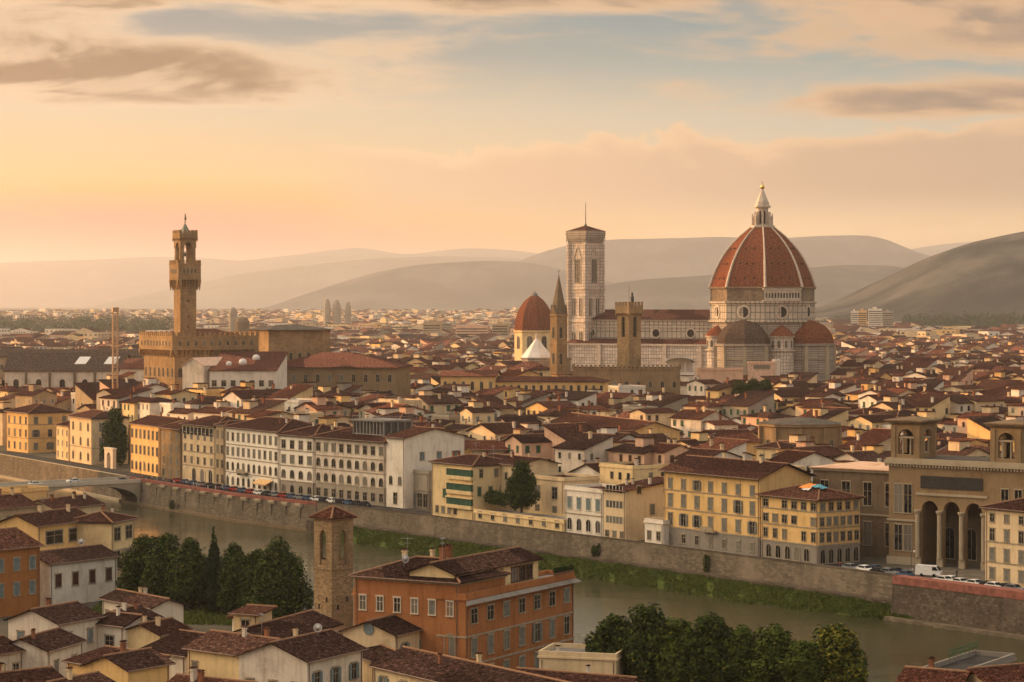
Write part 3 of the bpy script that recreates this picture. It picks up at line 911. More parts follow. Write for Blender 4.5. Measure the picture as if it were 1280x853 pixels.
def cathedral():
    C = Vector(((953 - 640) / F * 1250, 1250, 0))
    root = thing('cathedral', 'vast marble cathedral with ribbed red brick dome and white lantern', 'cathedral', C)
    HAND.append((C + Vector((-36, -36, 0)), 0.0, 72, 72, 100))
    V0 = R(-138)
    mb = MB(); mb.ring(8, [(27.0, -1), (27.0, 45.4)], V0, mat=0, cap=False)
    for z in (12, 23, 33): mb.ring(8, [(27.3, z), (27.3, z + 0.8)], V0, mat=1)
    mb.build('crossing_wall', [MATS['marble_band'], MATS['white_marble']], root)
    mb = MB(); mb.ring(8, [(27.2, 45.4), (28.4, 46), (28.4, 46.9), (27.3, 47), (27.3, 55.4), (28.3, 55.8), (28.3, 56.6), (27.2, 56.7)], V0, mat=0, cap=False)
    drum = mb.build('drum', [MATS['marble']], root)
    oc = oculus_mesh(2.7)
    for k in range(8):
        a = -28 + 45 * k
        link('oculus', oc, drum, adir(a) * (27.3 * math.cos(R(22.5)) + 0.02) + Vector((0, 0, 51.2)), R(a))
        for s in (-1, 1):            # paired marble panels
            for q in (6.4, 8.6):
                t = adir(a + 90)
                m2 = None
    mb = MB(); mb.ring(8, [(27.0, 56.7), (27.0, 63.0), (28.0, 63.3), (28.0, 64.0), (27.2, 64.1)], V0, mat=0, cap=False)
    mb.build('masonry_band', [MATS['rough_masonry']], root)
    # the one finished gallery of white marble
    a = 17; ap = 27.0 * math.cos(R(22.5)); half = 27.0 * math.sin(R(22.5))
    mb = MB().xf(adir(a) * (ap + 1.0), R(a))
    holes = [(-half + 1.2 + i * 1.62, -half + 2.2 + i * 1.62, 58.4, 60.6, False) for i in range(12)]
    arch_wall(mb, lambda p, q, c=0: (p, -c, q), -half, half, 56.8, 62.6, holes, 0.6, 0, 0)
    mb.box(-half - 0.3, -0.4, 62.6, half + 0.3, 1.0, 63.25, 0); mb.box(-half - 0.3, -0.5, 56.7, half + 0.3, 1.0, 57.3, 0)
    mb.box(-half, 0.7, 57.3, half, 0.9, 62.6, 1)
    mb.build('marble_gallery', [MATS['white_marble'], MATS['dark_opening']], root)
    # dome shell
    def rad(z):
        t = (z - 63.9) / 31.4
        return 27.3 * (1 - 0.358 * t - 0.08 * t * t - 0.352 * t ** 3)
    zs = [63.9 + 31.4 * i / 16 for i in range(17)]
    mb = MB(); mb.ring(8, [(rad(z), z) for z in zs], V0, mat=0, cap=True)
    shell = mb.build('dome_shell', [MATS['dome_tile']], root)
    for k in range(8):
        mb = MB(); a = V0 + k * math.pi / 4
        for z, z2 in zip(zs, zs[1:]):
            r1, r2 = rad(z) + 0.15, rad(z2) + 0.15
            mb.beam((r1 * math.cos(a), r1 * math.sin(a), z), (r2 * math.cos(a), r2 * math.sin(a), z2 + 0.15), 0.72 - 0.012 * (z - 63.9), 0, 6)
        mb.build('rib', [MATS['white_marble']], root)
    # little round openings in the shell
    mb = MB()
    for k in range(8):
        a = -28 + 45 * k
        for z, offs in ((68.5, (-5, 0, 5)), (76, (-3.6, 0, 3.6)), (84, (-2.2, 2.2))):
            for q in offs:
                r = rad(z) * math.cos(R(22.5)) + 0.1
                p = adir(a) * r + adir(a + 90) * q
                mb.xf((p.x, p.y, z), R(a)).box(-0.4, -0.3, -0.4, 0.4, 0.6, 0.4)
    mb.xf(); mb.build('shell_opening', [MATS['dark_opening']], shell)
    # lantern
    mb = MB()
    mb.ring(8, [(6.0, 94.6), (6.4, 95.4), (6.4, 96.2), (5.6, 96.3)], V0, mat=0)
    mb.ring(8, [(3.0, 96.2), (3.0, 105.0), (4.3, 105.6), (4.3, 106.6), (3.5, 106.8), (3.4, 108.2)], V0, mat=0)
    for k in range(8):
        a = V0 + k * math.pi / 4
        mb.xf((0, 0, 0), a)
        mb.box(2.6, -0.3, 96.2, 5.5, 0.3, 101.0); mb.box(2.6, -0.25, 101.0, 4.3, 0.25, 103.2)
        mb.box(4.9, -0.4, 101.0, 5.5, 0.4, 102.2)
    mb.xf()
    lan = mb.build('lantern', [MATS['white_marble']], root)
    mb = MB()
    for k in range(8):
        a = -28 + 45 * k
        p = adir(a) * (3.0 * math.cos(R(22.5)) + 0.03)
        mb.xf((p.x, p.y, 0), R(a)).poly([(-0.5, 0, 97)] + [(x, 0, z) for x, z in [(0.5, 97), (0.5, 103), (0.3, 103.7), (0, 104), (-0.3, 103.7), (-0.5, 103)]])
    mb.xf(); mb.build('lantern_window', [MATS['dark_opening']], lan)
    mb = MB(); mb.ring(8, [(3.3, 108.2), (2.3, 110.5), (1.2, 113.2), (0.45, 115.2)], V0); mb.build('lantern_spire', [MATS['white_marble']], lan)
    mb = MB(); mb.ring(12, [(0.1, 115.0), (0.9, 115.4), (1.25, 116.2), (0.9, 117.1), (0.1, 117.5)]); mb.beam((0, 0, 117.3), (0, 0, 119.4), 0.16); mb.beam((-0.6, 0, 118.6), (0.6, 0, 118.6), 0.14)
    mb.build('golden_ball', [MATS['gold']], lan)
    # tribunes with half domes
    for a, tile in ((-28, 'tribune_roof'), (62, 'dome_tile'), (152, 'dome_tile')):
        c = adir(a) * 24.0
        mb = MB(); mb.ring(8, [(14.6, -1), (14.6, 33.6), (15.5, 34.0), (15.5, 34.9), (14.4, 35.0)], R(a - 90 + 22.5), c.x, c.y, 0, False)
        for k in range(8):
            an = R(a - 90 + 22.5 + 45 * k); mb.xf((c.x, c.y, 0), an); mb.box(13.9, -0.9, -1, 15.6, 0.9, 33.7, 1)
        mb.xf()
        for z in (10, 20, 27): mb.ring(8, [(15.0, z), (15.0, z + 0.6)], R(a - 90 + 22.5), c.x, c.y, 1)
        tr = mb.build('tribune', [MATS['marble_band'], MATS['stone_trim']], root)
        for k in range(-2, 3):
            an = a + 45 * k
            p = c + adir(an) * (14.6 * math.cos(R(22.5)))
            put_window(tr, (p.x, p.y, 11.5), R(an), 'gothic', 2.0, 7.5, 'frame_white')
        mb = MB(); mb.ring(8, [(14.5 * math.cos(t) , 35 + 12.2 * math.sin(t)) for t in [i * math.pi / 2 / 7 for i in range(7)]] + [(0.8, 47.2)], R(a - 90 + 22.5), c.x, c.y)
        mb.build('half_dome', [MATS[tile]], tr)
    for a in (17, -73, 107):
        c = adir(a) * 24.6
        mb = MB(); mb.ring(14, [(6.4, -1), (6.4, 31), (7.3, 31.3), (7.3, 31.9), (6.1, 32), (6.1, 38), (6.9, 38.4), (6.9, 39.0)], 0, c.x, c.y)
        ex = mb.build('exedra', [MATS['marble_fine']], root)
        for k in range(-2, 3):
            p = c + adir(a + 34 * k) * 6.1
            put_window(ex, (p.x, p.y, 33), R(a + 34 * k), 'arch', 1.5, 3.8, 'frame_white')
        mb = MB(); mb.ring(14, [(7.2, 39.0), (4.0, 42.4), (0.3, 44.6)], 0, c.x, c.y); mb.build('exedra_roof', [MATS['dome_tile']], ex)
    # nave: clerestory and aisles
    rot = R(152)
    nv = link('nave', None, root, (0, 0, 0), rot)
    mb = MB(); mb.box(20, -10.5, 30, 104, 10.5, 47.0, 0); mb.box(20, -11.2, 46.3, 104.6, 11.2, 47.2, 1); mb.box(20, -11.0, 42.9, 104.3, 11.0, 43.3, 1)
    mb.build('clerestory_wall', [MATS['marble'], MATS['white_marble']], nv)
    mb = MB(); mb.box(18, -21, -1, 104, 21, 34.0, 0); mb.box(18, -21.6, 33.4, 104.6, 21.6, 34.4, 1); mb.box(18, -21.3, 22, 104.3, 21.3, 22.6, 1); mb.box(18, -21.3, 27, 104.3, 21.3, 27.5, 1)
    for x in (26, 46, 65, 84, 103): mb.box(x - 1, -22, -1, x + 1, 22, 34.2, 1)
    aisle = mb.build('aisle_wall', [MATS['marble_fine'], MATS['white_marble']], nv)
    mb = MB(); mb.faces([(20, -11.8, 47.2), (105, -11.8, 47.2), (105, 11.8, 47.2), (20, 11.8, 47.2), (20, 0, 52.4), (105, 0, 52.4)], [(0, 1, 5, 4), (2, 3, 4, 5), (1, 2, 5), (3, 0, 4), (3, 2, 1, 0)])
    mb.build('nave_roof', [MATS['far_roof']], nv)
    mb = MB()
    for s in (-1, 1):
        mb.faces([(20, s * 21.5, 34.4), (104.4, s * 21.5, 34.4), (104.4, s * 10.4, 37.0), (20, s * 10.4, 37.0)], [(0, 1, 2, 3) if s < 0 else (3, 2, 1, 0)])
        mb.faces([(104.4, s * 21.5, 34.4), (104.4, s * 10.4, 37.0), (104.4, s * 10.4, 34.4)], [(0, 1, 2)])
    mb.build('aisle_roof', [MATS['far_roof']], nv)
    oc2 = oculus_mesh(2.1)
    for x in (36, 56, 75, 94): link('oculus', oc2, nv, (x, 10.52, 40.0), math.pi)
    for x in (31, 41, 55, 75, 94): put_window(nv, (x, 21.02, 11), math.pi, 'gothic', 2.2, 9.0, 'frame_white')
cathedral()

def bell_tower_tall():
    D = 1290; P0 = Vector(((711.5 - 640) / F * D, D, 0)); w = 12.5; rot = R(-46)
    root = thing('campanile', 'slender square marble bell tower with flat cornice and mast beside the cathedral', 'bell tower', P0, rot)
    HAND.append((P0, rot, w, w, 95))
    mb = MB(); mb.box(0, 0, -1, w, w, 88, 0)
    for z in (14, 27, 45.5, 63):
        mb.box(-0.5, -0.5, z, w + 0.5, w + 0.5, z + 0.9, 1); mb.box(-0.25, -0.25, z - 1.6, w + 0.25, w + 0.25, z - 1.0, 1)
    sh = mb.build('shaft', [MATS['marble_fine'], MATS['white_marble']], root)
    for x in (0, w):
        for y in (0, w):
            mb = MB(); mb.ring(8, [(1.55, -1), (1.55, 88)], R(22.5), x, y)
            for z in (14, 27, 45.5, 63): mb.ring(8, [(1.95, z), (1.95, z + 0.9)], R(22.5), x, y, 1)
            mb.build('corner_buttress', [MATS['marble_fine'], MATS['white_marble']], root)
    mb = MB()
    for i, (e, z0, z1) in enumerate(((0.5, 88, 89.2), (0.8, 89.2, 90.4), (1.1, 90.4, 92.0), (1.3, 92.0, 94.6))):
        mb.box(-e, -e, z0, w + e, w + e, z1)
    for s in 'frbl':
        fn = face_fn(s, w, w)
        for i in range(10):
            x = -1.2 + i * (w + 2.4) / 9
            mb.poly([fn(x - 0.25, 88.4, 0.62), fn(x + 0.25, 88.4, 0.62), fn(x + 0.25, 90.4, 1.15), fn(x - 0.25, 90.4, 1.15)])
    mb.build('cornice', [MATS['marble_band']], root)
    mb = MB(); e = 0.9; c = w / 2
    mb.faces([(-e, -e, 94.62), (w + e, -e, 94.62), (w + e, w + e, 94.62), (-e, w + e, 94.62), (c, c, 97.6)], [(0, 1, 4), (1, 2, 4), (2, 3, 4), (3, 0, 4)])
    mb.build('roof', [MATS['far_roof']], root)
    mb = MB(); mb.beam((c, c, 97), (c, c, 110), 0.28, 0, 6, 0.12); mb.ring(8, [(0.9, 97), (0.3, 98.6)], 0, c, c); mb.build('mast', [MATS['dark_metal']], root)
    for s in 'frbl':
        fn = face_fn(s, w, w); rz = SIDE_ROT[s]
        # tall triple window under a gable
        for dx in (-1.35, 0, 1.35): put_window(sh, fn(w / 2 + dx, 66.5, 0.05), rz, 'gothic', 1.15, 13.0, 'frame_white')
        mb = MB()
        for q in (-1, 1): mb.beam(fn(w / 2 + q * 2.9, 79.5, 0.2), fn(w / 2, 86.2, 0.2), 0.28)
        mb.beam(fn(w / 2 - 2.3, 66, 0.15), fn(w / 2 - 2.3, 80, 0.15), 0.22); mb.beam(fn(w / 2 + 2.3, 66, 0.15), fn(w / 2 + 2.3, 80, 0.15), 0.22)
        mb.build('window_gable', [MATS['white_marble']], root)
        for z in (49, 31):
            for dx in (-2.6, 2.6):
                for q in (-0.74, 0.74): put_window(sh, fn(w / 2 + dx + q, z, 0.05), rz, 'gothic', 1.15, 9.5, 'frame_white')
bell_tower_tall()

def crenels(mb, fn, L, z, out, mw=1.0, gap=0.8, hh=1.4, th=0.5, mt=0, swallow=False):
    n = max(2, int((L + 2 * out + gap) / (mw + gap)))
    step = (L + 2 * out - mw) / (n - 1)
    for i in range(n):
        x = -out + i * step
        a = fn(x, z, out); 
        ps = [fn(x, z, out), fn(x + mw, z, out), fn(x + mw, z, out - th), fn(x, z, out - th)]
        ps += [(p[0], p[1], z + hh) for p in ps]
        mb.faces(ps, [(0, 1, 5, 4), (1, 2, 6, 5), (2, 3, 7, 6), (3, 0, 4, 7), (4, 5, 6, 7)], mt)

def corbels(mb, fn, L, z0, z1, out, step, mt=0):
    n = max(2, int(round((L + 2 * out) / step)))
    s = (L + 2 * out) / n
    for i in range(n + 1):
        x = -out + i * s
        t = 0.16 * s
        ps = [fn(x - t, z0, 0.0), fn(x + t, z0, 0.0), fn(x + t, z1, out), fn(x - t, z1, out), fn(x + t, z1, 0.0), fn(x - t, z1, 0.0)]
        mb.faces(ps, [(0, 1, 2, 3), (1, 4, 2), (0, 3, 5)], mt)

def town_hall():
    D = 950; P0 = Vector(((180 - 640) / F * D, D, 0)); rot = R(-60); w, d = 32.0, 33.0
    root = thing('town_hall', 'massive battlemented stone palace at the foot of the slender clock tower', 'palace', P0, rot)
    HAND.append((P0, rot, w, d, 44))
    mb = MB(); mb.box(0, 0, -1, w, d, 37.5, 0)
    for z in (13, 24): mb.box(-0.2, -0.2, z, w + 0.2, d + 0.2, z + 0.5, 0)
    mb.build('wall', [MATS['palace_stone']], root)
    mb = MB(); e = 1.5
    mb.box(-e, -e, 37.5, w + e, d + e, 42.6, 0); mb.box(-e - 0.15, -e - 0.15, 42.4, w + e + 0.15, d + e + 0.15, 42.9, 0)
    for s, L in (('f', w), ('r', d), ('b', w), ('l', d)):
        fn = face_fn(s, w, d)
        corbels(mb, fn, L, 34.6, 37.5, e, 1.9); crenels(mb, fn, L, 42.9, e, 1.2, 0.9, 1.5)
    gal = mb.build('gallery', [MATS['palace_stone']], root)
    for s, L, n in (('f', w, 10), ('r', d, 10)):
        fn = face_fn(s, w, d)
        for i in range(n):
            put_window(gal, fn((i + 0.5) * L / n, 39.2, e + 0.02), SIDE_ROT[s], 'plain', 0.95, 1.7)
        for z in (27, 16):
            for i in range(7): put_window(root, fn((i + 0.5) * L / 7, z, 0), SIDE_ROT[s], 'arch', 1.7, 3.6)
    mb = MB(); mb.faces([(2, 2, 42.7), (w - 2, 2, 42.7), (w - 2, d - 2, 42.7), (2, d - 2, 42.7), (w / 2, 10, 45.6), (w / 2, d - 10, 45.6)], [(0, 1, 4), (1, 2, 5, 4), (2, 3, 5), (3, 0, 4, 5)])
    mb.build('roof', [MATS['far_roof']], root)
    # the tower is one body with the palace but reads on its own
    D2 = 930; s = 6.6; P1 = Vector(((217.3 - 640) / F * D2, D2, 0))
    t = thing('clock_tower', 'tall slender stone tower with battlemented gallery and open belfry above the palace', 'tower', P1, rot)
    mb = MB(); mb.box(0, 0, 20, s, s, 62.5, 0)
    for z, x in ((56, 3.2), (50, 3.4), (46, 3.2)): mb.box(s - 0.1, x - 0.25, z, s + 0.03, x + 0.25, z + 0.9, 1)
    mb.build('shaft', [MATS['palace_stone'], MATS['dark_opening']], t)
    mb = MB(); e = 1.35
    mb.box(-e, -e, 64.6, s + e, s + e, 70.6, 0); mb.box(-e - 0.12, -e - 0.12, 70.4, s + e + 0.12, s + e + 0.12, 70.8, 0)
    mb.box(-0.02, -0.02, 62.5, s + 0.02, s + 0.02, 64.6, 0)
    for sd in 'frbl':
        fn = face_fn(sd, s, s)
        corbels(mb, fn, s, 60.6, 64.6, e, 1.15); crenels(mb, fn, s, 70.8, e, 0.95, 0.62, 1.35)
    g = mb.build('gallery', [MATS['palace_stone']], t)
    for sd in 'frbl':
        fn = face_fn(sd, s, s)
        for i in range(4): put_window(g, fn(0.2 + (i + 0.5) * (s - 0.4) / 4, 67.2, e + 0.02), SIDE_ROT[sd], 'plain', 0.75, 1.5)
    # open belfry: four fat columns and arches carrying a second battlement
    mb = MB()
    for x in (0.95, s - 0.95):
        for y in (0.95, s - 0.95): mb.ring(12, [(1.15, 70.6), (0.98, 71.4), (0.98, 76.6), (1.15, 77.2), (1.15, 77.8)], 0, x, y)
    mb.build('belfry_column', [MATS['palace_stone']], t)
    mb = MB()
    for sd in 'frbl':
        arch_wall(mb, face_fn(sd, s, s), 0, s, 76.9, 80.6, [(1.75, s - 1.75, 76.9, 77.4, False)], 0.7)
    mb.box(0.01, 0.01, 79.9, s - 0.01, s - 0.01, 80.6)
    mb.box(-0.4, -0.4, 80.6, s + 0.4, s + 0.4, 82.6)
    for sd in 'frbl':
        fn = face_fn(sd, s, s); corbels(mb, fn, s, 79.4, 80.6, 0.4, 0.9); crenels(mb, fn, s, 82.6, 0.4, 0.85, 0.6, 1.2)
    mb.build('belfry_top', [MATS['palace_stone']], t)
    mb = MB(); mb.ring(10, [(0.55, 73.6), (0.62, 73.9), (0.42, 74.8), (0.1, 75.3)], 0, s / 2, s / 2); mb.beam((s / 2, 0.6, 75.4), (s / 2, s - 0.6, 75.4), 0.12)
    mb.build('bell', [MATS['bronze_green']], t)
    mb = MB(); c = s / 2; mb.ring(8, [(2.4, 82.6), (1.1, 84.8), (0.35, 86.2)], 0, c, c); sp = mb.build('spire', [MATS['bronze_green']], t)
    mb = MB(); mb.beam((c, c, 86), (c, c, 90.4), 0.12); mb.ring(8, [(0.1, 86.4), (0.4, 86.8), (0.1, 87.2)], 0, c, c)
    mb.ring(7, [(0.15, 87.4), (0.5, 88.0), (0.36, 88.9), (0.22, 89.6), (0.1, 90.0)], 0.4, c + 0.3, c); mb.beam((c + 0.35, c, 89.2), (c - 0.4, c, 89.7), 0.13)
    mb.build('weathervane', [MATS['bronze_green']], sp)
    mb = MB(); mb.ring(20, [(0.1, 0), (1.25, 0)], 0, 0, 0); 
town_hall()

def watch_tower():
    D = 1000; w = 7.0; P0 = Vector(((771.5 - 640) / F * D, D, 0)); rot = R(-48)
    t = thing('watch_tower', 'plain brown stone tower with a battlemented top in front of the nave', 'tower', P0, rot)
    HAND.append((P0, rot, w, w, 56))
    mb = MB()
    for sd in 'frbl':
        fn = face_fn(sd, w, w); arch_wall(mb, fn, 0, w, -1, 51.4, [(2.5, 4.5, 41.6, 49.0, False)], 0.8)
    mb.box(0.85, 0.85, 40, w - 0.85, w - 0.85, 51, 1); mb.box(0.01, 0.01, 51.0, w - 0.01, w - 0.01, 51.4)
    mb.build('shaft', [MATS['palace_stone'], MATS['dark_opening']], t)
    mb = MB(); e = 0.6; mb.box(-e, -e, 51.4, w + e, w + e, 54.6)
    for sd in 'frbl':
        fn = face_fn(sd, w, w); corbels(mb, fn, w, 49.9, 51.4, e, 0.9); crenels(mb, fn, w, 54.6, e, 1.0, 0.7, 1.6)
    mb.build('battlement', [MATS['palace_stone']], t)
    mb = MB(); mb.beam((w / 2, w / 2, 54), (w / 2, w / 2, 63), 0.1); mb.ring(8, [(0.8, 54.6), (0.8, 58.2), (0.5, 58.6), (0.5, 60)], 0, w / 2 + 1.8, w / 2)
    mb.build('mast', [MATS['dark_metal']], t)
    # battlemented block below
    P = Vector(((716 - 640) / F * 985, 985, 0))
    b = thing('battlemented_palace', 'low stone palace with a long battlemented wall below the watch tower', 'palace', P, R(-4))
    HAND.append((P, R(-4), 44, 18, 30))
    mb = MB(); mb.box(0, 0, -1, 44, 18, 29, 0); mb.box(-0.3, -0.3, 28.4, 44.3, 18.3, 29.0, 0)
    for sd, L in (('f', 44), ('r', 18), ('l', 18)): crenels(mb, face_fn(sd, 44, 18), L, 29.0, 0.3, 1.0, 0.8, 1.3)
    mb.build('wall', [MATS['sandstone']], b)
    window_row(b, 'f', 44, 18, 21, 9, 'arch', 1.3, 2.6)
watch_tower()

def spire_tower():
    D = 1010; X = (698.5 - 640) / F * D
    t = thing('spire_tower', 'hexagonal brown stone belfry with a sharp pointed spire beside the tall marble bell tower', 'bell tower', (X, D, 0))
    HAND.append((Vector((X - 4, D - 4, 0)), 0.0, 8, 8, 51))
    mb = MB(); mb.ring(6, [(3.7, -1), (3.7, 50), (4.1, 50.3), (4.1, 51.0)], R(15))
    for z in (27, 38): mb.ring(6, [(3.95, z), (3.95, z + 0.5)], R(15))
    sh = mb.build('shaft', [MATS['palace_stone']], t)
    for k in range(6):
        a = R(45 + 60 * k); r = 3.7 * math.cos(R(30))
        for z in (30, 41): put_window(sh, (r * math.cos(a), r * math.sin(a), z), a + math.pi / 2, 'gothic', 1.2, 4.6)
    mb = MB(); mb.ring(6, [(3.6, 51), (0.18, 67)], R(15))
    for k in range(6):
        a = R(45 + 60 * k); r = 3.4
        p = Vector((r * math.cos(a), r * math.sin(a), 0)); q = Vector((-math.sin(a), math.cos(a), 0)) * 1.5
        ap = p + Vector((0, 0, 55)); mb.faces([tuple(p - q + Vector((0, 0, 51))), tuple(p + q + Vector((0, 0, 51))), tuple(ap), (0.6 * p.x, 0.6 * p.y, 54.8)], [(0, 1, 2), (1, 3, 2), (3, 0, 2)])
    sp = mb.build('spire', [MATS['brown_stone']], t)
    mb = MB(); mb.beam((0, 0, 66.6), (0, 0, 70), 0.1); mb.beam((-0.6, 0, 69), (0.6, 0, 69), 0.08); mb.ring(8, [(0.05, 66.8), (0.3, 67.2), (0.05, 67.6)]); mb.build('cross', [MATS['dark_metal']], sp)
spire_tower()

def chapel_dome():
    D = 1500; X = (668 - 640) / F * D
    t = thing('chapel', 'octagonal chapel under a smaller red tiled dome behind the white tent roof', 'church', (X, D, 0))
    HAND.append((Vector((X - 13, D - 13, 0)), 0.0, 26, 26, 60))
    mb = MB(); mb.ring(8, [(12.6, -1), (12.6, 37.6), (13.4, 38), (13.4, 38.9)], R(8)); w_ = mb.build('drum', [MATS['pale_yellow']], t)
    for k in range(8):
        a = R(8 + 22.5 + 45 * k); r = 12.6 * math.cos(R(22.5))
        put_window(w_, (r * math.cos(a), r * math.sin(a), 27.5), a + math.pi / 2, 'arch', 3.6, 8.0, 'frame_white')
    def rr(z): return -4 + math.sqrt(max(0, 16.6 ** 2 - (z - 39) ** 2 * 0.51))
    zs = [39 + 21.3 * i / 10 for i in range(11)]
    mb = MB(); mb.ring(8, [(rr(z), z) for z in zs], R(8)); mb.build('dome_shell', [MATS['dome_tile']], t)
    mb = MB(); mb.ring(8, [(2.2, 59.6), (2.2, 61.4), (0.4, 63.0)], R(8)); mb.beam((0, 0, 62.8), (0, 0, 64.5), 0.12); mb.build('lantern', [MATS['flat_grey']], t)
    D = 1310; X = (671 - 640) / F * D
    t = thing('baptistery', 'low octagonal building with a bright white tent shaped roof', 'church', (X, D, 0))
    HAND.append((Vector((X - 9, D - 9, 0)), 0.0, 18, 18, 26))
    mb = MB(); mb.ring(8, [(8.6, -1), (8.6, 25.4), (9.1, 25.6), (9.1, 26.2)], R(10)); mb.build('wall', [MATS['marble_band']], t)
    mb = MB(); mb.ring(8, [(8.9, 26.2), (0.7, 36.4)], R(10)); mb.build('roof', [MATS['baptistery_roof']], t)
    mb = MB(); mb.ring(8, [(0.7, 36.2), (0.7, 38.2), (0.1, 39.6)], R(10)); mb.build('lantern', [MATS['white_marble']], t)
chapel_dome()

# ------------------------------------------------------------------ large buildings in the middle of the city
def by_depth(px, D): return Vector(((px - 640) / F * D, D, 0))
def zat(py, D): return CAM_H - (py - HORIZON) * D / F

# the long church hall with white buttressed flank
P = by_depth(6, 1060)
root, rf = building('church_hall', 'long church with brown roof and white flank split by dark pilasters', 'church', P, R(-1), 52, 24, zat(464, 1060), 'gable_x', 0.62, 'dirty_white', 'tribune_roof', o=0.8, cap=False)
for x in (9.5, 20, 31, 40):
    mb = MB(); mb.box(x - 0.5, -0.7, 0, x + 0.5, 0.0, zat(466, 1060)); mb.build('pilaster', MATS['brown_stone'], root)
for x in (5, 15, 25.5, 35.5, 46): put_window(root, (x, 0, 17.0), 0, 'arch', 2.2, 5.0)
for x in (30, 43):
    mb = MB(); y = 4; mb.xf((x, y, 0)); zz = lambda yy: roof_z(52, 24, zat(464, 1060), 'gable_x', 0.62, 0.8, x, yy) + 0.06
    mb.faces([(0, 0, zz(4)), (5, 0, zz(4)), (6.5, 5, zz(9)), (1.5, 5, zz(9)), (0, 0, zz(4) - 0.1), (5, 0, zz(4) - 0.1), (6.5, 5, zz(9) - 0.1), (1.5, 5, zz(9) - 0.1)], [(0, 1, 2, 3), (4, 5, 1, 0), (5, 6, 2, 1), (6, 7, 3, 2), (7, 4, 0, 3)])
    mb.build('skylight', MATS['white_paint'], rf)
P = by_depth(-8, 1110)
building('cloister_wing', 'long dark roofed cloister wing behind the white buttressed church', 'monastery', P, R(2), 68, 20, zat(446, 1110), 'gable_x', 0.3, 'tan', 'tribune_roof', o=0.8, cap=False, rows=[dict(z=25, n=9, kind='plain', ww=1.2, wh=2)])
P = by_depth(150, 1050)
building('transept_house', 'grey white gabled transept to the side of the orange crane', 'church', P, R(-8), 18, 22, zat(461, 1050), 'gable_x', 0.35, 'dirty_white', 'far_roof', cap=False, rows=[dict(z=18, n=3, kind='plain', ww=1.5, wh=3.5)])

# orange tower crane
def crane():
    P = by_depth(144, 865); top = zat(390, 865)
    t = thing('tower_crane', 'slim tan orange lattice mast standing among the roofs', 'crane', P, R(20))
    mb = MB(); e = 0.85
    for x in (-e, e):
        for y in (-e, e): mb.beam((x, y, -1), (x, y, top), 0.2)
    n = 26
    for i in range(n):
        z0, z1 = top * i / n, top * (i + 1) / n
        for a, b in (((-e, -e), (e, -e)), ((e, -e), (e, e)), ((e, e), (-e, e)), ((-e, e), (-e, -e))):
            mb.beam(a + (z0,), b + (z1,), 0.12); mb.beam(a + (z1,), b + (z1,), 0.1)
    mb.build('mast', MATS['crane_paint'], t)
    mb = MB(); mb.box(-1.1, -1.1, top, 1.1, 1.1, top + 1.6); mb.build('mast_head', MATS['crane_paint'], t)
crane()

# granary church (flat dark roof, golden corner), long palaces
P = by_depth(311, 1000)
building('granary_church', 'tall square stone block with a low dark roof beside the clock tower palace', 'church', P, R(-60), 20, 28, zat(412, 1000), 'hip', 0.18, 'palace_stone', 'lead_roof', o=1.4, cap=False,
         rows=[dict(z=32, n=5, kind='arch', ww=1.3, wh=3.2), dict(side='r', z=32, n=7, kind='arch', ww=1.3, wh=3.2), dict(side='r', z=23, n=7, kind='plain', ww=1.2, wh=2.5)])
P = by_depth(330, 955)
root, rf = building('long_palace', 'long grey brown palace with a wide low red roof and two rows of dark windows', 'palace', P, R(-6), 53, 40, zat(459, 955), 'hip', 0.26, 'sandstone', 'far_roof', o=1.2, cap=False,
         rows=[dict(z=24.3, n=11, kind='plain', ww=1.3, wh=2.9), dict(z=18.6, n=11, kind='plain', ww=1.3, wh=2.6)])
P = by_depth(262, 900)
root, rf = building('white_gallery_house', 'white building with a low red roof carrying white round roof domes', 'house', P, R(-4), 25, 26, zat(463, 900), 'shed', 0.24, 'white', 'far_roof', o=0.6, cap=False,
         rows=[dict(z=24.5, n=7, kind='plain', ww=1.6, wh=2.0), dict(z=19, n=4, kind='plain', ww=1.2, wh=2.4)])
for x, y, r in ((6, 7, 1.1), (11, 8.5, 1.5), (15, 15, 1.4)):
    mb = MB(); z = zat(463, 900) + (y + 0.6) * 0.24; mb.ring(12, [(r, z - 0.4), (r * 1.05, z + 0.5 * r), (r * 0.75, z + 1.1 * r), (r * 0.1, z + 1.35 * r)], 0, x, y); mb.build('roof_dome', MATS['white_paint'], rf, smooth=True)
P = by_depth(228, 905)
building('gabled_stone_hall', 'pale stone hall with a steep pale gable in front of the battlemented palace', 'church', P, R(-30), 10, 20, zat(457, 905), 'gable_y', 0.55, 'dirty_white', 'scaffold_sheet', o=0.4, cap=False, rows=[dict(z=17, n=2, kind='arch', ww=1.5, wh=5)])
P = by_depth(551, 960)
building('arcaded_convent', 'long yellow convent building with a close row of small arched windows', 'convent', P, R(-8), 66, 12, zat(476, 960), 'hip', 0.25, 'golden', 'far_roof', o=0.8, cap=False,
         rows=[dict(z=zat(488, 960), n=22, kind='arch', ww=1.0, wh=2.2)])
building('convent_attic', 'taller yellow end block of the long convent with six arched windows', 'convent', P + Vector((0, -1, 0)), R(-8), 22, 14, zat(470, 960), 'gable_x', 0.28, 'golden', 'far_roof', o=0.8, cap=False,
         rows=[dict(z=zat(487, 960), n=6, kind='arch', ww=1.1, wh=3.2)])
P = by_depth(636, 1040)
building('dark_hall', 'yellow house with a steep dark roof and three arched windows below the tent roof', 'house', P, R(-10), 17, 12, zat(462, 1040), 'hip', 0.5, 'pale_yellow', 'far_roof', cap=False, rows=[dict(z=zat(471, 1040), n=3, kind='arch', ww=1.1, wh=1.9)])
P = by_depth(686, 1060)
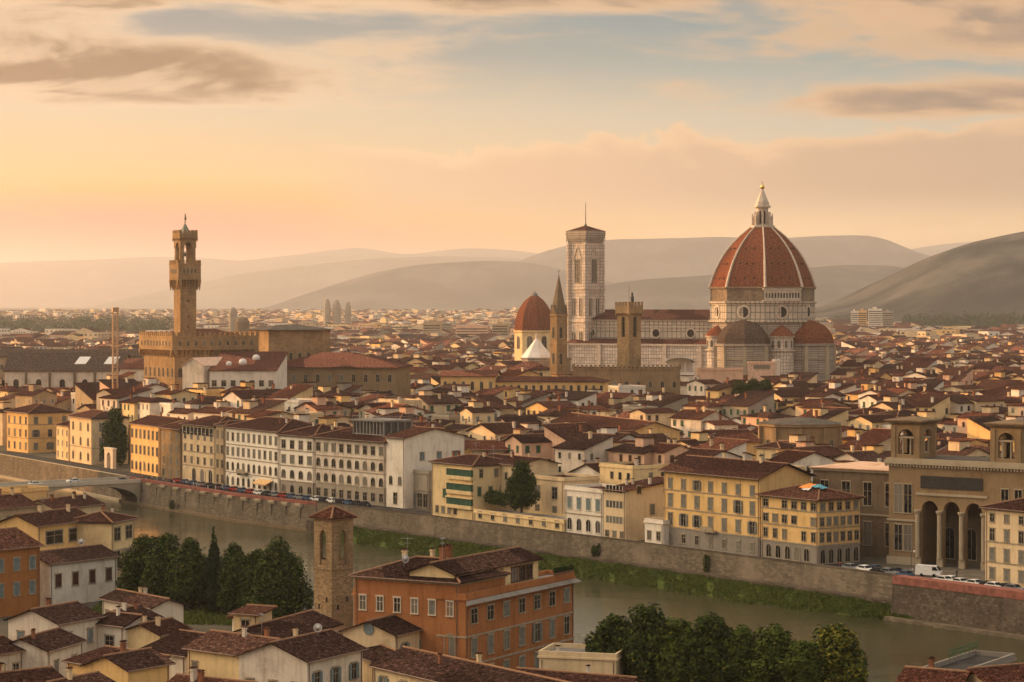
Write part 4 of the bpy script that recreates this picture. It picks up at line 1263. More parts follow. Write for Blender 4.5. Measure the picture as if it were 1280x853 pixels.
building('ruined_tower', 'short broken stone tower stump beside the steep dark roofed house', 'tower', P, R(-35), 7, 7, zat(450, 1060), 'flat', 0, 'sandstone', 'flat_grey')

# gallery of shops near the cathedral: pavilion with curved roof, wrapped scaffolds
P = by_depth(834, 1060)
def pavilion():
    t = thing('rooftop_pavilion', 'white pavilion with a curved dark roof open at the front below the nave', 'pavilion', P, 0.0)
    HAND.append((P, 0.0, 12, 10, 34))
    z0, z1 = zat(466, 1060), zat(449, 1060)
    mb = MB(); mb.box(0, 0, -1, 12, 10, z0, 0); mb.build('wall', MATS['white'], t)
    mb = MB(); n = 12
    for k in range(n):
        a0, a1 = math.pi * k / n, math.pi * (k + 1) / n
        q = lambda a, r: (6 - 6.3 * r * math.cos(a), z1 - 1.6 + 2.0 * r * math.sin(a))
        o0, o1, i0, i1 = q(a0, 1), q(a1, 1), q(a0, 0.9), q(a1, 0.9)
        ps = [(o0[0], -0.6, o0[1]), (o1[0], -0.6, o1[1]), (o1[0], 10, o1[1]), (o0[0], 10, o0[1]), (i0[0], -0.6, i0[1]), (i1[0], -0.6, i1[1]), (i1[0], 10, i1[1]), (i0[0], 10, i0[1])]
        mb.faces(ps, [(0, 1, 2, 3), (4, 7, 6, 5), (0, 4, 5, 1), (3, 2, 6, 7)])
    mb.build('roof', MATS['lead_roof'], t)
    mb = MB()
    for x in (0.3, 4, 8, 11.7): mb.box(x - 0.15, 0, z0, x + 0.15, 0.3, z1 - 1.2)
    mb.box(0, 9, z0, 12, 9.3, z1); mb.build('post', MATS['white_paint'], t)
pavilion()
building('orange_roof_terrace', 'low pink building with a dark flat roof just below the cathedral', 'house', by_depth(872, 1060), R(-3), 20, 9, zat(463, 1060), 'flat', 0, 'pink', 'lead_roof')
building('wrapped_scaffold', 'white boxy stair tower and pink sheeted wall beneath the dome', 'building', by_depth(935, 1060), R(-5), 12, 8, zat(455, 1060), 'flat', 0, 'scaffold_sheet', 'flat_grey', rows=[dict(z=zat(461, 1060), n=1, kind='plain', ww=7, wh=1.4)])
building('lift_shaft', 'narrow pale blue grey lift tower in front of the cathedral apse', 'tower', by_depth(966, 1060), R(-5), 3.2, 3.2, zat(452, 1060), 'flat', 0, 'white', 'flat_grey')
building('ochre_terrace', 'long ochre apartment block with a row of dark square windows below the trees', 'apartment block', *by_eave(850, 502, 1000, 500, 17)[:2], 36, 11, 17, 'hip', 0.3, 'ochre', 'roof_red', cap=False,
         rows=[dict(z=13, n=9, kind='plain', ww=1.5, wh=2.3), dict(z=8.5, n=9, kind='plain', ww=1.5, wh=2.3)])
P = W(962, 531, 19)
def round_hall():
    t = thing('round_hall', 'old octagonal stone hall with blind arches and a low dark roof among houses', 'church', (P.x + 10, P.y + 8, 0), 0)
    HAND.append((Vector((P.x - 3, P.y - 4, 0)), 0.0, 26, 24, 19))
    mb = MB(); mb.ring(10, [(12.2, -1), (12.2, 18), (12.9, 18.4), (12.9, 19.1)], 0.2)
    for k in range(10):
        mb.xf((0, 0, 0), 0.2 + k * math.pi / 5).box(11.6, -0.6, -1, 13.0, 0.6, 18)
    mb.xf(); mb.build('wall', MATS['sandstone'], t)
    mb = MB(); mb.ring(10, [(13.1, 19.1), (6, 20.4), (0.4, 20.9)], 0.2); mb.build('roof', MATS['lead_roof'], t)
    for k in range(10):
        a = 0.2 + (k + 0.5) * math.pi / 5; r = 12.2 * math.cos(math.pi / 10)
        put_window(t, (r * math.cos(a), r * math.sin(a), 9), a + math.pi / 2, 'arch', 1.8, 5.5)
round_hall()
a, rot, w = by_eave(686, 528, 787, 540, 16)
building('yellow_long_house', 'long yellow house with ten tall brown shuttered windows and a blank yellow gable', 'house', a, rot, w, 17, 16, 'gable_x', 0.32, 'ochre', 'roof', rows=[dict(z=10.5, n=10, kind='closed', ww=1.3, wh=3.6, shut='shutter_olive'), dict(z=5, n=10, kind='closed', ww=1.2, wh=2.6, shut='shutter_olive')], chim=2, ant=2)
a, rot, w = by_eave(866, 549, 912, 553, 15)
building('yellow_gable_house', 'plain yellow house showing one blank gable wall above the long roof', 'house', a, rot - 0.2, w, 13, 15, 'gable_y', 0.3, 'ochre', 'roof_red', rows=[dict(z=11.5, n=1, kind='plain', ww=0.7, wh=0.9)], chim=1)
a, rot, w = by_eave(1215, 494, 1290, 498, 17)
building('grey_corner_palace', 'broad grey beige palace with large windows behind the loggia roofs', 'palace', a, rot, w + 8, 16, 17, 'hip', 0.3, 'tan', 'roof_red', cap=False, rows=[dict(z=9.5, n=5, kind='plain', ww=1.8, wh=3.2)])
a, rot, w = by_eave(946, 561, 984, 563, 15)
building('terrace_house', 'small yellow tower house with pale blue shutters behind the long yellow palace', 'house', a, rot, 8, 9, 15.5, 'hip', 0.3, 'pale_yellow', 'roof', rows=[dict(z=11.5, n=2, kind='closed', ww=1.2, wh=2.0, shut='shutter_blue')])
a, rot, w = by_eave(590, 562, 618, 562, 16.5)
building('grey_panel_house', 'cream house with a big blank grey panel wall behind the river row', 'house', a, rot, w + 3, 12, 16.5, 'gable_x', 0.3, 'grey', 'roof_red', chim=1, rows=[dict(z=12, n=3, kind='plain', ww=1.0, wh=1.3)])
# far office slabs and the cluster of pointed towers on the plain
for i, (px, ph, wd) in enumerate(((409, 374, 9), (421, 375, 11), (435, 378, 8))):
    D = 4300; X = (px - 640) / F * D
    t = thing('office_tower', ['leftmost of three dark pointed towers on the hazy plain', 'middle one of three dark pointed towers on the hazy plain', 'rightmost of three dark pointed towers on the hazy plain'][i], 'tower', (X, D, 0), group='pointed towers on the plain')
    zt = zat(ph, D); hw = wd / F * D / 2
    mb = MB(); mb.ring(10, [(hw, 0), (hw, zt - 16), (hw * 0.85, zt - 8), (hw * 0.45, zt)], 0.3); mb.build('tower_shell', MATS['grey'], t)
for i, (px, D, wpx, top, c, lb) in enumerate(((540, 3100, 22, 402, 'tan', 'wide tan office slab beyond the old city'), (556, 3200, 16, 404, 'grey', 'grey stepped office slab next to the tan slab'), (590, 3000, 40, 407, 'pink', 'long pinkish housing slab above green trees'),
                                          (625, 3000, 20, 405, 'tan', 'short tan housing block at the end of the pink slab'), (1068, 3800, 9, 389, 'white', 'pale square apartment tower standing beyond the dome'), (1078, 3800, 11, 388, 'golden', 'sunlit golden apartment tower beyond the dome'),
                                          (1094, 3700, 17, 386, 'white', 'tall white apartment tower beyond the dome'), (1110, 3750, 13, 389, 'grey', 'grey apartment tower at the end of the white towers'), (290, 2600, 10, 384, 'grey', 'small grey domed hall far behind the town hall'), (301, 2300, 18, 396, 'brown_stone', 'round brown gasholder like hall behind the town hall'))):
    X = (px - 640) / F * D; ww = wpx / F * D
    t = thing('apartment_tower', lb, 'apartment block', (X - ww / 2, D, 0), R(-8))
    HAND.append((Vector((X - ww / 2, D, 0)), R(-8), ww, ww * 0.6, 30))
    zt = zat(top, D)
    mb = MB()
    if 'domed' in lb or 'round' in lb: mb.ring(16, [(ww / 2, 0), (ww / 2, zt - 5), (ww * 0.38, zt - 1.5), (0.3, zt)], 0, ww / 2, ww / 2)
    else: mb.box(0, 0, 0, ww, ww * 0.6, zt); mb.box(ww * 0.3, ww * 0.2, zt, ww * 0.6, ww * 0.45, zt + 2.5)
    mb.build('wall', MATS[c], t)
    if not ('domed' in lb or 'round' in lb):
        nr = int((zt - 4) / 3.3)
        for k in range(nr):
            mb2 = MB(); mb2.box(0.6, -0.06, 4 + k * 3.3, ww - 0.6, 0.02, 5.5 + k * 3.3); mb2.build('window_band', MATS['glass'], t)
# ------------------------------------------------------------------ river walls, bridge
def wall_run(name, label, pts, z0, z1, th, mats, ledge=None, parapet=None, group=None):
    o = None
    mb = MB()
    n = len(pts)
    inn = [p + NR * (-0.3) for p in pts]; out = [p + NR * (-0.3 - th) for p in pts]
    for i in range(n - 1):
        a, b, c, d = out[i], out[i + 1], inn[i + 1], inn[i]
        a2, b2 = a - NR * 0.9, b - NR * 0.9          # battered foot
        mb.poly([(a2.x, a2.y, z0), (b2.x, b2.y, z0), (b.x, b.y, z1), (a.x, a.y, z1)], 0)
        mb.poly([(a.x, a.y, z1), (b.x, b.y, z1), (c.x, c.y, z1), (d.x, d.y, z1)], 1)
        mb.poly([(c.x, c.y, z0), (d.x, d.y, z0), (d.x, d.y, z1), (c.x, c.y, z1)], 0)
        if ledge:
            e, f = a2 - NR * ledge[0], b2 - NR * ledge[0]
            mb.poly([(e.x, e.y, z0), (f.x, f.y, z0), (f.x, f.y, ledge[1]), (e.x, e.y, ledge[1])], 1)
            mb.poly([(e.x, e.y, ledge[1]), (f.x, f.y, ledge[1]), (b2.x, b2.y, ledge[1]), (a2.x, a2.y, ledge[1])], 1)
        if parapet:
            e, f = a - NR * 0.12, b - NR * 0.12
            g, h = d + NR * 0.05, c + NR * 0.05
            ps = [(e.x, e.y, parapet[0]), (f.x, f.y, parapet[0]), (h.x, h.y, parapet[0]), (g.x, g.y, parapet[0])]
            ps += [(x, y, parapet[1]) for x, y, z in ps]
            mb.faces(ps, [(0, 1, 5, 4), (1, 2, 6, 5), (2, 3, 7, 6), (3, 0, 4, 7), (4, 5, 6, 7), (3, 2, 1, 0)], 2)
    for e in (0, -1):
        a, d = out[e], inn[e]; a2 = a - NR * 0.9
        mb.poly([(a2.x, a2.y, z0), (a.x, a.y, z1), (d.x, d.y, z1), (d.x, d.y, z0)], 0)
    o = mb.build(name, mats)
    tag(o, label, 'embankment wall', group)
    return o
def lerp_wall(px): return on_front(px, 0)
red = [MATS['rubble'], MATS['stone_trim'], MATS['red_parapet']]
w1 = wall_run('embankment_wall', 'far stone river wall running on beyond the bridge', [WALL[1], WALL[2], lerp_wall(160)], -9, 1.0, 0.8, [MATS['wall_stone'], MATS['stone_trim'], MATS['stone_trim']], (1.2, -6.2), (0.9, 1.06))
lf = [lerp_wall(x) for x in (166, 230, 300, 360, 400)]
w2 = wall_run('embankment_wall', 'tall tan river wall with a reddish parapet below the white palaces', lf, -9, 0.1, 0.8, [MATS['wall_stone'], MATS['brown_stone'], MATS['red_parapet']], (1.5, -6.3), (0.1, 1.0))
mid = [lerp_wall(x) for x in (401, 440, 530, 620, 705, 790, 880, 980, 1060, 1140)]
w3 = wall_run('embankment_wall', 'long rough stone river wall above the grassy bank', mid, -9, 1.0, 0.8, [MATS['wall_stone'], MATS['rubble'], MATS['rubble']], (2.6, -3.6), (0.98, 1.12))
rt = [lerp_wall(x) - NR * 2.2 for x in (1141, 1200, 1280)] + [WALL[-1] - NR * 2.2]
w4 = wall_run('embankment_wall', 'dark rubble river bastion with a red brick parapet by the library square', rt, -9, 0.0, 3.0, [MATS['rubble'], MATS['wall_stone'], MATS['red_parapet']], (1.6, -6.3), (0.0, 1.5))
# corbelled brackets under the red walkway, part of the left wall
mb = MB()
for i in range(13):
    px = 175 + i * 17
    p = lerp_wall(px) - NR * 1.15; u = UR
    for (h0, h1, e) in ((-0.9, -0.45, 0.35), (-0.45, 0.12, 0.75)):
        a = p - u * 1.6; b = p + u * 1.6
        ps = [(a.x, a.y, h0), (b.x, b.y, h0), (b.x - NR.x * e, b.y - NR.y * e, h0), (a.x - NR.x * e, a.y - NR.y * e, h0)]
        ps += [(x, y, h1) for x, y, z in ps]
        mb.faces(ps, [(1, 0, 4, 5), (2, 1, 5, 6), (3, 2, 6, 7), (0, 3, 7, 4), (5, 4, 7, 6), (0, 1, 2, 3)])
mb.build('bracket', MATS['stone_trim'], w2)
mb = MB()
for i in range(12):
    px = 182 + i * 18; p = lerp_wall(px) - NR * 2.02
    mb.xf((p.x, p.y, 0), RIV_ROT).box(-0.5, 0.45, -9, 0.5, 1.2, -0.9)
mb.xf(); mb.build('buttress', MATS['wall_stone'], w2)

def bridge():
    A = lerp_wall(163); rot = math.atan2(-NR.y, -NR.x)
    t = thing('bridge', 'pale stone bridge with low arches crossing the river to the near bank', 'bridge', (A.x, A.y, 0), rot)
    # local x runs across the river away from the city, local +y is downstream (away from the camera side)
    L, wd = 118.0, 11.0
    mb = MB(); n = 24
    spans = [(3, 38), (42, 76), (80, 114)]
    def under(x):
        for a, b in spans:
            if a < x < b:
                q = (x - (a + b) / 2) / ((b - a) / 2)
                return -5.6 + 5.0 * math.sqrt(max(0, 1 - q * q)) ** 0.9
        return -9.5
    xs = sorted(set([0, L] + [a + (b - a) * (0.5 - 0.5 * math.cos(math.pi * i / n)) for a, b in spans for i in range(n + 1)] + [s[0] - 1e-3 for s in spans] + [s[1] + 1e-3 for s in spans]))
    for y, flip in ((0, False), (wd, True)):
        for x0, x1 in zip(xs, xs[1:]):
            f = [(x0, y, under(x0)), (x1, y, under(x1)), (x1, y, 0.0), (x0, y, 0.0)]
            mb.poly(f if not flip else f[::-1], 0)
    for x0, x1 in zip(xs, xs[1:]):
        mb.poly([(x0, 0, under(x0)), (x0, wd, under(x0)), (x1, wd, under(x1)), (x1, 0, under(x1))], 1)
    mb.poly([(0, 0, 0), (L, 0, 0), (L, wd, 0), (0, wd, 0)], 2)
    mb.build('span', [MATS['stone_trim'], MATS['rubble'], MATS['asphalt']], t)
    for y in (-0.25, wd - 0.15):
        mb = MB(); mb.box(0, y, -0.25, L, y + 0.4, 0.95); mb.build('parapet', MATS['pale_trim'], t)
    for x in (40, 78):
        mb = MB(); mb.prism([(x - 2, -0.3), (x, -3.2), (x + 2, -0.3), (x + 2, wd + 0.3), (x, wd + 3.2), (x - 2, wd + 0.3)], -9.5, -1.6); mb.ring(8, [(2.3, -1.6), (0.4, -0.6)], 0, x, -0.9); mb.build('pier', MATS['rubble'], t)
    return A, rot
BR_A, BR_ROT = bridge()

# ------------------------------------------------------------------ palaces along the river, left to right
def riv(name, label, cat, x0, x1, setback, eave_y, depth, **kw):
    a, rot, w = by_river(x0, x1, setback)
    h = CAM_H - (eave_y - HORIZON) * a.y / F
    rows = []
    for sp in kw.pop('auto', ()):
        sp = dict(sp); nr = sp.pop('nr'); lo = sp.pop('lo', 0.0); hi = sp.pop('hi', h - 0.6); kinds = sp.pop('kinds', None); fr = sp.pop('frac', 0.52)
        fh = (hi - lo) / nr
        for k in range(nr):
            r = dict(sp); r['z'] = lo + fh * (k + 0.25); r['wh'] = fh * fr
            if kinds: r['kind'] = kinds[k]
            rows.append(r)
    return building(name, label, cat, a, rot, w, depth, h, rows=rows + list(kw.pop('rows', ())), **kw), (a, rot, w, h)

S = 12
riv('river_villa', 'golden lit villa at the far bend of the river wall', 'villa', 8, 36, 16, 514, 17, wall='golden', chim=2, courses=(5.2, 10.3),
    auto=[dict(nr=3, n=4, kind='plain', ww=1.2), dict(side='r', nr=3, n=3, kind='mix', ww=1.5)])
riv('river_house', 'tall cream townhouse with a dark portico next to the big tree', 'house', 87, 115, 13, 520, 13, wall='cream', chim=2, courses=(5.5,),
    auto=[dict(nr=3, n=3, kind='arch', ww=1.5), dict(side='r', nr=3, n=2, kind='mix', ww=1.2)])
riv('river_house', 'low cream wing with pale window frames beside the portico townhouse', 'house', 70, 86.5, 13, 531, 11, wall='pale_yellow', o=0.4,
    auto=[dict(nr=3, n=3, kind='plain', ww=1.0, frame='frame_white')])
(g, _), (a, rot, w, h) = riv('river_house', 'golden sunlit house with arcade and two rows of dark loggia windows', 'house', 163, 199, S, 529, 14, wall='golden', kind='gable_x', chim=3,
    auto=[dict(nr=3, n=7, kinds=['arch', 'plain', 'plain'], kind='plain', ww=1.55)])
riv('river_house', 'grey brown corner house with pyramid roof between golden and cream fronts', 'house', 200.5, 226, S, 534, 13, wall='sandstone', o=1.0,
    auto=[dict(nr=4, n=3, kind='semi', ww=1.2), dict(side='r', nr=3, n=2, kind='plain', ww=1.2)])
(g, _), (a, rot, w, h) = riv('river_palace', 'cream palace with three ground floor arches and a dark top loggia', 'palace', 227.5, 268.5, S, 529.5, 15, wall='cream', chim=2, courses=(5.0, 9.4),
    auto=[dict(nr=3, lo=5.0, hi=16.2, n=5, kind='semi', ww=1.35)], rows=[dict(z=0.3, n=3, x0=6, kind='arch', ww=2.6, wh=4.2, frame='pale_trim')])
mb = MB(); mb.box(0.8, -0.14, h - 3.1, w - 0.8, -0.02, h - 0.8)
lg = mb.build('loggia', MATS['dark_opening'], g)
for k in range(9):
    mb = MB(); x = 0.8 + (w - 1.6) * k / 8; mb.box(x - 0.15, -0.22, h - 3.1, x + 0.15, -0.141, h - 0.8); mb.build('post', MATS['frame_white'], lg)
riv('river_house', 'narrow tan house squeezed between the cream and the white palace', 'house', 269.3, 280.5, S, 531, 15, wall='tan', o=0.5,
    auto=[dict(nr=4, n=2, kind='plain', ww=1.3)])
(g, _), (a, rot, w, h) = riv('river_palace', 'long white palace with four window rows and balcony over the door', 'palace', 281.5, 348.5, S, 533.5, 18, wall='palace_white', chim=3, courses=(4.6, 8.9, 13.0),
    auto=[dict(nr=4, n=10, kinds=['arch', 'arch', 'semi', 'semi'], kind='semi', ww=1.35)])
mb = MB(); x = w * 0.36; mb.box(x - 3, -1.3, 4.9, x + 3, -0.13, 5.2); mb.box(x - 3, -1.3, 5.2, x + 3, -1.15, 6.1); [mb.box(x + q - .2, -1.1, 4.2, x + q + .2, -0.13, 4.9) for q in (-2.4, 2.4)]
mb.build('balcony', MATS['frame_stone'], g)
mb = MB(); x = w * 0.78; mb.faces([(x - 4.5, -0.13, 3.9), (x + 4.5, -0.13, 3.9), (x + 4.5, -2.6, 2.9), (x - 4.5, -2.6, 2.9), (x + 4.5, -2.6, 2.5), (x - 4.5, -2.6, 2.5)], [(0, 3, 2, 1), (3, 5, 4, 2), (0, 5, 3), (1, 2, 4)])
mb.build('awning', MATS['awning_cream'], g)
riv('river_palace', 'grey white palace with tall arched first floor windows and four rows', 'palace', 349.3, 392.5, S, 543, 17, wall='palace_white', base=(4.2, 'grey'), chim=2, courses=(8.6, 13),
    auto=[dict(nr=4, n=4, kinds=['arch', 'arch', 'semi', 'plain'], kind='arch', ww=1.9)])
(g, rf), (a, rot, w, h) = riv('river_palace', 'widest grey palace with nine window bays and a glass penthouse on top', 'palace', 393.3, 481.5, S, 546, 16, wall='dirty_white', base=(4.6, 'grey'), courses=(8.6, 12.4), o=1.1,
    auto=[dict(nr=4, n=9, kinds=['plain', 'arch', 'arch', 'plain'], kind='arch', ww=1.75)], rows=[])
mb = MB(); q0, q1 = w * 0.42, w * 0.86; z0 = h + 1.0
mb.box(q0, 3, z0, q1, 13, z0 + 0.6, 0); mb.box(q0 + 0.6, 3.6, z0 + 0.6, q1 - 0.6, 12.4, z0 + 4.0, 1); mb.box(q0 - 0.2, 2.8, z0 + 4.0, q1 + 0.2, 13.2, z0 + 4.5, 0)
for k in range(10): x = q0 + 0.3 + (q1 - q0 - 0.6) * k / 9; mb.box(x - 0.22, 3.1, z0 + 0.6, x + 0.22, 3.55, z0 + 4.0, 0)
for k in range(5): y = 3.3 + 9.4 * k / 4; mb.box(q1 - 0.55, y - 0.22, z0 + 0.6, q1 - 0.1, y + 0.22, z0 + 4.0, 0)
for k in range(14): x = q0 + (q1 - q0) * k / 13; mb.beam((x, 3, z0 + 4.5), (x, 3, z0 + 5.5), 0.05, 2)
mb.beam((q0, 3, z0 + 5.5), (q1, 3, z0 + 5.5), 0.06, 2); mb.beam((q1, 3, z0 + 5.5), (q1, 13, z0 + 5.5), 0.06, 2)
mb.build('penthouse', [MATS['flat_grey'], MATS['glass'], MATS['steel']], g)
(g, _), (a, rot, w, h) = riv('river_house', 'tall plain white house with scattered blue windows at the end of the palaces', 'house', 483, 505.5, S, 546, 20, wall='white', kind='gable_x', p=0.22, chim=2, ant=1,
    rows=[dict(z=1.0, n=1, kind='plain', ww=1.6, wh=3), dict(z=6.3, n=2, kind='arch', ww=1.4, wh=2.2), dict(side='r', z=13.0, n=3, kind='closed', ww=1.3, wh=1.9, shut='shutter_blue', x0=3), dict(side='r', z=9.0, n=2, kind='plain', ww=1.5, wh=2.2, x0=9)])
a, rot, w = by_river(507, 538, S + 3)
building('courtyard_annex', 'low dark annex with a glazed ground floor beside the green balcony house', 'house', a, rot, w - 0.8, 12, 9.5, 'flat', 0, 'grey', 'flat_grey', base=(5.0, 'grey_base'), rows=[dict(z=0.6, n=4, kind='plain', ww=2.2, wh=3.6)])
# yellow house with green awnings, standing right on the wall
(g, _), (a, rot, w, h) = riv('balcony_house', 'yellow house with three dark green glazed balcony bands standing on the river wall', 'house', 540, 592, 4.0, 577, 14, wall='pale_yellow', kind='hip', p=0.25, chim=4, ant=2, cap=True,
    rows=[dict(side='r', z=11.2, n=3, kind='plain', ww=1.0, wh=1.9), dict(side='r', z=6.5, n=4, kind='closed', ww=1.0, wh=2.2, shut='shutter_green'), dict(z=1.4, n=4, kind='plain', ww=1.3, wh=1.6, x0=1, x1=12), dict(z=5.4, n=1, kind='closed', ww=1.8, wh=2.2, shut='shutter_green', x0=4, x1=8)])
for k in range(3):
    z = h - 3.0 - k * 3.7
    mb = MB(); mb.box(w * 0.40, -0.75, z - 0.9, w - 0.3, 0.02, z, 0); mb.box(w * 0.40, -0.55, z, w - 0.3, 0.02, z + 1.75, 1); mb.box(w * 0.38, -0.85, z + 1.75, w - 0.2, 0.02, z + 2.0, 0)
    for q in range(9): x = w * 0.40 + (w * 0.6 - 0.3) * q / 8; mb.box(x - 0.07, -0.62, z, x + 0.07, -0.551, z + 1.75, 2)
    mb.build('green_loggia', [MATS['pale_yellow'], MATS['loggia_green'], MATS['shutter_green']], g)
riv('river_wing', 'single storey cream range with a roof garden on the river wall', 'house', 592.8, 705, 3.0, 641, 9, wall='pale_yellow', kind='flat', roof='flat_grey',
    rows=[dict(z=1.4, n=7, kind='plain', ww=1.3, wh=1.5)])
a, rot, w = by_river(594, 650, 12.4)
building('garden_house', 'cream house behind the roof garden with small scattered dark windows', 'house', a, rot, w, 12, 14.5, 'gable_x', 0.24, 'cream', 'roof', chim=3, rows=[dict(z=10.6, n=5, kind='plain', ww=0.9, wh=1.6), dict(z=6.4, n=5, kind='semi', ww=0.9, wh=1.6, shut='shutter_green')])
a, rot, w = by_river(661, 704.5, 12.4)
building('terrace_house', 'cream house with a pale green corner and roof terrace railing of pots', 'house', a, rot, w, 11, 11.5, 'flat', 0, 'cream', 'roof_red', rows=[dict(z=7.0, n=2, kind='plain', ww=2.0, wh=2.8), dict(z=2.8, n=2, kind='plain', ww=1.6, wh=2.2)])
riv('small_palace', 'small white palace with two rows of four tall windows on the river wall', 'palace', 706.5, 753.5, 3.6, 612, 11, wall='white', kind='flat', roof='roof_red', courses=(5.0,),
    auto=[dict(nr=2, n=4, kinds=['arch', 'closed'], kind='closed', ww=1.7, shut='shutter_blue', frame='frame_white', frac=0.56)])
(g, _), (a, rot, w, h) = riv('river_house', 'narrow pale house with three dark window bands beside the small white palace', 'house', 754.5, 782, 3.6, 611, 16, wall='cream', kind='shed', p=0.12, chim=3, ant=1,
    rows=[dict(z=0.8, n=3, kind='plain', ww=1.2, wh=1.3), dict(side='r', z=11, n=2, kind='plain', ww=1.1, wh=1.7), dict(side='r', z=6, n=1, kind='plain', ww=1.2, wh=2.2)])
for k in range(3):
    mb = MB(); z = 4.0 + k * 3.6; mb.box(1.0, -0.06, z, w - 1.0, 0.02, z + 1.6, 0)
    for q in range(6): x = 1.0 + (w - 2) * q / 5; mb.box(x - 0.1, -0.12, z, x + 0.1, -0.061, z + 1.6, 1)
    mb.build('window_band', [MATS['glass'], MATS['frame_white']], g)
riv('garden_lodge', 'tiny white flat roofed lodge against the tall yellow palace', 'house', 806, 829, 3.2, 653, 8, wall='white', kind='flat', roof='flat_grey', rows=[dict(z=1.4, n=2, kind='plain', ww=1.2, wh=1.8)])
(g, _), (a, rot, w, h) = riv('river_palace', 'big yellow palace with seven bays of grey shutters and grey stone ground floor', 'palace', 830, 949.5, 5.0, 588, 15, wall='ochre', kind='gable_x', p=0.36, base=(4.3, 'grey_base'), courses=(8.6, 12.8), chim=3, ant=1, o=1.0,
    rows=[dict(z=1.2, n=7, kind='semi', ww=1.2, wh=1.9), dict(z=5.1, n=7, kind='mix', ww=1.5, wh=2.6), dict(z=9.3, n=7, kind='mix', ww=1.5, wh=2.7), dict(z=13.4, n=7, kind='mix', ww=1.4, wh=2.1)])
mb = MB(); x = w * 0.5; mb.box(x - 2.2, -1.2, 4.4, x + 2.2, -0.13, 4.7); mb.box(x - 2.2, -1.2, 4.7, x + 2.2, -1.08, 5.6); mb.build('balcony', MATS['frame_stone'], g)
(g, rf), (a, rot, w, h) = riv('river_house', 'yellow corner house with blue and orange tarpaulin on its roof', 'house', 951.5, 1023, 5.0, 618, 12, wall='ochre', kind='hip', p=0.3, base=(4.0, 'grey_base'), courses=(7.6, 11), chim=0, o=0.9,
    rows=[dict(z=4.9, n=6, kind='plain', ww=1.2, wh=1.9, skip=(3,)), dict(z=8.3, n=6, kind='plain', ww=1.5, wh=1.6, skip=(4,)), dict(z=11.5, n=6, kind='plain', ww=1.5, wh=1.5, skip=(1,)),
          dict(z=0.6, n=5, kind='arch', ww=1.5, wh=2.7, x0=1, x1=16),
          dict(side='r', z=0.4, n=5, kind='arch', ww=1.3, wh=2.9), dict(side='r', z=4.9, n=6, kind='plain', ww=1.1, wh=1.9), dict(side='r', z=8.3, n=6, kind='plain', ww=1.1, wh=1.7), dict(side='r', z=11.5, n=5, kind='plain', ww=1.2, wh=1.6)])
for nm, mt, x0, x1, y0, y1, dz in (('tarpaulin', 'tarp_blue', w * 0.62, w * 0.8, 4.2, 6.3, 0.55), ('tarpaulin', 'tarp_orange', w * 0.45, w * 0.62, 3.4, 6.0, 0.5), ('tarpaulin', 'white_paint', w * 0.55, w * 0.66, 2.6, 3.9, 0.45)):
    mb = MB(); n = 5
    for i in range(n):
        for j in range(n):
            P4 = []
            for (u, v) in ((i, j), (i + 1, j), (i + 1, j + 1), (i, j + 1)):
                x = x0 + (x1 - x0) * u / n; y = y0 + (y1 - y0) * v / n
                P4.append((x, y, roof_z(w, 12, h, 'hip', 0.3, 0.9, x, y) + dz + 0.1 * math.sin(u * 2.1 + v) ))
            mb.poly(P4)
    mb.box(x0, y0, h, x1, y1, h + 0.3); mb.build(nm, MATS[mt], rf, smooth=True)

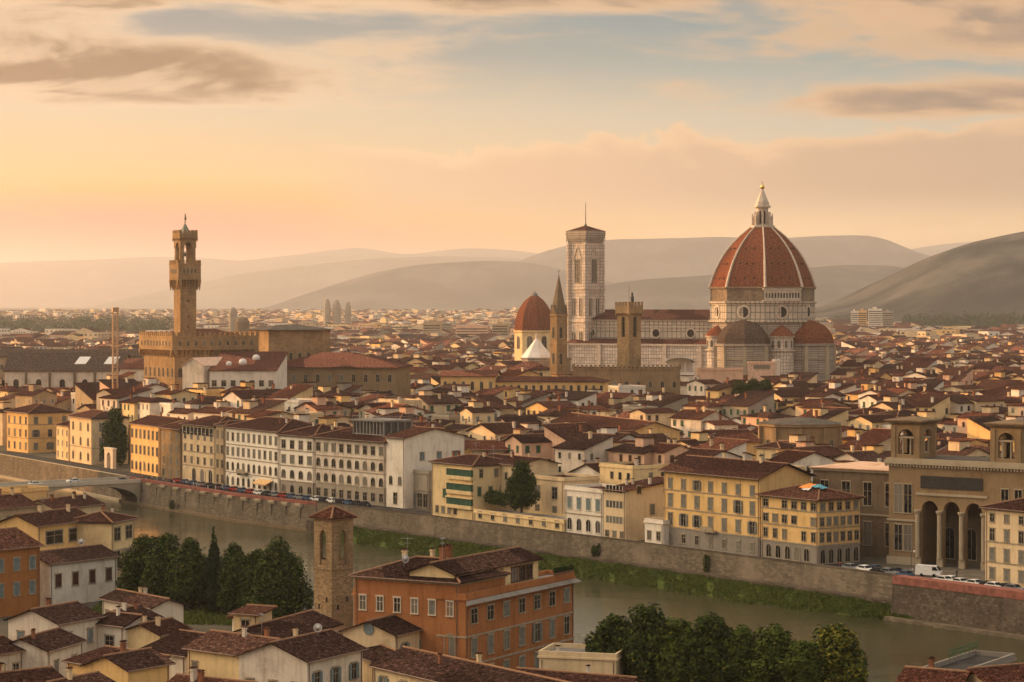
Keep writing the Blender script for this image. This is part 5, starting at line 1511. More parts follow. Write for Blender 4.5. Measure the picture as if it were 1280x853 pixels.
# ------------------------------------------------------------------ national library: two open belvedere towers and an arcaded front
def library():
    h = 21.5
    c = W(1111, 578, h); rot = R(-38)
    t = thing('library', 'monumental brown stone library with three tall arches and twin open belvedere towers', 'library', (c.x, c.y, 0), rot)
    wF, dF = 32.6, 14.0
    HAND.append((Vector((c.x, c.y, 0)), rot, wF + 12, 40, h + 10))
    mb = MB()
    # front: tower bay, three open arches, tower bay
    holes = [(7.8 + i * 5.1, 7.8 + i * 5.1 + 3.8, 0.0, 11.9, False) for i in range(3)]
    arch_wall(mb, face_fn('f', wF, dF), 0, wF, -1, h, holes, 1.2)
    mb.box(0, 0.01, -1, 7.2, dF, h - 0.01, 0); mb.box(22.4, 0.01, -1, wF, dF, h - 0.01, 0)
    mb.box(7.2, 9, -1, 22.4, dF, h - 0.01, 1); mb.box(7.2, 1.3, 14.6, 22.4, 9, h - 0.01, 0)
    mb.box(7.2, 1.3, -1, 22.4, 9, 0.12, 2)
    mb.build('wall', [MATS['sandstone'], MATS['brown_stone'], MATS['paving']], t)
    mb = MB()
    mb.box(-0.8, -0.8, h - 0.2, wF + 0.8, dF, h + 0.5); mb.box(-0.5, -0.5, h + 0.5, wF + 0.5, dF, h + 1.0)
    for i in range(46): x = -0.5 + i * (wF + 1) / 45; mb.box(x - 0.18, -0.6, h - 0.75, x + 0.18, -0.02, h - 0.2)
    mb.build('cornice', MATS['stone_trim'], t); mb = MB(); mb.box(-0.3, -0.3, 9.2, 6.6, 0, 9.6); mb.build('string_course', MATS['stone_trim'], t); mb = MB(); mb.box(-0.35, -0.35, 0, 6.6, 0, 1.6); mb.build('plinth', MATS['stone_trim'], t); mb = MB()
    mb.box(6.6, -0.3, 14.9, 23.0, -0.01, 15.4)
    mb.build('string_course', MATS['stone_trim'], t)
    mb = MB(); mb.box(7.6, -0.14, 16.4, 22.0, -0.01, 19.0); mb.build('inscription_panel', MATS['inscription'], t)
    for i in range(4):
        x = 7.8 + i * 5.1 - 0.65
        mb = MB(); mb.box(x - 0.7, -0.5, 0, x + 0.7, -0.01, 1.8); mb.ring(14, [(0.5, 1.8), (0.44, 10.9), (0.75, 11.5), (0.75, 11.8)], 0, x, -0.55); mb.build('column', MATS['stone_trim'], t)
    for k, x in enumerate((2.3, 4.6)):
        put_window(t, (x, 0, 3.0), 0, 'plain', 1.8, 5.4, 'stone_trim'); put_window(t, (x, 0, 11.0), 0, 'plain', 1.8, 6.0, 'stone_trim')
    for x in (27.0, 30.0):
        put_window(t, (x, 0, 3.0), 0, 'plain', 1.6, 5.4, 'stone_trim'); put_window(t, (x, 0, 11.0), 0, 'plain', 1.6, 6.0, 'stone_trim')
    for i in range(3): put_window(t, (9.7 + i * 5.1, 9.0, 1.0), 0, 'arch', 2.2, 6.5, 'stone_trim')
    for y in (3, 7, 11):
        put_window(t, (wF, y, 11), R(90), 'plain', 1.6, 5, 'stone_trim')
    # belvedere towers
    for x0 in (0.4, 23.6):
        s = 6.9; zt = h + 1.0
        tw = link('belvedere', None, t, (x0, 0.4, 0))
        mb = MB()
        for sd in 'frbl':
            fn = face_fn(sd, s, s)
            arch_wall(mb, fn, 0, s, zt - 0.8, zt + 7.2, [(1.6, s - 1.6, zt + 0.8, zt + 4.3, False)], 0.9)
            for q in (0.35, s - 0.35): pass
        mb.box(0.01, 0.01, zt + 6.6, s - 0.01, s - 0.01, zt + 7.19)
        for sd in 'frbl':
            fn = face_fn(sd, s, s)
            for q0, q1 in ((0.1, 1.0), (s - 1.0, s - 0.1)):
                a, b = fn(q0, zt, 0.0), fn(q1, zt + 6.7, 0.18)
                mb.box(min(a[0], b[0]), min(a[1], b[1]), zt, max(a[0], b[0]), max(a[1], b[1]), zt + 6.7)
        mb.build('tower_wall', MATS['sandstone'], tw)
        mb = MB()
        for e, z0, z1 in ((0.35, 7.2, 7.5), (0.8, 7.5, 7.8), (1.1, 7.8, 8.1)): mb.box(-e, -e, zt + z0, s + e, s + e, zt + z1)
        mb.faces([(-1, -1, zt + 8.1), (s + 1, -1, zt + 8.1), (s + 1, s + 1, zt + 8.1), (-1, s + 1, zt + 8.1), (s / 2, s / 2, zt + 8.8)], [(0, 1, 4), (1, 2, 4), (2, 3, 4), (3, 0, 4)])
        mb.build('tower_cornice', MATS['brown_stone'], tw)
        for sd in 'frbl':
            fn = face_fn(sd, s, s)
            mb = MB()
            a = fn(s / 2, 0, -0.45)
            for dx in (-0.9, 0.9):
                p = fn(s / 2 + dx, 0, -0.45); mb.ring(8, [(0.2, zt + 0.8), (0.17, zt + 4.0), (0.3, zt + 4.2)], 0, p[0], p[1])
            p, q = fn(1.6, zt + 4.2, -0.3), fn(s - 1.6, zt + 4.2, -0.6)
            mb.box(min(p[0], q[0]), min(p[1], q[1]), zt + 4.2, max(p[0], q[0]), max(p[1], q[1]), zt + 4.6)
            mb.build('tower_mullion', MATS['stone_trim'], tw)
    # set back left wing and the hall behind
    mb = MB(); mb.box(-24, 9.0, -1, -0.01, 30, h - 2.5, 0); mb.box(0.01, dF + 0.01, -1, wF, 38, h - 3.0, 0); mb.box(-24.5, 8.5, h - 3.1, -0.02, 30.4, h - 2.4, 1)
    mb.box(-24.2, 8.8, 9.0, -0.02, 9.0, 9.4, 1)
    wg = mb.build('wing_wall', [MATS['brown_stone'], MATS['stone_trim']], t)
    for i in range(4):
        put_window(wg, (-21 + i * 5.4, 9.0, 11.2), 0, 'plain', 2.0, 5.0, 'stone_trim'); put_window(wg, (-21 + i * 5.4, 9.0, 2.6), 0, 'plain', 2.0, 5.0, 'stone_trim')
    mb = MB(); mb.xf((-24, 8.7, 0)); roof_geo(mb, 24, 22, h - 2.4, 'hip', 0.07, 0.6, 2); mb.xf((0, dF, 0)); roof_geo(mb, wF, 24, h - 3.0, 'hip', 0.2, 0.2, 0); mb.xf()
    mb.box(0.3, 0.5, h + 1.0, wF - 0.3, dF - 0.5, h + 1.1, 1)
    mb.build('roof', [MATS['roof_red'], MATS['lead_roof'], MATS['pink']], t)
library()
a = W(1231.5, 729, 0); 
building('corner_house', 'cream corner house with grey shutters and a small balcony beside the library', 'house', a, RIV_ROT, 19, 13, CAM_H - (634 - HORIZON) * a.y / F, 'hip', 0.3, 'cream', 'roof', o=0.8, courses=(4.2, 8.2), chim=4,
         rows=[dict(z=1.0, n=5, kind='closed', ww=1.3, wh=2.2), dict(z=4.7, n=5, kind='semi', ww=1.3, wh=2.4), dict(z=8.6, n=5, kind='semi', ww=1.2, wh=2.3), dict(z=12.3, n=5, kind='plain', ww=1.1, wh=1.5)])
mb = MB()
o_ = [lerp_wall(1062), lerp_wall(1141), lerp_wall(1280) , WALL[-1]]
mb.poly([(p + NR * 0.9)[:2] + (0.03 + 0.0,) if False else ((p + NR * 0.9).x, (p + NR * 0.9).y, 0.055) for p in o_] + [((p + NR * 34).x, (p + NR * 34).y, 0.055) for p in reversed(o_)])
tag(mb.build('library_square', MATS['paving']), 'grey paved square with parked cars in front of the library', 'square', kind='structure')
# little gate arch on the far bank
a, rot, w = by_river(130.5, 141, 12)
def gate():
    t = thing('gate_arch', 'small white gate arch at the foot of the big bank tree', 'gate', a, rot)
    mb = MB(); arch_wall(mb, face_fn('f', w, 1.2), 0, w, -0.5, 6.4, [(w * 0.28, w * 0.72, -0.5, 3.6, False)], 1.2); arch_wall(mb, face_fn('b', w, 1.2), 0, w, -0.5, 6.4, [(w * 0.28, w * 0.72, -0.5, 3.6, False)], 0.0)
    mb.box(-0.2, -0.2, 6.4, w + 0.2, 1.4, 6.9); mb.box(-0.01, 0.01, -0.5, 0.0, 1.19, 6.4); mb.box(w, 0.01, -0.5, w + 0.01, 1.19, 6.4); mb.build('arch', MATS['pale_trim'], t)
gate()
# ------------------------------------------------------------------ near bank: old houses of the foot of the hill
def near(name, label, cat, x0, y0, x1, y1, h, d, kind='gable_x', p=0.36, **kw):
    a, rot, w = by_eave(x0, y0, x1, y1, h)
    kw.setdefault('roof', 'roof'); kw.setdefault('o', 0.55)
    g, rf = building(name, label, cat, a, rot, w, d, h, kind, p, **kw)
    return g, rf, a, rot, w
near('hill_house', 'tall rust brown house with pale blue shutters at the edge of the near bank', 'house', -30, 690, 50, 682, 12, 14, wall='rust', chim=1,
     rows=[dict(z=8.0, n=4, kind='closed', ww=1.3, wh=2.2, shut='shutter_blue'), dict(z=3.6, n=4, kind='closed', ww=1.3, wh=2.2, shut='shutter_blue')])
near('hill_house', 'white house with four dark red shuttered windows and yellow gable end', 'house', 62, 705, 146, 695, 8, 9, wall='white', roof='roof_brown', chim=0, dish=1,
     rows=[dict(z=3.6, n=4, kind='closed', ww=1.4, wh=2.3, shut='shutter_brown')])
near('loggia_house', 'ochre house with wide glazed terrace openings behind the white house', 'house', 47, 658, 117, 649, 13, 10, wall='ochre', chim=2, ant=1,
     rows=[dict(z=9.3, n=2, kind='plain', ww=5.0, wh=2.4, x0=1.5, x1=15.5)])
near('corner_tower_house', 'slim yellow corner house with wide top windows next to the river trees', 'house', 139, 653, 168, 647.5, 13, 9, kind='hip', p=0.3, wall='pale_yellow', o=0.7, chim=2,
     rows=[dict(z=9.3, n=2, kind='plain', ww=2.6, wh=2.4), dict(z=4.0, n=2, kind='plain', ww=2.2, wh=3.2)], base=(7.2, 'tan'))
near('roof_block', 'jumble of low red roofs and a tan terrace wall just before the bridge', 'house', -10, 637, 46, 632, 9, 12, wall='tan', chim=3, ant=1, rows=[dict(z=5.5, n=4, kind='plain', ww=1.2, wh=1.6)])
near('roof_block', 'tan flat topped attic block showing over the low roofs near the bridge', 'house', 26, 616, 60, 613, 11, 7, kind='flat', wall='golden', rows=[dict(z=7.4, n=2, kind='plain', ww=1.2, wh=1.4)])
near('roof_block', 'low house with small chimneys between the ochre house and the river', 'house', 70, 637, 128, 630, 8, 10, wall='cream', chim=4, ant=1)
near('cottage', 'white plastered cottage with a blue shuttered window in its tall gable', 'house', 73, 780, 125, 770.6, 8, 9.5, wall='dirty_white', roof='roof_brown', chim=1,
     rows=[dict(z=4.4, n=2, kind='closed', ww=1.1, wh=2.0, shut='shutter_blue'), dict(side='l', z=4.2, n=2, kind='closed', ww=1.1, wh=2.2, shut='shutter_blue')])
near('cottage', 'small white house with one dark window and drainpipe at its corner', 'house', 119.5, 779, 155, 783, 7, 6.5, wall='white', roof='roof_brown', rows=[dict(z=3.4, n=1, kind='plain', ww=1.7, wh=1.9), dict(side='r', z=3.6, n=1, kind='plain', ww=1.1, wh=1.3)], chim=1)
near('cottage', 'low white house with two dark doors under a brown roof at the picture bottom', 'house', 59, 813.6, 103, 801, 6, 8, wall='dirty_white', roof='roof_brown', rows=[dict(z=2.4, n=2, kind='plain', ww=1.1, wh=1.8), dict(side='l', z=0.3, n=2, kind='plain', ww=1.7, wh=2.8)], chim=1)
near('long_shed', 'long low brown roof with a yellow gable end in front of the garden', 'house', 128, 748, 190, 760, 5, 6, wall='dirty_white', roof='roof_brown', chim=2, rows=[dict(z=1.6, n=5, kind='plain', ww=1.0, wh=1.5)])
near('cottage', 'narrow white cottage with one small square window beside the drainpipe house', 'house', 172, 778, 199, 771.5, 6, 8, wall='white', roof='roof_brown', rows=[dict(z=3.4, n=1, kind='plain', ww=0.9, wh=1.0)], chim=2)
near('cottage', 'small cream cottage with a little dormer below the long brown shed roof', 'house', 200, 794, 236, 787, 6, 7, wall='pale_yellow', roof='roof', rows=[dict(z=3.0, n=2, kind='plain', ww=0.9, wh=1.2)], chim=2)
near('terrace_house', 'ochre house end with a red roof terrace wall at the lower edge', 'house', 84, 826, 160, 838, 5.5, 6.5, kind='shed', p=0.16, wall='ochre', roof='roof', rows=[dict(z=2.0, n=3, kind='plain', ww=1.3, wh=1.6)])
near('terrace_house', 'plain ochre walled house with brown roof beside the blue door house', 'house', 160, 838, 212, 829, 6.2, 8, wall='ochre', roof='roof_brown', chim=1)
near('cottage', 'long brown roof at the very corner of the lower edge', 'house', -24, 822, 28, 812, 6, 8, wall='dirty_white', roof='roof', chim=2, rows=[dict(z=2.6, n=3, kind='plain', ww=1.1, wh=1.6)])
near('cottage', 'low red brown roof below the two dark doors', 'house', -10, 868, 84, 856, 5, 9, wall='tan', roof='roof', chim=2)
near('cottage', 'wide mottled brown roof cut by the lower frame edge beside the ochre wall', 'house', 92, 872, 150, 860, 6, 8, wall='cream', roof='roof_brown', chim=1)
near('cottage', 'mottled brown roof cut by the lower edge under the yellow blue door house', 'house', 196, 868, 290, 878, 6.5, 9, wall='cream', roof='roof', chim=2)
near('cottage', 'white roofed lean-to roof between the cottages and the yellow house', 'house', 178, 812, 232, 820, 4.5, 7, kind='shed', p=0.25, wall='dirty_white', roof='roof_brown')
near('yellow_cottage', 'yellow house with a pale blue door under a wide brown roof', 'house', 234.7, 810, 315, 821, 7, 9.5, wall='pale_yellow', roof='roof_brown', chim=2, ant=1,
     rows=[dict(z=3.6, n=1, kind='plain', ww=1.0, wh=1.6, x0=0, x1=3), dict(z=0.6, n=1, kind='closed', ww=1.2, wh=2.6, shut='shutter_blue', x0=4.5, x1=7.5)])
g, rf, a, rot, w = near('shutter_house', 'white house with blue grey shutters and a satellite dish on the roof', 'house', 384, 827, 453, 811, 8, 11, wall='dirty_white', roof='roof_brown', dish=1, chim=1,
     rows=[dict(z=4.2, n=3, kind='open', ww=1.2, wh=2.1, shut='shutter_blue'), dict(side='l', z=3.0, n=3, kind='semi', ww=1.1, wh=2.0)])
near('roof_turret', 'little yellow roof turret with one dark window over the brown roofs', 'house', 292, 766, 322, 768, 9, 4, kind='shed', p=0.12, wall='pale_yellow', roof='roof', rows=[dict(z=5.6, n=1, kind='plain', ww=1.3, wh=2.4, x0=1.2, x1=3.0)])
near('roof_turret', 'low white annex with a flat tiled top joined to the roof turret', 'house', 322, 779, 340, 776, 7.6, 5, kind='shed', p=0.1, wall='white', roof='roof')
near('church_aisle', 'plain long brown lean-to roof at the foot of the brick bell tower', 'church', 341, 803, 424, 780, 6.5, 9.5, kind='gable_x', p=0.34, wall='dirty_white', roof='roof_brown')
g, rf, a, rot, w = near('clock_gable_house', 'cream house with a blue round window in its gable and blue shutters', 'house', 494, 794, 584, 772, 9, 8.5, wall='cream', roof='roof_brown', chim=1, dish=1,
     rows=[dict(z=5.4, n=4, kind='open', ww=1.2, wh=2.1, shut='shutter_blue'), dict(side='l', z=3.4, n=2, kind='plain', ww=1.3, wh=1.8)])
mb = MB(); mb.ring(18, [(0.85, 0), (0.85, 0.12), (0.7, 0.12)], 0, 0, 0, 0); ob = mb.build('round_window', [MATS['shutter_blue']], g, (-0.02, 4.25, 9.6)); ob.rotation_euler = (0, -math.pi / 2, 0)
mb = MB(); mb.ring(18, [(0.68, 0), (0.68, 0.09)]); ob = mb.build('pane', [MATS['glass']], ob, (0, 0, 0.0))
near('long_roof_house', 'cream house with blue shutters under the long brown roof at the lower edge', 'house', 467, 832, 690, 884, 7, 10, wall='cream', roof='roof_brown', chim=2,
     rows=[dict(z=3.6, n=8, kind='open', ww=1.2, wh=2.2, shut='shutter_blue')])
near('cottage', 'short brown roof with a pale ridge at the right end of the long roof', 'house', 628, 862, 770, 874, 6, 10, wall='cream', roof='roof', chim=1)
near('low_annex', 'low cream flat roofed annex with a parapet at the foot of the orange palace', 'house', 674, 822, 770, 826, 6, 8, kind='flat', wall='cream', roof='flat_grey', chim=2)
near('cottage', 'small white gable house between the shutter house and the round window gable', 'house', 432, 812, 468, 826, 6.2, 6, wall='cream', roof='roof_brown')

# the orange palace
g, rf, a, rot, w = near('orange_palace', 'big orange palace with rows of grey shutters and a terrace along its top', 'palace', 582, 751, 717, 722.6, 13.5, 4.6, kind='flat', wall='orange', roof='flat_grey', courses=(4.2, 8.2),
     rows=[dict(z=10.1, n=7, kind='plain', ww=1.7, wh=2.0), dict(z=5.3, n=7, kind='mix', ww=1.5, wh=2.6), dict(z=1.2, n=7, kind='closed', ww=1.5, wh=2.4)])
# sloping tiled skirt under the terrace parapet
mb = MB(); wo = w
mb.faces([(-0.3, -0.28, 13.45), (w + 0.3, -0.28, 13.45), (w + 0.8, -1.0, 12.95), (-0.8, -1.0, 12.95), (-0.3, -0.28, 12.7), (w + 0.3, -0.28, 12.7)], [(0, 3, 2, 1), (3, 4, 5, 2), (0, 4, 3), (1, 2, 5)])
mb.build('eaves', MATS['grey_base'], g)
mb = MB(); mb.xf((0.6, 2.2, 0)); wall_geo(mb, w * 0.76, 7.4, 17.0, 'gable_x', 0.34, 13.0); mb.xf(); pw = mb.build('penthouse_wall', MATS['pale_yellow'], g)
mb = MB(); mb.xf((0.6, 2.2, 0)); roof_geo(mb, w * 0.76, 7.4, 17.0, 'gable_x', 0.34, 0.6, 0, 1); mb.xf(); pr = mb.build('penthouse_roof', [MATS['roof_brown'], MATS['ridge_mortar']], g)
for x in (3, 8.2, 10.6, 13, 17.5, 19.8, 22): put_window(pw, (x + 0.2, 2.2, 14.3), 0, 'plain', 1.7, 2.0, 'frame_wood')
for x in (6, 7.8): link('chimney', CHIM[1], pr, (x, 7.4, 18.6))
link('antenna', ANT, pr, (4, 6.2, 18.6), 0.5)
mb = MB()
for k in range(12):
    x = w * 0.8 + 0.4 + k * 0.5; mb.ring(8, [(0.16, 14.45), (0.22, 14.8)], 0, x, -0.0); mb.ring(6, [(0.1, 14.8), (0.32, 15.1), (0.2, 15.5), (0.03, 15.7)], 0.3 * k, x, 0.0, 1)
mb.build('planter', [MATS['pipe_copper'], MATS['leaf_dark']], g)
q_ = W(582, 751, 13.5); u_ = Vector((0.866, -0.5, 0)); c_ = Vector((q_.x, q_.y, 0)) + Vector((-0.867, 0.498, 0)) * 1.1
g, rf = building('orange_wing', 'orange wing with six white framed windows and a great brown roof behind bell tower', 'palace', c_ - u_ * 17.6, R(-30), 17.6, 13, 16, 'hip', 0.34, wall='orange', roof='roof_brown', o=0.6, chim=2, ant=1, dish=1,
     rows=[dict(z=11.2, n=6, kind='plain', ww=1.0, wh=2.0, frame='pale_trim'), dict(z=5.6, n=6, kind='arch', ww=1.6, wh=3.0, skip=(2, 4))])
near('orange_annex', 'low orange walled annex with a terrace between the wing and the shuttered house', 'house', 442, 744, 500, 754, 9.2, 4.5, kind='flat', wall='orange', roof='roof', rows=[dict(z=5.5, n=2, kind='closed', ww=1.4, wh=2.4, shut='shutter_green')])

# bell tower of the near bank, real openings in the belfry
def near_belfry():
    D = 386; s = 4.45; rot = R(-46); P = Vector(((392.5 - 640) / F * D, D, 0))
    t = thing('brick_bell_tower', 'square tan stone bell tower with pointed openings and pyramid tiled cap', 'bell tower', P, rot)
    HAND.append((P, rot, s, s, 22))
    zt = 20.6; zb = 12.8
    mb = MB()
    for sd in 'frbl':
        arch_wall(mb, face_fn(sd, s, s), 0, s, zb, zt, [(1.45, s - 1.45, zb + 0.5, zb + 5.0, True)], 0.55)
    mb.box(0, 0, -1, s, s, zb - 0.01); mb.box(0.02, 0.02, zt - 0.5, s - 0.02, s - 0.02, zt - 0.01)
    mb.box(-0.12, -0.12, zb - 0.25, s + 0.12, s + 0.12, zb + 0.05)
    sh = mb.build('shaft', MATS['tower_stone'], t)
    mb = MB(); mb.box(-0.2, -0.2, zt - 0.02, s + 0.2, s + 0.2, zt + 0.28); mb.build('cornice', MATS['stone_trim'], t)
    mb = MB(); roof_geo(mb, s, s, zt + 0.3, 'hip', 0.62, 0.55, 0, 1)
    rf = mb.build('roof', [MATS['roof_red'], MATS['ridge_mortar']], t)
    mb = MB(); mb.beam((s / 2, s / 2, zt + 1.9), (s / 2, s / 2, zt + 3.6), 0.06); mb.beam((s / 2 - .4, s / 2, zt + 3.1), (s / 2 + .4, s / 2, zt + 3.1), 0.05); mb.build('cross', MATS['dark_metal'], rf)
    mb = MB(); mb.ring(14, [(0.72, zb + 1.6), (0.62, zb + 1.8), (0.45, zb + 2.6), (0.3, zb + 2.9), (0.08, zb + 3.0)], 0, s / 2, s / 2); mb.beam((s / 2, 0.4, zb + 3.1), (s / 2, s - 0.4, zb + 3.1), 0.1); mb.build('bell', MATS['bronze_green'], t)
    for sd in 'frbl':
        fn = face_fn(sd, s, s)
        mb = MB(); p, q = fn(1.45, zb + 0.5, -0.2), fn(s - 1.45, zb + 1.35, -0.32)
        mb.box(min(p[0], q[0]), min(p[1], q[1]), zb + 0.5, max(p[0], q[0]), max(p[1], q[1]), zb + 1.35); mb.build('sill_panel', MATS['tower_stone'], t)
        mb = MB()
        for x, z in ((1.3, 6.2), (1.3, 3.4), (3.2, 7.4)):
            p, q = fn(x - 0.22, z, -0.1), fn(x + 0.22, z + 0.8, 0.02)
            mb.box(min(p[0], q[0]), min(p[1], q[1]), z, max(p[0], q[0]), max(p[1], q[1]), z + 0.8)
        mb.build('slit_window', MATS['dark_opening'], t)
near_belfry()

# corner of the picture: weir house with a flat roof and green railing
near('weir_house', 'dark red tiled roof at the lower edge beside the flat grey roof', 'house', 1122, 858, 1194, 864, 8, 8, kind='gable_x', wall='tan', roof='roof_red', chim=1, p=0.4, z0=-8)
g, rf, a, rot, w = near('weir_station', 'flat grey roofed block with a low green railing in the lower corner', 'building', 1192, 852, 1268, 826, 8.4, 5.5, kind='flat', wall='grey_base', roof='asphalt', z0=-8)
mb = MB()
for k in range(8): x = w * 0.55 + k * w * 0.45 / 7; mb.beam((x, 5.2, 9.3), (x, 5.2, 10.4), 0.05)
mb.beam((w * 0.55, 5.2, 10.4), (w, 5.2, 10.4), 0.06); mb.beam((w * 0.55, 5.2, 9.9), (w, 5.2, 9.9), 0.05)
mb.build('railing', MATS['awning_green'], g)
near('weir_house', 'small red roof in the very lower corner next to the green railing', 'house', 1240, 858, 1330, 850, 8.6, 8, kind='gable_x', wall='tan', roof='roof_red', z0=-8)

# ------------------------------------------------------------------ trees
def leaf_quads(mb, rr, lobes, n, size, mats, shell=0.55):
    wts = [l[3] * l[4] * l[5] for l in lobes]
    for _ in range(n):
        l = rr.choices(lobes, wts)[0]
        while True:
            v = Vector((rr.uniform(-1, 1), rr.uniform(-1, 1), rr.uniform(-1, 1)))
            if 0.05 < v.length < 1: break
        r = v.length ** shell * (1 + abs(rr.gauss(0, 0.16)))
        v = v.normalized() * r
        c = Vector((l[0] + v.x * l[3], l[1] + v.y * l[4], l[2] + v.z * l[5]))
        nrm = (v + Vector((rr.gauss(0, .6), rr.gauss(0, .6), rr.gauss(0.25, .6)))).normalized()
        a = nrm.orthogonal().normalized(); a.rotate(Matrix.Rotation(rr.uniform(0, 6.28), 3, nrm)); b = nrm.cross(a)
        s = size * rr.uniform(0.6, 1.35)
        mb.poly([tuple(c + a * s * 0.5), tuple(c + b * s * 0.32), tuple(c - a * s * 0.5), tuple(c - b * s * 0.32 + nrm * s * 0.1)], rr.choices(range(len(mats)), mats)[0])

def tree_meshes(seed, H, Rr, kind):
    rr = random.Random(seed)
    tr = MB(); cr = MB()
    if kind == 'cypress':
        tr.beam((0, 0, -0.5), (0, 0, H * 0.5), 0.28, 0, 7, 0.1)
        lobes = []
        for i in range(9):
            t = i / 8; z = H * (0.1 + 0.82 * t); r = Rr * (math.sin(math.pi * min(1, 0.12 + t * 0.88)) ** 0.6) * (1 - 0.5 * t)
            lobes.append((rr.uniform(-.15, .15), rr.uniform(-.15, .15), z, max(0.25, r), max(0.25, r), H * 0.11))
        leaf_quads(cr, rr, lobes, 6500, 0.5, [1], 0.5)
    else:
        tr.beam((0, 0, -0.5), (0.1, 0, H * 0.3), 0.36, 0, 8, 0.27); tr.beam((0.1, 0, H * 0.3), (0.0, 0.1, H * 0.8), 0.27, 0, 7, 0.06)
        lobes = []
        nl = 46
        for i in range(nl):
            t = (i + 0.5) / nl
            z = H * (0.13 + 0.82 * t)
            prof = math.sin(math.pi * min(1.0, 0.16 + 0.80 * t)) ** 0.75 if kind != 'tall' else (1 - t) ** 0.6 * min(1, t * 6 + 0.45)
            an = i * 2.39996 + rr.uniform(-.4, .4)
            rad = Rr * prof * rr.uniform(0.35, 0.86)
            q = Rr * rr.uniform(0.17, 0.36) * (0.6 + 0.4 * prof)
            lobes.append((rad * math.cos(an), rad * math.sin(an), z, q, q, q * rr.uniform(0.8, 1.5)))
            if i % 3 == 0: tr.beam((0.05, 0, H * (0.1 + 0.45 * t)), (rad * 0.9 * math.cos(an), rad * 0.9 * math.sin(an), z), 0.12, 0, 5, 0.03)
        lobes.append((0, 0, H * 0.5, Rr * 0.62, Rr * 0.62, H * 0.34))
        lobes.append((0, 0, H * 0.3, Rr * 0.6, Rr * 0.6, H * 0.2))
        leaf_quads(cr, rr, lobes, 15000, 0.5, [5, 3.4, 0.12] if kind != 'olive' else [1.5, 3, 4], 0.5)
    return tr, cr
TREES = {}
def tree_proto(key, seed, H, Rr, kind, mats):
    t, c = tree_meshes(seed, H, Rr, kind)
    TREES[key] = (t.mesh('trunk', [MATS['bark']]), c.mesh('crown', [MATS[m] for m in mats]), H)
tree_proto('a', 11, 12, 4.2, 'broad', ('leaf_dark', 'leaf_mid', 'leaf_olive'))
tree_proto('b', 12, 12, 3.6, 'broad', ('leaf_dark', 'leaf_mid', 'leaf_olive'))
tree_proto('c', 13, 13, 5.0, 'tall', ('leaf_dark', 'leaf_mid', 'leaf_olive'))
tree_proto('d', 17, 12, 3.9, 'broad', ('leaf_mid', 'leaf_mid', 'leaf_olive'))
tree_proto('e', 18, 13, 4.2, 'tall', ('leaf_dark', 'leaf_mid', 'leaf_olive'))
tree_proto('o', 14, 11, 4.2, 'olive', ('leaf_dark', 'leaf_mid', 'leaf_olive'))
tree_proto('y', 15, 15, 1.7, 'cypress', ('leaf_cypress',))
def tree(key, label, px, top, D, wide=None, group=None, base=0.0, name='broad_tree'):
    tr, cr, H = TREES[key]
    z = zat(top, D) - base
    s = z / H
    t = thing(name, label, 'tree', ((px - 640) / F * D, D, base), rng.uniform(0, 6.28), group)
    sx = s if wide is None else wide
    t.scale = (sx, sx, s)
    link('trunk', tr, t); link('crown', cr, t)
    return t
G1 = 'trees on the near bank by the houses'
for key, px, top, D, wd, lb in (('a', 184, 673, 441, 1.35, 'dark broad tree at the river end of the tree row beside the yellow corner house'), ('e', 208, 669, 436, 1.35, 'dense dark tree second from the yellow corner house'),
                            ('e', 238, 674, 432, 1.35, 'dark round tree between the dense tree and the cypress'), ('e', 292, 680, 432, 1.15, 'tree just right of the cypress with yellowish top'),
                            ('a', 304, 695, 421, 1.15, 'shorter rounded tree between the cypress and the biggest tree'), ('c', 350, 676, 414, 1.3, 'biggest dark tree of the bank standing next to the bell tower'),
                            ('e', 324, 688, 418, 1.1, 'narrow tree half hidden behind the biggest tree')):
    tree(key, lb, px, top, D, wd, G1)
tree('y', 'tall dark pointed cypress rising over the bank trees', 267, 661, 427, 1.0, G1, name='cypress')
G2 = 'trees on the near bank below the river'
for key, px, top, D, wd, lb in (('b', 770, 768, 338, 1.2, 'first dark tree of the lower row nearest the orange palace'), ('a', 808, 760, 334, 1.15, 'tall dark tree second in the lower row'),
                            ('d', 846, 774, 332, 1.2, 'dark tree third in the lower row of trees'), ('a', 888, 773, 330, 1.1, 'dark wide tree in the middle of the lower row'),
                            ('d', 926, 784, 330, 1.15, 'dark tree with lighter twigs before the gap in the lower row'), ('d', 968, 783, 328, 1.2, 'rounded tree with sunlit yellowish crown top'),
                            ('o', 1046, 782, 326, 1.2, 'yellow green tree at the end of the lower row, paler than the others'), ('d', 1004, 802, 324, 0.95, 'low dark tree tucked before the yellow green tree')):
    tree(key, lb, px, top, D, wd, G2)
tree('a', 'big dark tree standing alone on the far bank beside the golden arcade house', 144, 512, 815, 1.15, None, name='bank_tree')
tree('a', 'dark climbing tree against the cream house above the roof garden', 652, 578, 594, 1.0, None, 4)
for px, top, D, lb in ((925, 476, 930, 'small bright green tree on the terrace below the cathedral'), (942, 473, 935, 'middle bright green terrace tree below the cathedral'), (957, 474, 940, 'bright green terrace tree nearest the lift tower')):
    tree('b', lb, px, top, D, 1.0, 'trees below the cathedral', zat(top, D) - 8.5)

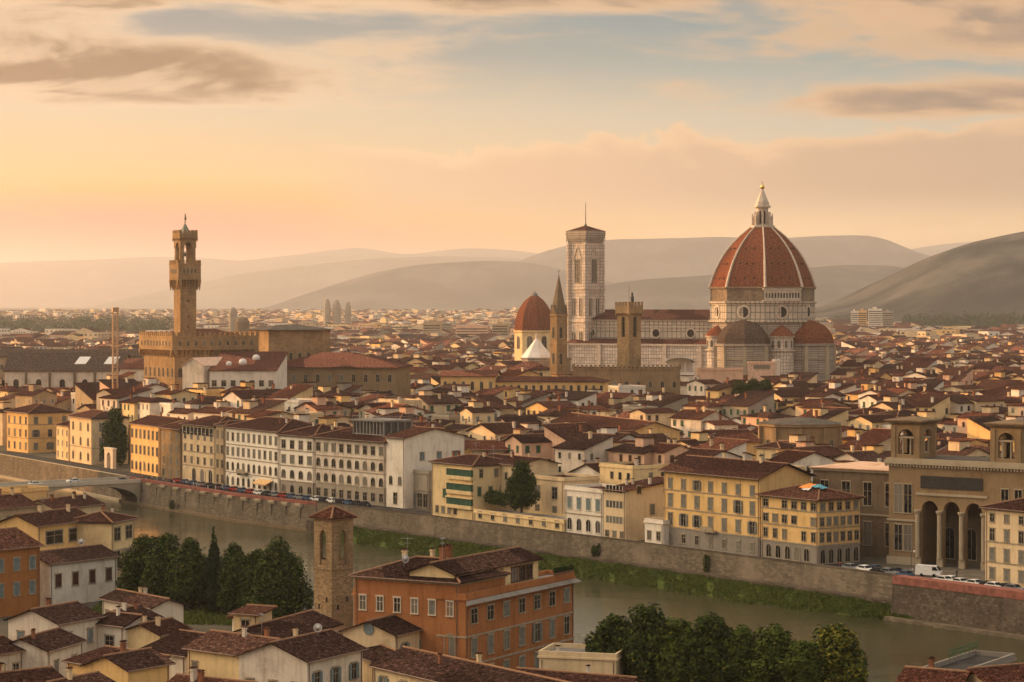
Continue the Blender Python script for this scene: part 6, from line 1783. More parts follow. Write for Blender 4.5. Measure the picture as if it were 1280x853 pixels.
# roof garden greenery and ivy, shrubs at the wall foot
def bush(name, label, c, size, n, mats, leaf=0.4, seed=1):
    rr = random.Random(seed); mb = MB()
    L = [(rr.uniform(-.6, .6) * size[0], rr.uniform(-.5, .5) * size[1], size[2] * rr.uniform(0.3, 0.6), size[0] * 0.45, size[1] * 0.6, size[2] * 0.5) for _ in range(6)]
    leaf_quads(mb, rr, L, n, leaf, [1] * len(mats), 0.4)
    o = mb.build(name, [MATS[m] for m in mats], None, c, RIV_ROT)
    return tag(o, label, 'shrub')
p = on_front(622, 8); bush('roof_garden', 'dense green roof garden shrubs on the cream river range', (p.x, p.y, 4.8), (7.5, 2.5, 3.0), 3000, ('leaf_dark', 'leaf_mid'))
p = on_front(215, -3.4); bush('wall_shrub', 'shrub growing at the foot of the tan river wall', (p.x, p.y, -6.2), (1.8, 1.0, 2.6), 500, ('leaf_dark', 'leaf_mid'), seed=3)
p = on_front(745, -1.8); bush('wall_shrub', 'hanging green shrub on the rough river wall below the small white palace', (p.x, p.y, -3.2), (1.3, 0.8, 2.6), 500, ('leaf_dark', 'leaf_mid'), seed=4)
p = on_front(883, -1.8); bush('wall_shrub', 'narrow dark shrub on the river wall below the yellow palace', (p.x, p.y, -3.4), (0.8, 0.8, 3.6), 400, ('leaf_dark', 'leaf_mid'), seed=5)
p = on_front(402, -3.0); bush('wall_shrub', 'bright shrubs at the start of the grassy bank under the palaces', (p.x, p.y, -6.6), (4.5, 1.5, 2.0), 1200, ('leaf_mid', 'grass'), seed=6)
p = W(980, 568, 10); bush('terrace_plants', 'dark green plants crowding a small roof terrace behind the yellow palace', (p.x, p.y, 9.4), (4, 3, 3.2), 1200, ('leaf_dark', 'leaf_mid'), seed=8)
a_ = W(262, 768, 0); 
mb = MB(); rr = random.Random(5)
for i in range(9000):
    x, y = a_.x + rr.uniform(-22, 24), a_.y + rr.uniform(-14, 22)
    an = rr.uniform(0, 3.14); s = rr.uniform(0.15, 0.35); z = near_z(x, y) - 0.05
    if wall_offset(x, y) > -126: continue
    mb.poly([(x - s * math.cos(an), y - s * math.sin(an), z), (x + s * math.cos(an), y + s * math.sin(an), z), (x + rr.uniform(-.15, .15), y, z + rr.uniform(0.3, 0.8))])
tag(mb.build('garden_grass', MATS['grass']), 'rough grass in the garden under the bank trees', 'grass', kind='stuff')

# grassy river bank
def grass_bank():
    mb = MB(); rr = random.Random(9)
    pxs = [398 + i * 12.4 for i in range(61)]
    prof = [(-3.9, -3.9), (-5.2, -4.4), (-7.5, -5.6), (-9.8, -6.6), (-11.5, -7.25)]
    def wid(px): return (0.55 + 0.45 * sstep(px, 398, 470)) * (1 - 0.55 * sstep(px, 940, 1141)) * (1 + 0.14 * math.sin(px * 0.09) + 0.08 * math.sin(px * 0.31))
    rows = [[(lambda q: (q.x, q.y, z + 0.12 * math.sin(px * 0.7 + o)))(on_front(min(px, 1139), -3.9 + (o + 3.9) * wid(px))) for px in pxs] for o, z in prof]
    for r0, r1 in zip(rows, rows[1:]):
        for i in range(len(pxs) - 1): mb.poly([r0[i], r1[i], r1[i + 1], r0[i + 1]])
    o = mb.build('river_bank', MATS['leaf_mid']); tag(o, 'earth bank at the foot of the long river wall', 'bank', kind='structure')
    mb = MB()
    for _ in range(60000):
        px = rr.uniform(399, 1136); t = rr.random() ** 0.9
        o = -3.9 - 7.0 * t
        q = on_front(px, -3.9 + (o + 3.9) * wid(px))
        z = float(np.interp(-(o), [-a[0] for a in prof], [a[1] for a in prof]))
        an = rr.uniform(0, 3.14); s = rr.uniform(0.12, 0.3); hh = rr.uniform(0.15, 0.5) * (1.0 + 0.3 * math.sin(px * 0.13 + 5 * t))
        mb.poly([(q.x - s * math.cos(an), q.y - s * math.sin(an), z), (q.x + s * math.cos(an), q.y + s * math.sin(an), z), (q.x + rr.uniform(-.3, .3), q.y + rr.uniform(-.3, .3), z + hh)], rr.choices((0, 1), (14, 1))[0])
    o = mb.build('bank_grass', [MATS['grass'], MATS['leaf_mid']]); tag(o, 'lush green grass along the foot of the river wall', 'grass', kind='stuff')
grass_bank()
# far belts of trees, one mass each
def far_trees(name, label, spec, n, seed, leaf):
    rr = random.Random(seed); mb = MB()
    for (x0, x1, D0, D1, top, m) in spec:
        for _ in range(m):
            D = rr.uniform(D0, D1); px = rr.uniform(x0, x1); X = (px - 640) / F * D
            r = rr.uniform(7, 13); h = top * rr.uniform(0.6, 1.0); g = ground_z(X, D)
            L = [(X, D, g + h * 0.55, r, r, h * 0.48), (X + rr.uniform(-5, 5), D, g + h * 0.75, r * .6, r * .6, h * 0.28)]
            leaf_quads(mb, rr, L, n, leaf, [1], 0.4)
    tag(mb.build(name, MATS['far_leaf']), label, 'trees', kind='stuff')
far_trees('park_treeline', 'wide belt of park trees far behind the clock tower', [(-30, 215, 3500, 5000, 32, 260), (60, 180, 3250, 3500, 26, 40)], 60, 21, 4.5)
far_trees('hill_treeline', 'dark belt of trees at the foot of the hillside', [(1130, 1330, 4050, 4700, 36, 190), (1040, 1140, 5000, 6000, 28, 80)], 60, 22, 4.5)
far_trees('garden_treeline', 'green garden trees before the pink housing slab', [(566, 642, 2500, 2750, 15, 30), (10, 60, 3000, 3300, 16, 12)], 60, 23, 3.0)
# ------------------------------------------------------------------ the roofs of the old city
def hand_poly(o, rot, w, d, m):
    c, s = math.cos(rot), math.sin(rot)
    return [(o.x + x * c - y * s, o.y + x * s + y * c) for x, y in ((-m, -m), (w + m, -m), (w + m, d + m), (-m, d + m))]
HB = []
for o, rot, w, d, h in HAND:
    cx, cy = o.x + (w / 2) * math.cos(rot) - (d / 2) * math.sin(rot), o.y + (w / 2) * math.sin(rot) + (d / 2) * math.cos(rot)
    HB.append((cx, cy, rot, w / 2, d / 2, math.hypot(w, d) / 2))
def hits_hand(x, y, w, d, rot):
    r = math.hypot(w, d) / 2
    for cx, cy, ro, hw, hd, rad in HB:
        dx, dy = x - cx, y - cy
        if dx * dx + dy * dy > (rad + r) ** 2: continue
        c, s = math.cos(-ro), math.sin(-ro)
        lx, ly = dx * c - dy * s, dx * s + dy * c
        if abs(lx) < hw + r * 0.72 and abs(ly) < hd + r * 0.72: return True
    return False

WALLC = ['cream', 'ochre', 'white', 'grey', 'tan', 'pink', 'pale_yellow', 'dirty_white', 'golden']
WALLW = [5, 2, 6, 2, 3, 2.5, 3, 4, 1]
WORD = {'cream': 'cream', 'ochre': 'ochre', 'white': 'white', 'grey': 'grey', 'tan': 'tan', 'pink': 'pinkish', 'pale_yellow': 'pale yellow', 'dirty_white': 'stained white', 'golden': 'golden'}
rc = random.Random(41)
CAND = []
def fabric(D0, D1, cell, wmin, wmax, dmin, dmax, hmin, hmax, rot, drop, off):
    c, s = math.cos(rot), math.sin(rot)
    Xm = 0.2134 * D1 + 40
    # bounding of the region in the rotated frame
    cs = [(x * c + y * s, -x * s + y * c) for x in (-Xm, Xm) for y in (D0, D1)]
    u0, u1 = min(a for a, b in cs), max(a for a, b in cs); v0, v1 = min(b for a, b in cs), max(b for a, b in cs)
    cu, cv = cell
    iu = int(u0 // cu)
    for i in range(int(u0 // cu), int(u1 // cu) + 1):
        for j in range(int(v0 // cv), int(v1 // cv) + 1):
            u = (i + 0.5) * cu + rc.uniform(-.18, .18) * cu; v = (j + 0.5 + 0.5 * (i % 2) * 0.4) * cv + rc.uniform(-.18, .18) * cv
            if j % 6 == 0 and rc.random() < 0.45: continue
            if rc.random() < drop: continue
            x, y = u * c - v * s, u * s + v * c
            if not (D0 <= y < D1) or abs(x) > 0.2134 * y + 25: continue
            if y < 1100 and wall_offset(x, y) < off: continue
            w, d = rc.uniform(wmin, wmax), rc.uniform(dmin, dmax)
            if hits_hand(x, y, w, d, rot): continue
            pxx = 640 + x / y * F
            if (pxx < 215 and 3200 < y < 5000) or (pxx > 1130 and 4000 < y < 4750) or (566 < pxx < 642 and 2480 < y < 2770): continue
            h = rc.uniform(hmin, hmax) + 2.5 * math.sin(x * 0.021 + y * 0.013)
            h += 6.5 * sstep(y, 720, 800) * (1 - sstep(y, 1230, 1300)) * (0.55 + 0.45 * sstep(x, 60, -40)) * (0.25 if x / y < -0.166 else 1.0)
            rr = rot + rc.choice([0, 0, 0, math.pi / 2]) + rc.uniform(-.11, .11)
            kind = rc.choices(['gable_x', 'hip', 'gable_y', 'shed', 'flat'], [5, 3, 3.0, 1.6, 1.2])[0]
            CAND.append([x, y, rr, w, d, h, kind, rc.choices(WALLC, WALLW)[0], rc.uniform(0.22, 0.40), rc.random()])
fabric(585, 1020, (12.2, 11.8), 7.5, 15.5, 7.5, 14.5, 8.5, 17.0, RIV_ROT, 0.03, 31)
fabric(1020, 1650, (14.5, 14), 9, 19, 9, 16, 9, 18, R(-40), 0.04, 60)
fabric(1650, 2700, (20, 19), 15, 24, 12, 19, 10, 18, R(-58), 0.08, 60)
fabric(2700, 4200, (30, 27), 18, 38, 13, 22, 9, 19, R(-25), 0.14, 60)
fabric(4200, 7400, (36, 36), 12, 28, 10, 20, 7, 15, R(-50), 0.25, 60)
CAND.sort(key=lambda c: c[1])

# how much of each house shows: coarse coverage of the view, nearest first
CW, CH = 640, 427
cover = np.zeros((CH, CW), bool)
def span(o, rot, w, d, h, z0=0):
    ps = [PX(x, max(y, 50), z) for x, y in hand_poly(Vector((o[0], o[1], 0)), rot, w, d, 0) for z in (z0, h)]
    xs = [p[0] / 2 for p in ps]; ys = [p[1] / 2 for p in ps]
    return int(max(0, min(xs))), int(min(CW, max(xs) + 1)), int(max(0, min(ys))), int(min(CH, max(ys) + 1))
items = [(c[1], c, None) for c in CAND] + [(o.y, None, (o, rot, w, d, h)) for o, rot, w, d, h in HAND]
items.sort(key=lambda t: t[0])
for _, c, hnd in items:
    if c is not None:
        o = (c[0] - (c[3] / 2) * math.cos(c[2]) + (c[4] / 2) * math.sin(c[2]), c[1] - (c[3] / 2) * math.sin(c[2]) - (c[4] / 2) * math.cos(c[2]))
        c.append(o)
        x0, x1, y0, y1 = span(o, c[2], c[3], c[4], c[5] + c[8] * min(c[3], c[4]) * 0.3)
        if x1 <= x0 or y1 <= y0: c.append(0); continue
        # only the upper part of a box outline is sure to be filled
        yy1 = max(y0 + 1, y1 - 1)
        sub = cover[y0:yy1, x0:x1]
        c.append(int((~sub).sum())); sub[:] = True
    else:
        x0, x1, y0, y1 = span(hnd[0], *hnd[1:])
        if x1 > x0 and y1 > y0: cover[y0:y1, x0:x1] = True
N_IND = 235
order = sorted(range(len(CAND)), key=lambda i: -CAND[i][11])
chosen = set(i for i in order[:N_IND] if CAND[i][11] >= 5)

def small_window(w, h, fr, dark):
    mb = MB(); hw = w / 2
    mb.box(-hw - .12, -0.07, -0.12, -hw, 0.04, h + 0.12, 0); mb.box(hw, -0.07, -0.12, hw + .12, 0.04, h + 0.12, 0)
    mb.box(-hw, -0.07, h, hw, 0.04, h + 0.12, 0); mb.box(-hw, -0.1, -0.12, hw, 0.04, 0, 0)
    mb.poly([(-hw, -0.02, 0), (hw, -0.02, 0), (hw, -0.02, h), (-hw, -0.02, h)], 1)
    return mb.mesh('window', [MATS[fr], MATS[dark]])
SW = [small_window(1.1, 1.7, 'frame_stone', 'glass'), small_window(1.1, 1.8, 'frame_white', 'shutter_grey'), small_window(1.2, 1.9, 'frame_stone', 'shutter_green'), small_window(1.0, 1.6, 'frame_white', 'glass'), small_window(1.2, 1.9, 'frame_stone', 'shutter_brown')]

LMK = [('the golden arcade house', 180, 560), ('the long white palace', 315, 570), ('the widest grey palace', 440, 585), ('the green balcony house', 566, 605), ('the small white palace', 730, 630), ('the yellow long house', 740, 545),
       ('the big yellow palace', 890, 620), ('the library towers', 1140, 548), ('the round stone hall', 1000, 545), ('the arcaded convent', 650, 483), ('the long grey palace', 415, 472), ('the church with pilasters', 80, 475),
       ('the battlemented wall', 790, 465), ('the ochre terrace block', 925, 508), ('the cathedral dome', 950, 465), ('the grey corner palace', 1250, 505), ('the lattice mast', 144, 480), ('the penthouse', 465, 537), ('the roof garden', 640, 630), ('the corner house with balcony', 1256, 650), ('the golden villa', 20, 530), ('the tarpaulin roof', 1010, 600)]
RK = {'gable_x': 'low gabled roof', 'gable_y': 'gable end showing', 'hip': 'hipped roof', 'shed': 'single sloping roof', 'flat': 'flat roof terrace'}
ORD = ['', 'second ', 'third ', 'fourth ', 'fifth ', 'sixth ', 'seventh ', 'eighth ', 'ninth ', 'tenth ', 'eleventh ', 'twelfth ']
STOR = {2: 'two storey', 3: 'three storey', 4: 'four storey', 5: 'five storey'}
base_lab = {}
def describe(c):
    px, py = PX(c[0], c[1], c[5])
    best = min(LMK, key=lambda l: math.hypot((l[1] - px), (l[2] - py) * 1.6))
    dx, dy = px - best[1], py - best[2]
    rel = ('right of' if dx > 0 else 'left of') if abs(dx) > abs(dy) * 1.6 else ('behind' if dy < 0 else 'below')
    n = max(2, min(5, int(c[5] / 3.4)))
    return (f"{WORD[c[7]]} {STOR[n]} house, {RK[c[6]]}", f"{rel} {best[0]}", math.hypot(dx, dy))
labs = {}
for i in chosen:
    a, b, dd = describe(CAND[i]); labs.setdefault((a, b), []).append((dd, i))
LABEL = {}
for (a, b), L in labs.items():
    L.sort()
    for k, (dd, i) in enumerate(L):
        LABEL[i] = f"{a}, {b}" if len(L) == 1 else f"{a}, {ORD[k] if k else 'nearest '}{'one ' if k == 0 else 'nearest '}{b}"

far = MB()
FM = ['cream', 'ochre', 'white', 'grey', 'tan', 'pink', 'pale_yellow', 'dirty_white', 'golden', 'far_roof', 'roof_red', 'roof_brown', 'flat_grey', 'glass', 'shutter_grey', 'roof']
FI = {m: k for k, m in enumerate(FM)}
def far_house(c):
    x, y, rot, w, d, h, kind, wc, p, q = c[:10]
    o = c[10]; z = ground_z(x, y)
    far.xf((o[0], o[1], z), rot)
    far_y = y > 2600
    if far_y and rc.random() < 0.25: kind = 'flat'; h *= rc.uniform(0.9, 1.5)
    rm = FI['flat_grey'] if kind == 'flat' else FI[('far_roof', 'roof_red', 'roof_brown')[int(q * 3)]]
    if kind == 'flat':
        far.box(0, 0, -3, w, d, h, FI[wc]); far.box(0.3, 0.3, h, w - 0.3, d - 0.3, h + 0.25, rm)
    else:
        wall_geo(far, w, d, h, kind, p, -3, FI[wc]); roof_geo(far, w, d, h, kind, p, 0.5, rm)
    n = max(2, int(h / 3.3)) if not far_y else max(2, int(h / 4.5))
    lo = 1 if y < 1400 else 0
    for side, L in (('f', w), ('r', d), ('l', d), ('b', w)):
        if y > 1500 and side == 'b': continue
        fn = face_fn(side, w, d)
        m = max(2, int(L / 3.4)) if not far_y else max(2, int(L / 6))
        for k in range(max(lo, n - 3), n):
            for i in range(m):
                if rc.random() < 0.16: continue
                a = (i + 0.5) * L / m; b = k * h / n + 0.9
                ww, hh = (0.55, 1.6) if not far_y else (1.4, 1.8)
                far.poly([fn(a - ww, b, 0.05), fn(a + ww, b, 0.05), fn(a + ww, b + hh, 0.05), fn(a - ww, b + hh, 0.05)], FI['glass'] if rc.random() < 0.6 else FI['shutter_grey'])
    if not far_y and kind != 'flat':
        for _ in range(rc.choice([0, 1, 1, 2])):
            cx, cy = rc.uniform(.15, .85) * w, rc.uniform(.2, .8) * d; zz = roof_z(w, d, h, kind, p, 0.5, cx, cy)
            far.box(cx - .35, cy - .28, zz - 0.8, cx + .35, cy + .28, zz + 0.9, FI[rc.choice(['cream', 'pink', 'tan', 'roof_red'])])
        if rc.random() < 0.25:
            cx, cy = rc.uniform(.2, .5) * w, rc.uniform(.2, .5) * d; zz = roof_z(w, d, h, kind, p, 0.5, cx + 2, cy + 2)
            far.box(cx, cy, h - 0.5, cx + 4, cy + 4, zz + 1.8, FI[wc]); far.box(cx - .3, cy - .3, zz + 1.8, cx + 4.3, cy + 4.3, zz + 2.05, FI['roof_red'])
    far.xf()

for i, c in enumerate(CAND):
    if i not in chosen:
        if c[1] < 2600 and c[11] == 0 and c[1] > 900 and rc.random() < 0.0: continue
        far_house(c); continue
    x, y, rot, w, d, h, kind, wc, p, q, o = c[:11]
    t = thing('town_house', LABEL[i], 'house', (o[0], o[1], 0), rot, 'houses of the old city')
    mb = MB(); wall_geo(mb, w, d, h, kind, p, -1)
    mb.build('wall', [MATS[wc]], t)
    mb = MB(); rm = ('roof', 'roof_red', 'roof_brown', 'roof')[int(q * 4)]
    if kind == 'flat':
        mb.box(-.2, -.2, h, w + .2, d + .2, h + .25, 1); mb.box(-.1, -.1, h + .25, w + .1, .15, h + .9, 1); mb.box(-.1, d - .15, h + .25, w + .1, d + .1, h + .9, 1); mb.box(-.1, .15, h + .25, .15, d - .15, h + .9, 1); mb.box(w - .15, .15, h + .25, w + .1, d - .15, h + .9, 1)
        mb.box(.15, .15, h + .25, w - .15, d - .15, h + .3, 0)
        rf = mb.build('roof', [MATS['roof_red'], MATS[wc]], t)
    else:
        roof_geo(mb, w, d, h, kind, p, 0.55, 0, 1 if y < 800 else None)
        if rc.random() < 0.3:
            cx, cy = rc.uniform(.15, .5) * w, rc.uniform(.2, .5) * d; zz = roof_z(w, d, h, kind, p, 0.5, cx + 1.5, cy + 1.5)
            mb.box(cx, cy, h - .3, cx + 3.4, cy + 3.4, zz + 1.9, 2); mb.box(cx - .3, cy - .3, zz + 1.9, cx + 3.7, cy + 3.7, zz + 2.1, 0)
        rf = mb.build('roof', [MATS[rm], MATS['ridge_mortar'], MATS[wc]], t)
    wm = rc.choice(SW)
    n = max(2, int(h / 3.4))
    for side, L in (('f', w), ('r', d), ('l', d)):
        # skip the sides turned away from the open view
        fn = face_fn(side, w, d); m = max(2, int(L / 3.3))
        nr = {'f': Vector((math.sin(rot), -math.cos(rot))), 'r': Vector((math.cos(rot), math.sin(rot))), 'l': Vector((-math.cos(rot), -math.sin(rot)))}[side]
        if nr.y > 0.15: continue
        for k in range(max(0, n - 2), n):
            for a in range(m):
                if rc.random() < 0.22: continue
                link('window', wm, t, fn((a + 0.5) * L / m, k * h / n + 0.85, 0.0), SIDE_ROT[side])
    for _ in range(rc.choice([0, 1, 1, 2]) if kind != 'flat' else 1):
        cx, cy = rc.uniform(.15, .85) * w, rc.uniform(.2, .8) * d
        link('chimney', CHIM[rc.randrange(3)], rf, (cx, cy, roof_z(w, d, h, kind, p, .5, cx, cy) + 0.3), rc.choice([0, 1.57]))
    if y < 800 and rc.random() < 0.5: link('antenna', ANT, rf, (w * .4, d * .5, roof_z(w, d, h, kind, p, .5, w * .4, d * .5) + 0.2), rc.uniform(0, 3))
tag(far.build('distant_rooftops', [MATS[m] for m in FM]), 'endless packed red roofs and pale walls of the city spreading to the hills', 'rooftops', kind='stuff')

# villas scattered over the foothills
mb = MB(); rv = random.Random(77)
for _ in range(420):
    D = rv.uniform(5200, 7400); px = rv.uniform(640, 1330) if rv.random() < 0.8 else rv.uniform(-40, 640)
    X = (px - 640) / F * D; g = ground_z(X, D)
    w, d, h = rv.uniform(14, 34), rv.uniform(12, 18), rv.uniform(7, 16)
    mb.xf((X, D, g - 3), rv.uniform(-1, 1)); mb.box(0, 0, 0, w, d, h + 3, rv.randrange(3)); mb.box(-.5, -.5, h + 3, w + .5, d + .5, h + 4.2, 3)
mb.xf()
tag(mb.build('hillside_villas', [MATS['cream'], MATS['white'], MATS['tan'], MATS['far_roof']]), 'tiny pale villas and blocks scattered along the foot of the hills', 'villas', kind='stuff')

# ------------------------------------------------------------------ cars and people
def car_proto(paint, van=False):
    mb = MB(); L = 4.2 if not van else 5.2
    if van: prof = [(-2.6, .35), (2.6, .35), (2.6, 1.0), (2.35, 1.25), (1.7, 2.2), (-2.5, 2.3), (-2.6, 1.9)]
    else: prof = [(-2.1, .35), (2.1, .32), (2.12, .7), (1.85, .88), (1.0, .96), (.35, 1.46), (-1.1, 1.5), (-1.75, 1.0), (-2.1, .92)]
    hw = 0.85
    n = len(prof)
    z = [p[1] for p in prof]
    ins = [hw - (0.16 if p[1] > 1.2 else 0.0) for p in prof]
    ps = [(p[0], -i, p[1]) for p, i in zip(prof, ins)] + [(p[0], i, p[1]) for p, i in zip(prof, ins)]
    fs = [tuple(range(n)), tuple(range(2 * n - 1, n - 1, -1))] + [(i, n + i, n + (i + 1) % n, (i + 1) % n) for i in range(n)]
    mb.faces(ps, fs)
    body = mb.mesh('body', [MATS[paint]])
    mb = MB()
    if van: 
        for s in (-1, 1): mb.faces([(0.9, s * .86, 1.3), (2.1, s * .87, 1.3), (1.65, s * .73, 2.0), (0.9, s * .76, 2.0)], [(0, 1, 2, 3)])
        mb.faces([(2.37, -.8, 1.3), (2.37, .8, 1.3), (1.78, .68, 2.15), (1.78, -.68, 2.15)], [(0, 1, 2, 3)])
    else:
        for s in (-1, 1): mb.faces([(-1.55, s * .862, 1.02), (.85, s * .862, 1.0), (.33, s * .72, 1.4), (-1.05, s * .72, 1.43)], [(0, 1, 2, 3)])
        mb.faces([(.98, -.78, 1.0), (.98, .78, 1.0), (.4, .66, 1.45), (.4, -.66, 1.45)], [(0, 1, 2, 3)]); mb.faces([(-1.72, -.78, 1.05), (-1.72, .78, 1.05), (-1.16, .66, 1.47), (-1.16, -.66, 1.47)], [(3, 2, 1, 0)])
    glass = mb.mesh('window', [MATS['car_glass']])
    mb = MB()
    for k in range(16):
        a0, a1 = 2 * math.pi * k / 16, 2 * math.pi * (k + 1) / 16
        r = .32; P = lambda a, y: (r * math.cos(a), y, r * math.sin(a))
        mb.poly([P(a0, -.1), P(a1, -.1), P(a1, .1), P(a0, .1)]); mb.poly([P(a0, -.1), P(a1, -.1), (0, -.1, 0)]); mb.poly([P(a1, .1), P(a0, .1), (0, .1, 0)])
    wheel = mb.mesh('wheel', [MATS['tyre']])
    mb = MB(); mb.box(-.04, -.18, -.09, .04, .18, .09); lamp = mb.mesh('headlight', [MATS['lamp_glass']])
    return body, glass, wheel, lamp, van
CARS = {k: car_proto('car_' + k) for k in ('white', 'black', 'silver', 'blue', 'red')}
CARS['van'] = car_proto('car_white', True)
def car(colr, x, y, z, rot, label, group):
    body, glass, wheel, lamp, van = CARS[colr]
    t = thing('van' if van else 'car', label, 'van' if van else 'car', (x, y, z), rot, group)
    link('body', body, t); link('window', glass, t)
    for sx in (-1.3, 1.3):
        for sy in (-.8, .8): link('wheel', wheel, t, (sx, sy, .32))
    for sy in (-.6, .6): link('headlight', lamp, t, (2.58 if van else 2.1, sy, .72 if not van else .9))
CN = {'white': 'white', 'black': 'black', 'silver': 'silver', 'blue': 'dark blue', 'red': 'red', 'van': 'white'}
def numbered(seq):
    """labels for a run of cars: colour, place and order along the run"""
    cnt = {}
    for c in seq: cnt[c] = cnt.get(c, 0) + 1
    seen = {}; out = []
    words_ = ['first', 'second', 'third', 'fourth', 'fifth', 'sixth', 'seventh', 'eighth', 'ninth', 'tenth']
    for c in seq:
        k = seen.get(c, 0); seen[c] = k + 1
        out.append('the only' if cnt[c] == 1 else words_[k])
    return out
rq = random.Random(12)
# parked along the riverside road
cols = [rq.choice(['black', 'black', 'silver', 'white', 'blue', 'blue', 'black', 'red']) for _ in range(24)]
for i, (cc, od) in enumerate(zip(cols, numbered(cols))):
    p = on_front(222 + i * 10.2, 6.6)
    car(cc, p.x, p.y, 0.06, RIV_ROT + math.pi / 2 * 0 + rq.uniform(-.05, .05), f"{CN[cc]} car, {od} {CN[cc]} one from the arcade house along the palace road", 'cars parked along the riverside road')
cols = [rq.choice(['black', 'silver', 'white', 'blue']) for _ in range(6)]
for i, (cc, od) in enumerate(zip(cols, numbered(cols))):
    a = 8 + i * 14 + rq.uniform(-2, 2); off = 3.0 if i % 2 else 7.6
    c_, s_ = math.cos(BR_ROT), math.sin(BR_ROT)
    car(cc, BR_A.x + a * c_ - off * s_, BR_A.y + a * s_ + off * c_, 0.0, BR_ROT + (0 if i % 2 else math.pi), f"{CN[cc]} car, {od} {CN[cc]} one along the bridge from the city end", 'cars on the bridge')
sq = [(1064, 3.4, 'silver'), (1072, 5.6, 'black'), (1082, 3.6, 'white'), (1092, 5.8, 'blue'), (1100, 3.4, 'black'), (1111, 3.6, 'silver'), (1121, 5.5, 'black'), (1131, 3.3, 'blue'), (1178, 2.4, 'white'), (1190, 3.6, 'white'), (1198, 2.2, 'white'), (1216, 2.6, 'white'), (1232, 2.8, 'black'), (1244, 2.4, 'white'), (1256, 2.8, 'black'), (1268, 2.6, 'silver')]
for (px, off, cc), od in zip(sq, numbered([s[2] for s in sq])):
    p = on_front(px, off)
    car(cc, p.x, p.y, 0.06, RIV_ROT + rq.choice([0, math.pi]) + rq.uniform(-.15, .15), f"{CN[cc]} car, {od} {CN[cc]} one along the parapet in the library square", 'cars parked in the library square')
p = on_front(1161, 9); car('van', p.x, p.y, 0.06, RIV_ROT + 0.5, 'white van standing alone in the middle of the library square', None) if False else car('van', p.x, p.y, 0.06, RIV_ROT + 0.5, 'white van standing in the middle of the library square', 'vans')

def street_lamps():
    pole = MB(); pole.ring(8, [(0.16, 0), (0.16, 0.5), (0.08, 0.7), (0.06, 5.2)]); pole.beam((0, 0, 5.1), (0.9, 0, 5.6), 0.04); pole = pole.mesh('pole', [MATS['dark_metal']])
    head = MB(); head.ring(8, [(0.07, 0.3), (0.3, 0.18), (0.22, -0.1), (0.05, -0.14)]); head = head.mesh('lamp_head', [MATS['lamp_glass']])
    wd = ['first', 'second', 'third', 'fourth', 'fifth', 'sixth', 'seventh', 'eighth', 'ninth', 'tenth', 'eleventh', 'twelfth']
    for i in range(11):
        p = on_front(176 + i * 27, 3.0)
        t = thing('street_lamp', f"thin dark street lamp on the riverside pavement, {wd[i]} from the bridge", 'street lamp', (p.x, p.y, 0.06), RIV_ROT + math.pi / 2, 'street lamps along the river')
        link('pole', pole, t); link('lamp_head', head, t, (0.9, 0, 5.45))
    p = on_front(1139, 3.2)
    t = thing('street_lamp', 'pale street lamp at the corner of the red bastion parapet', 'street lamp', (p.x, p.y, 0.06), RIV_ROT, None)
    link('pole', pole, t); link('lamp_head', head, t, (0.9, 0, 5.45))
street_lamps()

def person_mesh(top, legs, pose):
    """one continuous figure: skin around a joint skeleton, then baked to a mesh"""
    V = [(0, 0, .95), (0, 0, 1.2), (0, 0, 1.42), (0, 0, 1.5), (0, .01, 1.66), (.19, 0, 1.4), (.25, 0.03, 1.13), (.25, .1 * pose, .88), (-.19, 0, 1.4), (-.25, -.03, 1.13), (-.25, -.1 * pose, .88), (.1, 0, .88), (.11, .12 * pose, .5), (.11, .14 * pose, .06), (.11, .28 * pose + .1, .03), (-.1, 0, .88), (-.11, -.1 * pose, .5), (-.11, -.26 * pose, .06), (-.11, -.14 * pose + .1, .03)]
    E = [(0, 1), (1, 2), (2, 3), (3, 4), (2, 5), (5, 6), (6, 7), (2, 8), (8, 9), (9, 10), (0, 11), (11, 12), (12, 13), (13, 14), (0, 15), (15, 16), (16, 17), (17, 18)]
    RD = [.15, .14, .15, .06, .11, .07, .05, .035, .07, .05, .035, .09, .065, .045, .035, .09, .065, .045, .035]
    me = bpy.data.meshes.new('person_skeleton'); me.from_pydata(V, E, []); 
    o = bpy.data.objects.new('person_skeleton', me); col.objects.link(o)
    md = o.modifiers.new('skin', 'SKIN')
    if not me.skin_vertices: me.skin_vertices.new() if hasattr(me.skin_vertices, 'new') else None
    if me.skin_vertices:
        for i, v in enumerate(me.skin_vertices[0].data): v.radius = (RD[i], RD[i]); v.use_root = (i == 0)
    o.modifiers.new('sub', 'SUBSURF').levels = 1
    dg = bpy.context.evaluated_depsgraph_get(); dg.update()
    ev = bpy.data.meshes.new_from_object(o.evaluated_get(dg))
    bpy.data.objects.remove(o); ev.name = 'person'
    ev.materials.clear()
    skin = MATS.get('skin') or plain_mat('skin', (0.45, 0.25, 0.17), 0.6, 0.3, 0.05)
    for m_ in (top, legs, 'skin', 'frame_wood'): ev.materials.append(MATS[m_])
    for f in ev.polygons:
        z = f.center.z; f.material_index = 1 if z < 0.93 and abs(f.center.x) < 0.2 else (3 if z > 1.68 or (z > 1.58 and f.center.y < -0.03) else (2 if z > 1.5 or (z < 0.98 and abs(f.center.x) > 0.2) else 0))
    return ev
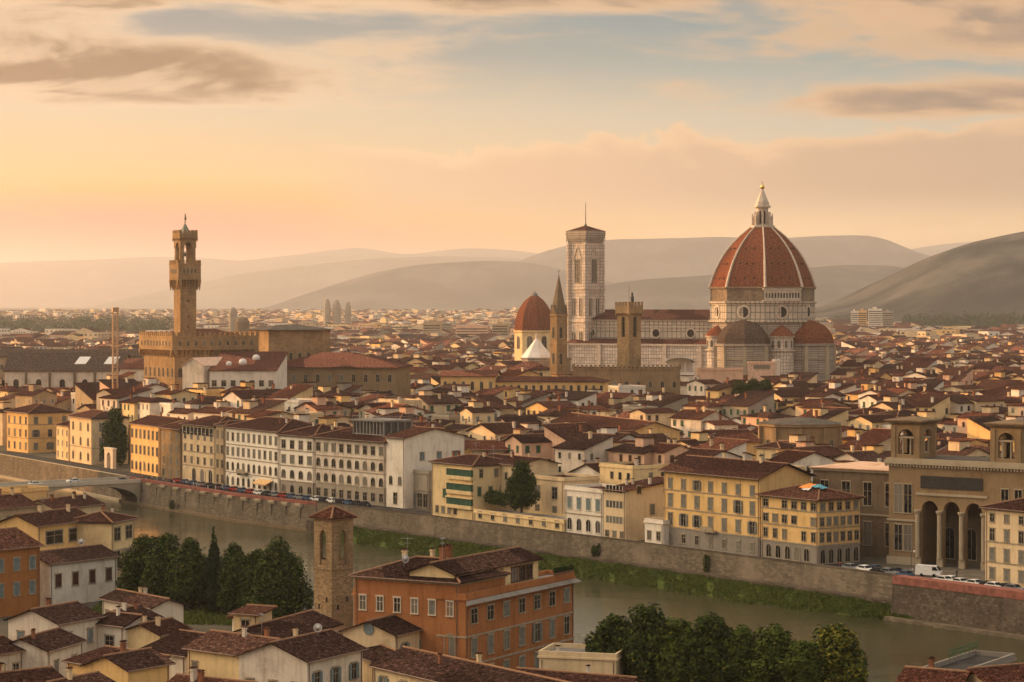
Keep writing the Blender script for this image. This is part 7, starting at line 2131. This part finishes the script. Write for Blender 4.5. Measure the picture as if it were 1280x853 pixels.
try:
    bpy.context.view_layer.update()
    PEOPLE = [person_mesh('cloth_pale', 'cloth_dark', 1), person_mesh('cloth_dark', 'cloth_dark', 0.3), person_mesh('cloth_red', 'cloth_dark', 1), person_mesh('cloth_pale', 'cloth_pale', -0.8)]
    PN = ['person in a pale top walking', 'person in dark clothes standing', 'person in a red top walking', 'person in pale clothes strolling']
    seqs = [rq.randrange(4) for _ in range(26)]
    wd = ['first', 'second', 'third', 'fourth', 'fifth', 'sixth', 'seventh', 'eighth', 'ninth', 'tenth', 'eleventh', 'twelfth']
    seen = {}
    for i, k in enumerate(seqs):
        px = 168 + i * 4.6 + rq.uniform(-1, 1); p = on_front(px, rq.uniform(0.9, 4.6))
        n = seen.get(k, 0); seen[k] = n + 1
        o = link('person', PEOPLE[k], None, (p.x, p.y, 0.06), rq.uniform(0, 6.28))
        tag(o, f"{PN[k]} by the reddish parapet, {wd[n]} such from the bridge", 'person', 'people on the riverside pavement')
    for k, (px, off, lb) in enumerate(((1140, 7.5, 'person in a pale top crossing the library square'), (1196, 12, 'person in dark clothes before the library arches'), (1050, 3, 'person in a red top beside the arcaded yellow corner'))):
        p = on_front(px, off); tag(link('person', PEOPLE[(0, 1, 2)[k]], None, (p.x, p.y, 0.06), k * 2.0), lb, 'person', 'people in the library square')
except Exception as ex:
    print('people skipped', ex)

# ------------------------------------------------------------------ the evening air
mb = MB(); mb.box(-18000, -4200, -64, 20000, 56000, HAZE_TOP)
hz = mb.build('haze', [])
hm = bpy.data.materials.new('haze'); hm.use_nodes = True
N = NT(hm.node_tree); N.n.clear()
ho = N.new('ShaderNodeOutputMaterial'); pv = N.new('ShaderNodeVolumePrincipled')
pv.inputs['Color'].default_value = HAZE_COLOR + (1,)
pv.inputs['Density'].default_value = HAZE_DENSITY
pv.inputs['Anisotropy'].default_value = 0.56
N.l.new(pv.outputs[0], ho.inputs['Volume'])
hz.data.materials.clear(); hz.data.materials.append(hm)
tag(hz, 'warm evening haze filling the valley air', 'haze', kind='stuff')
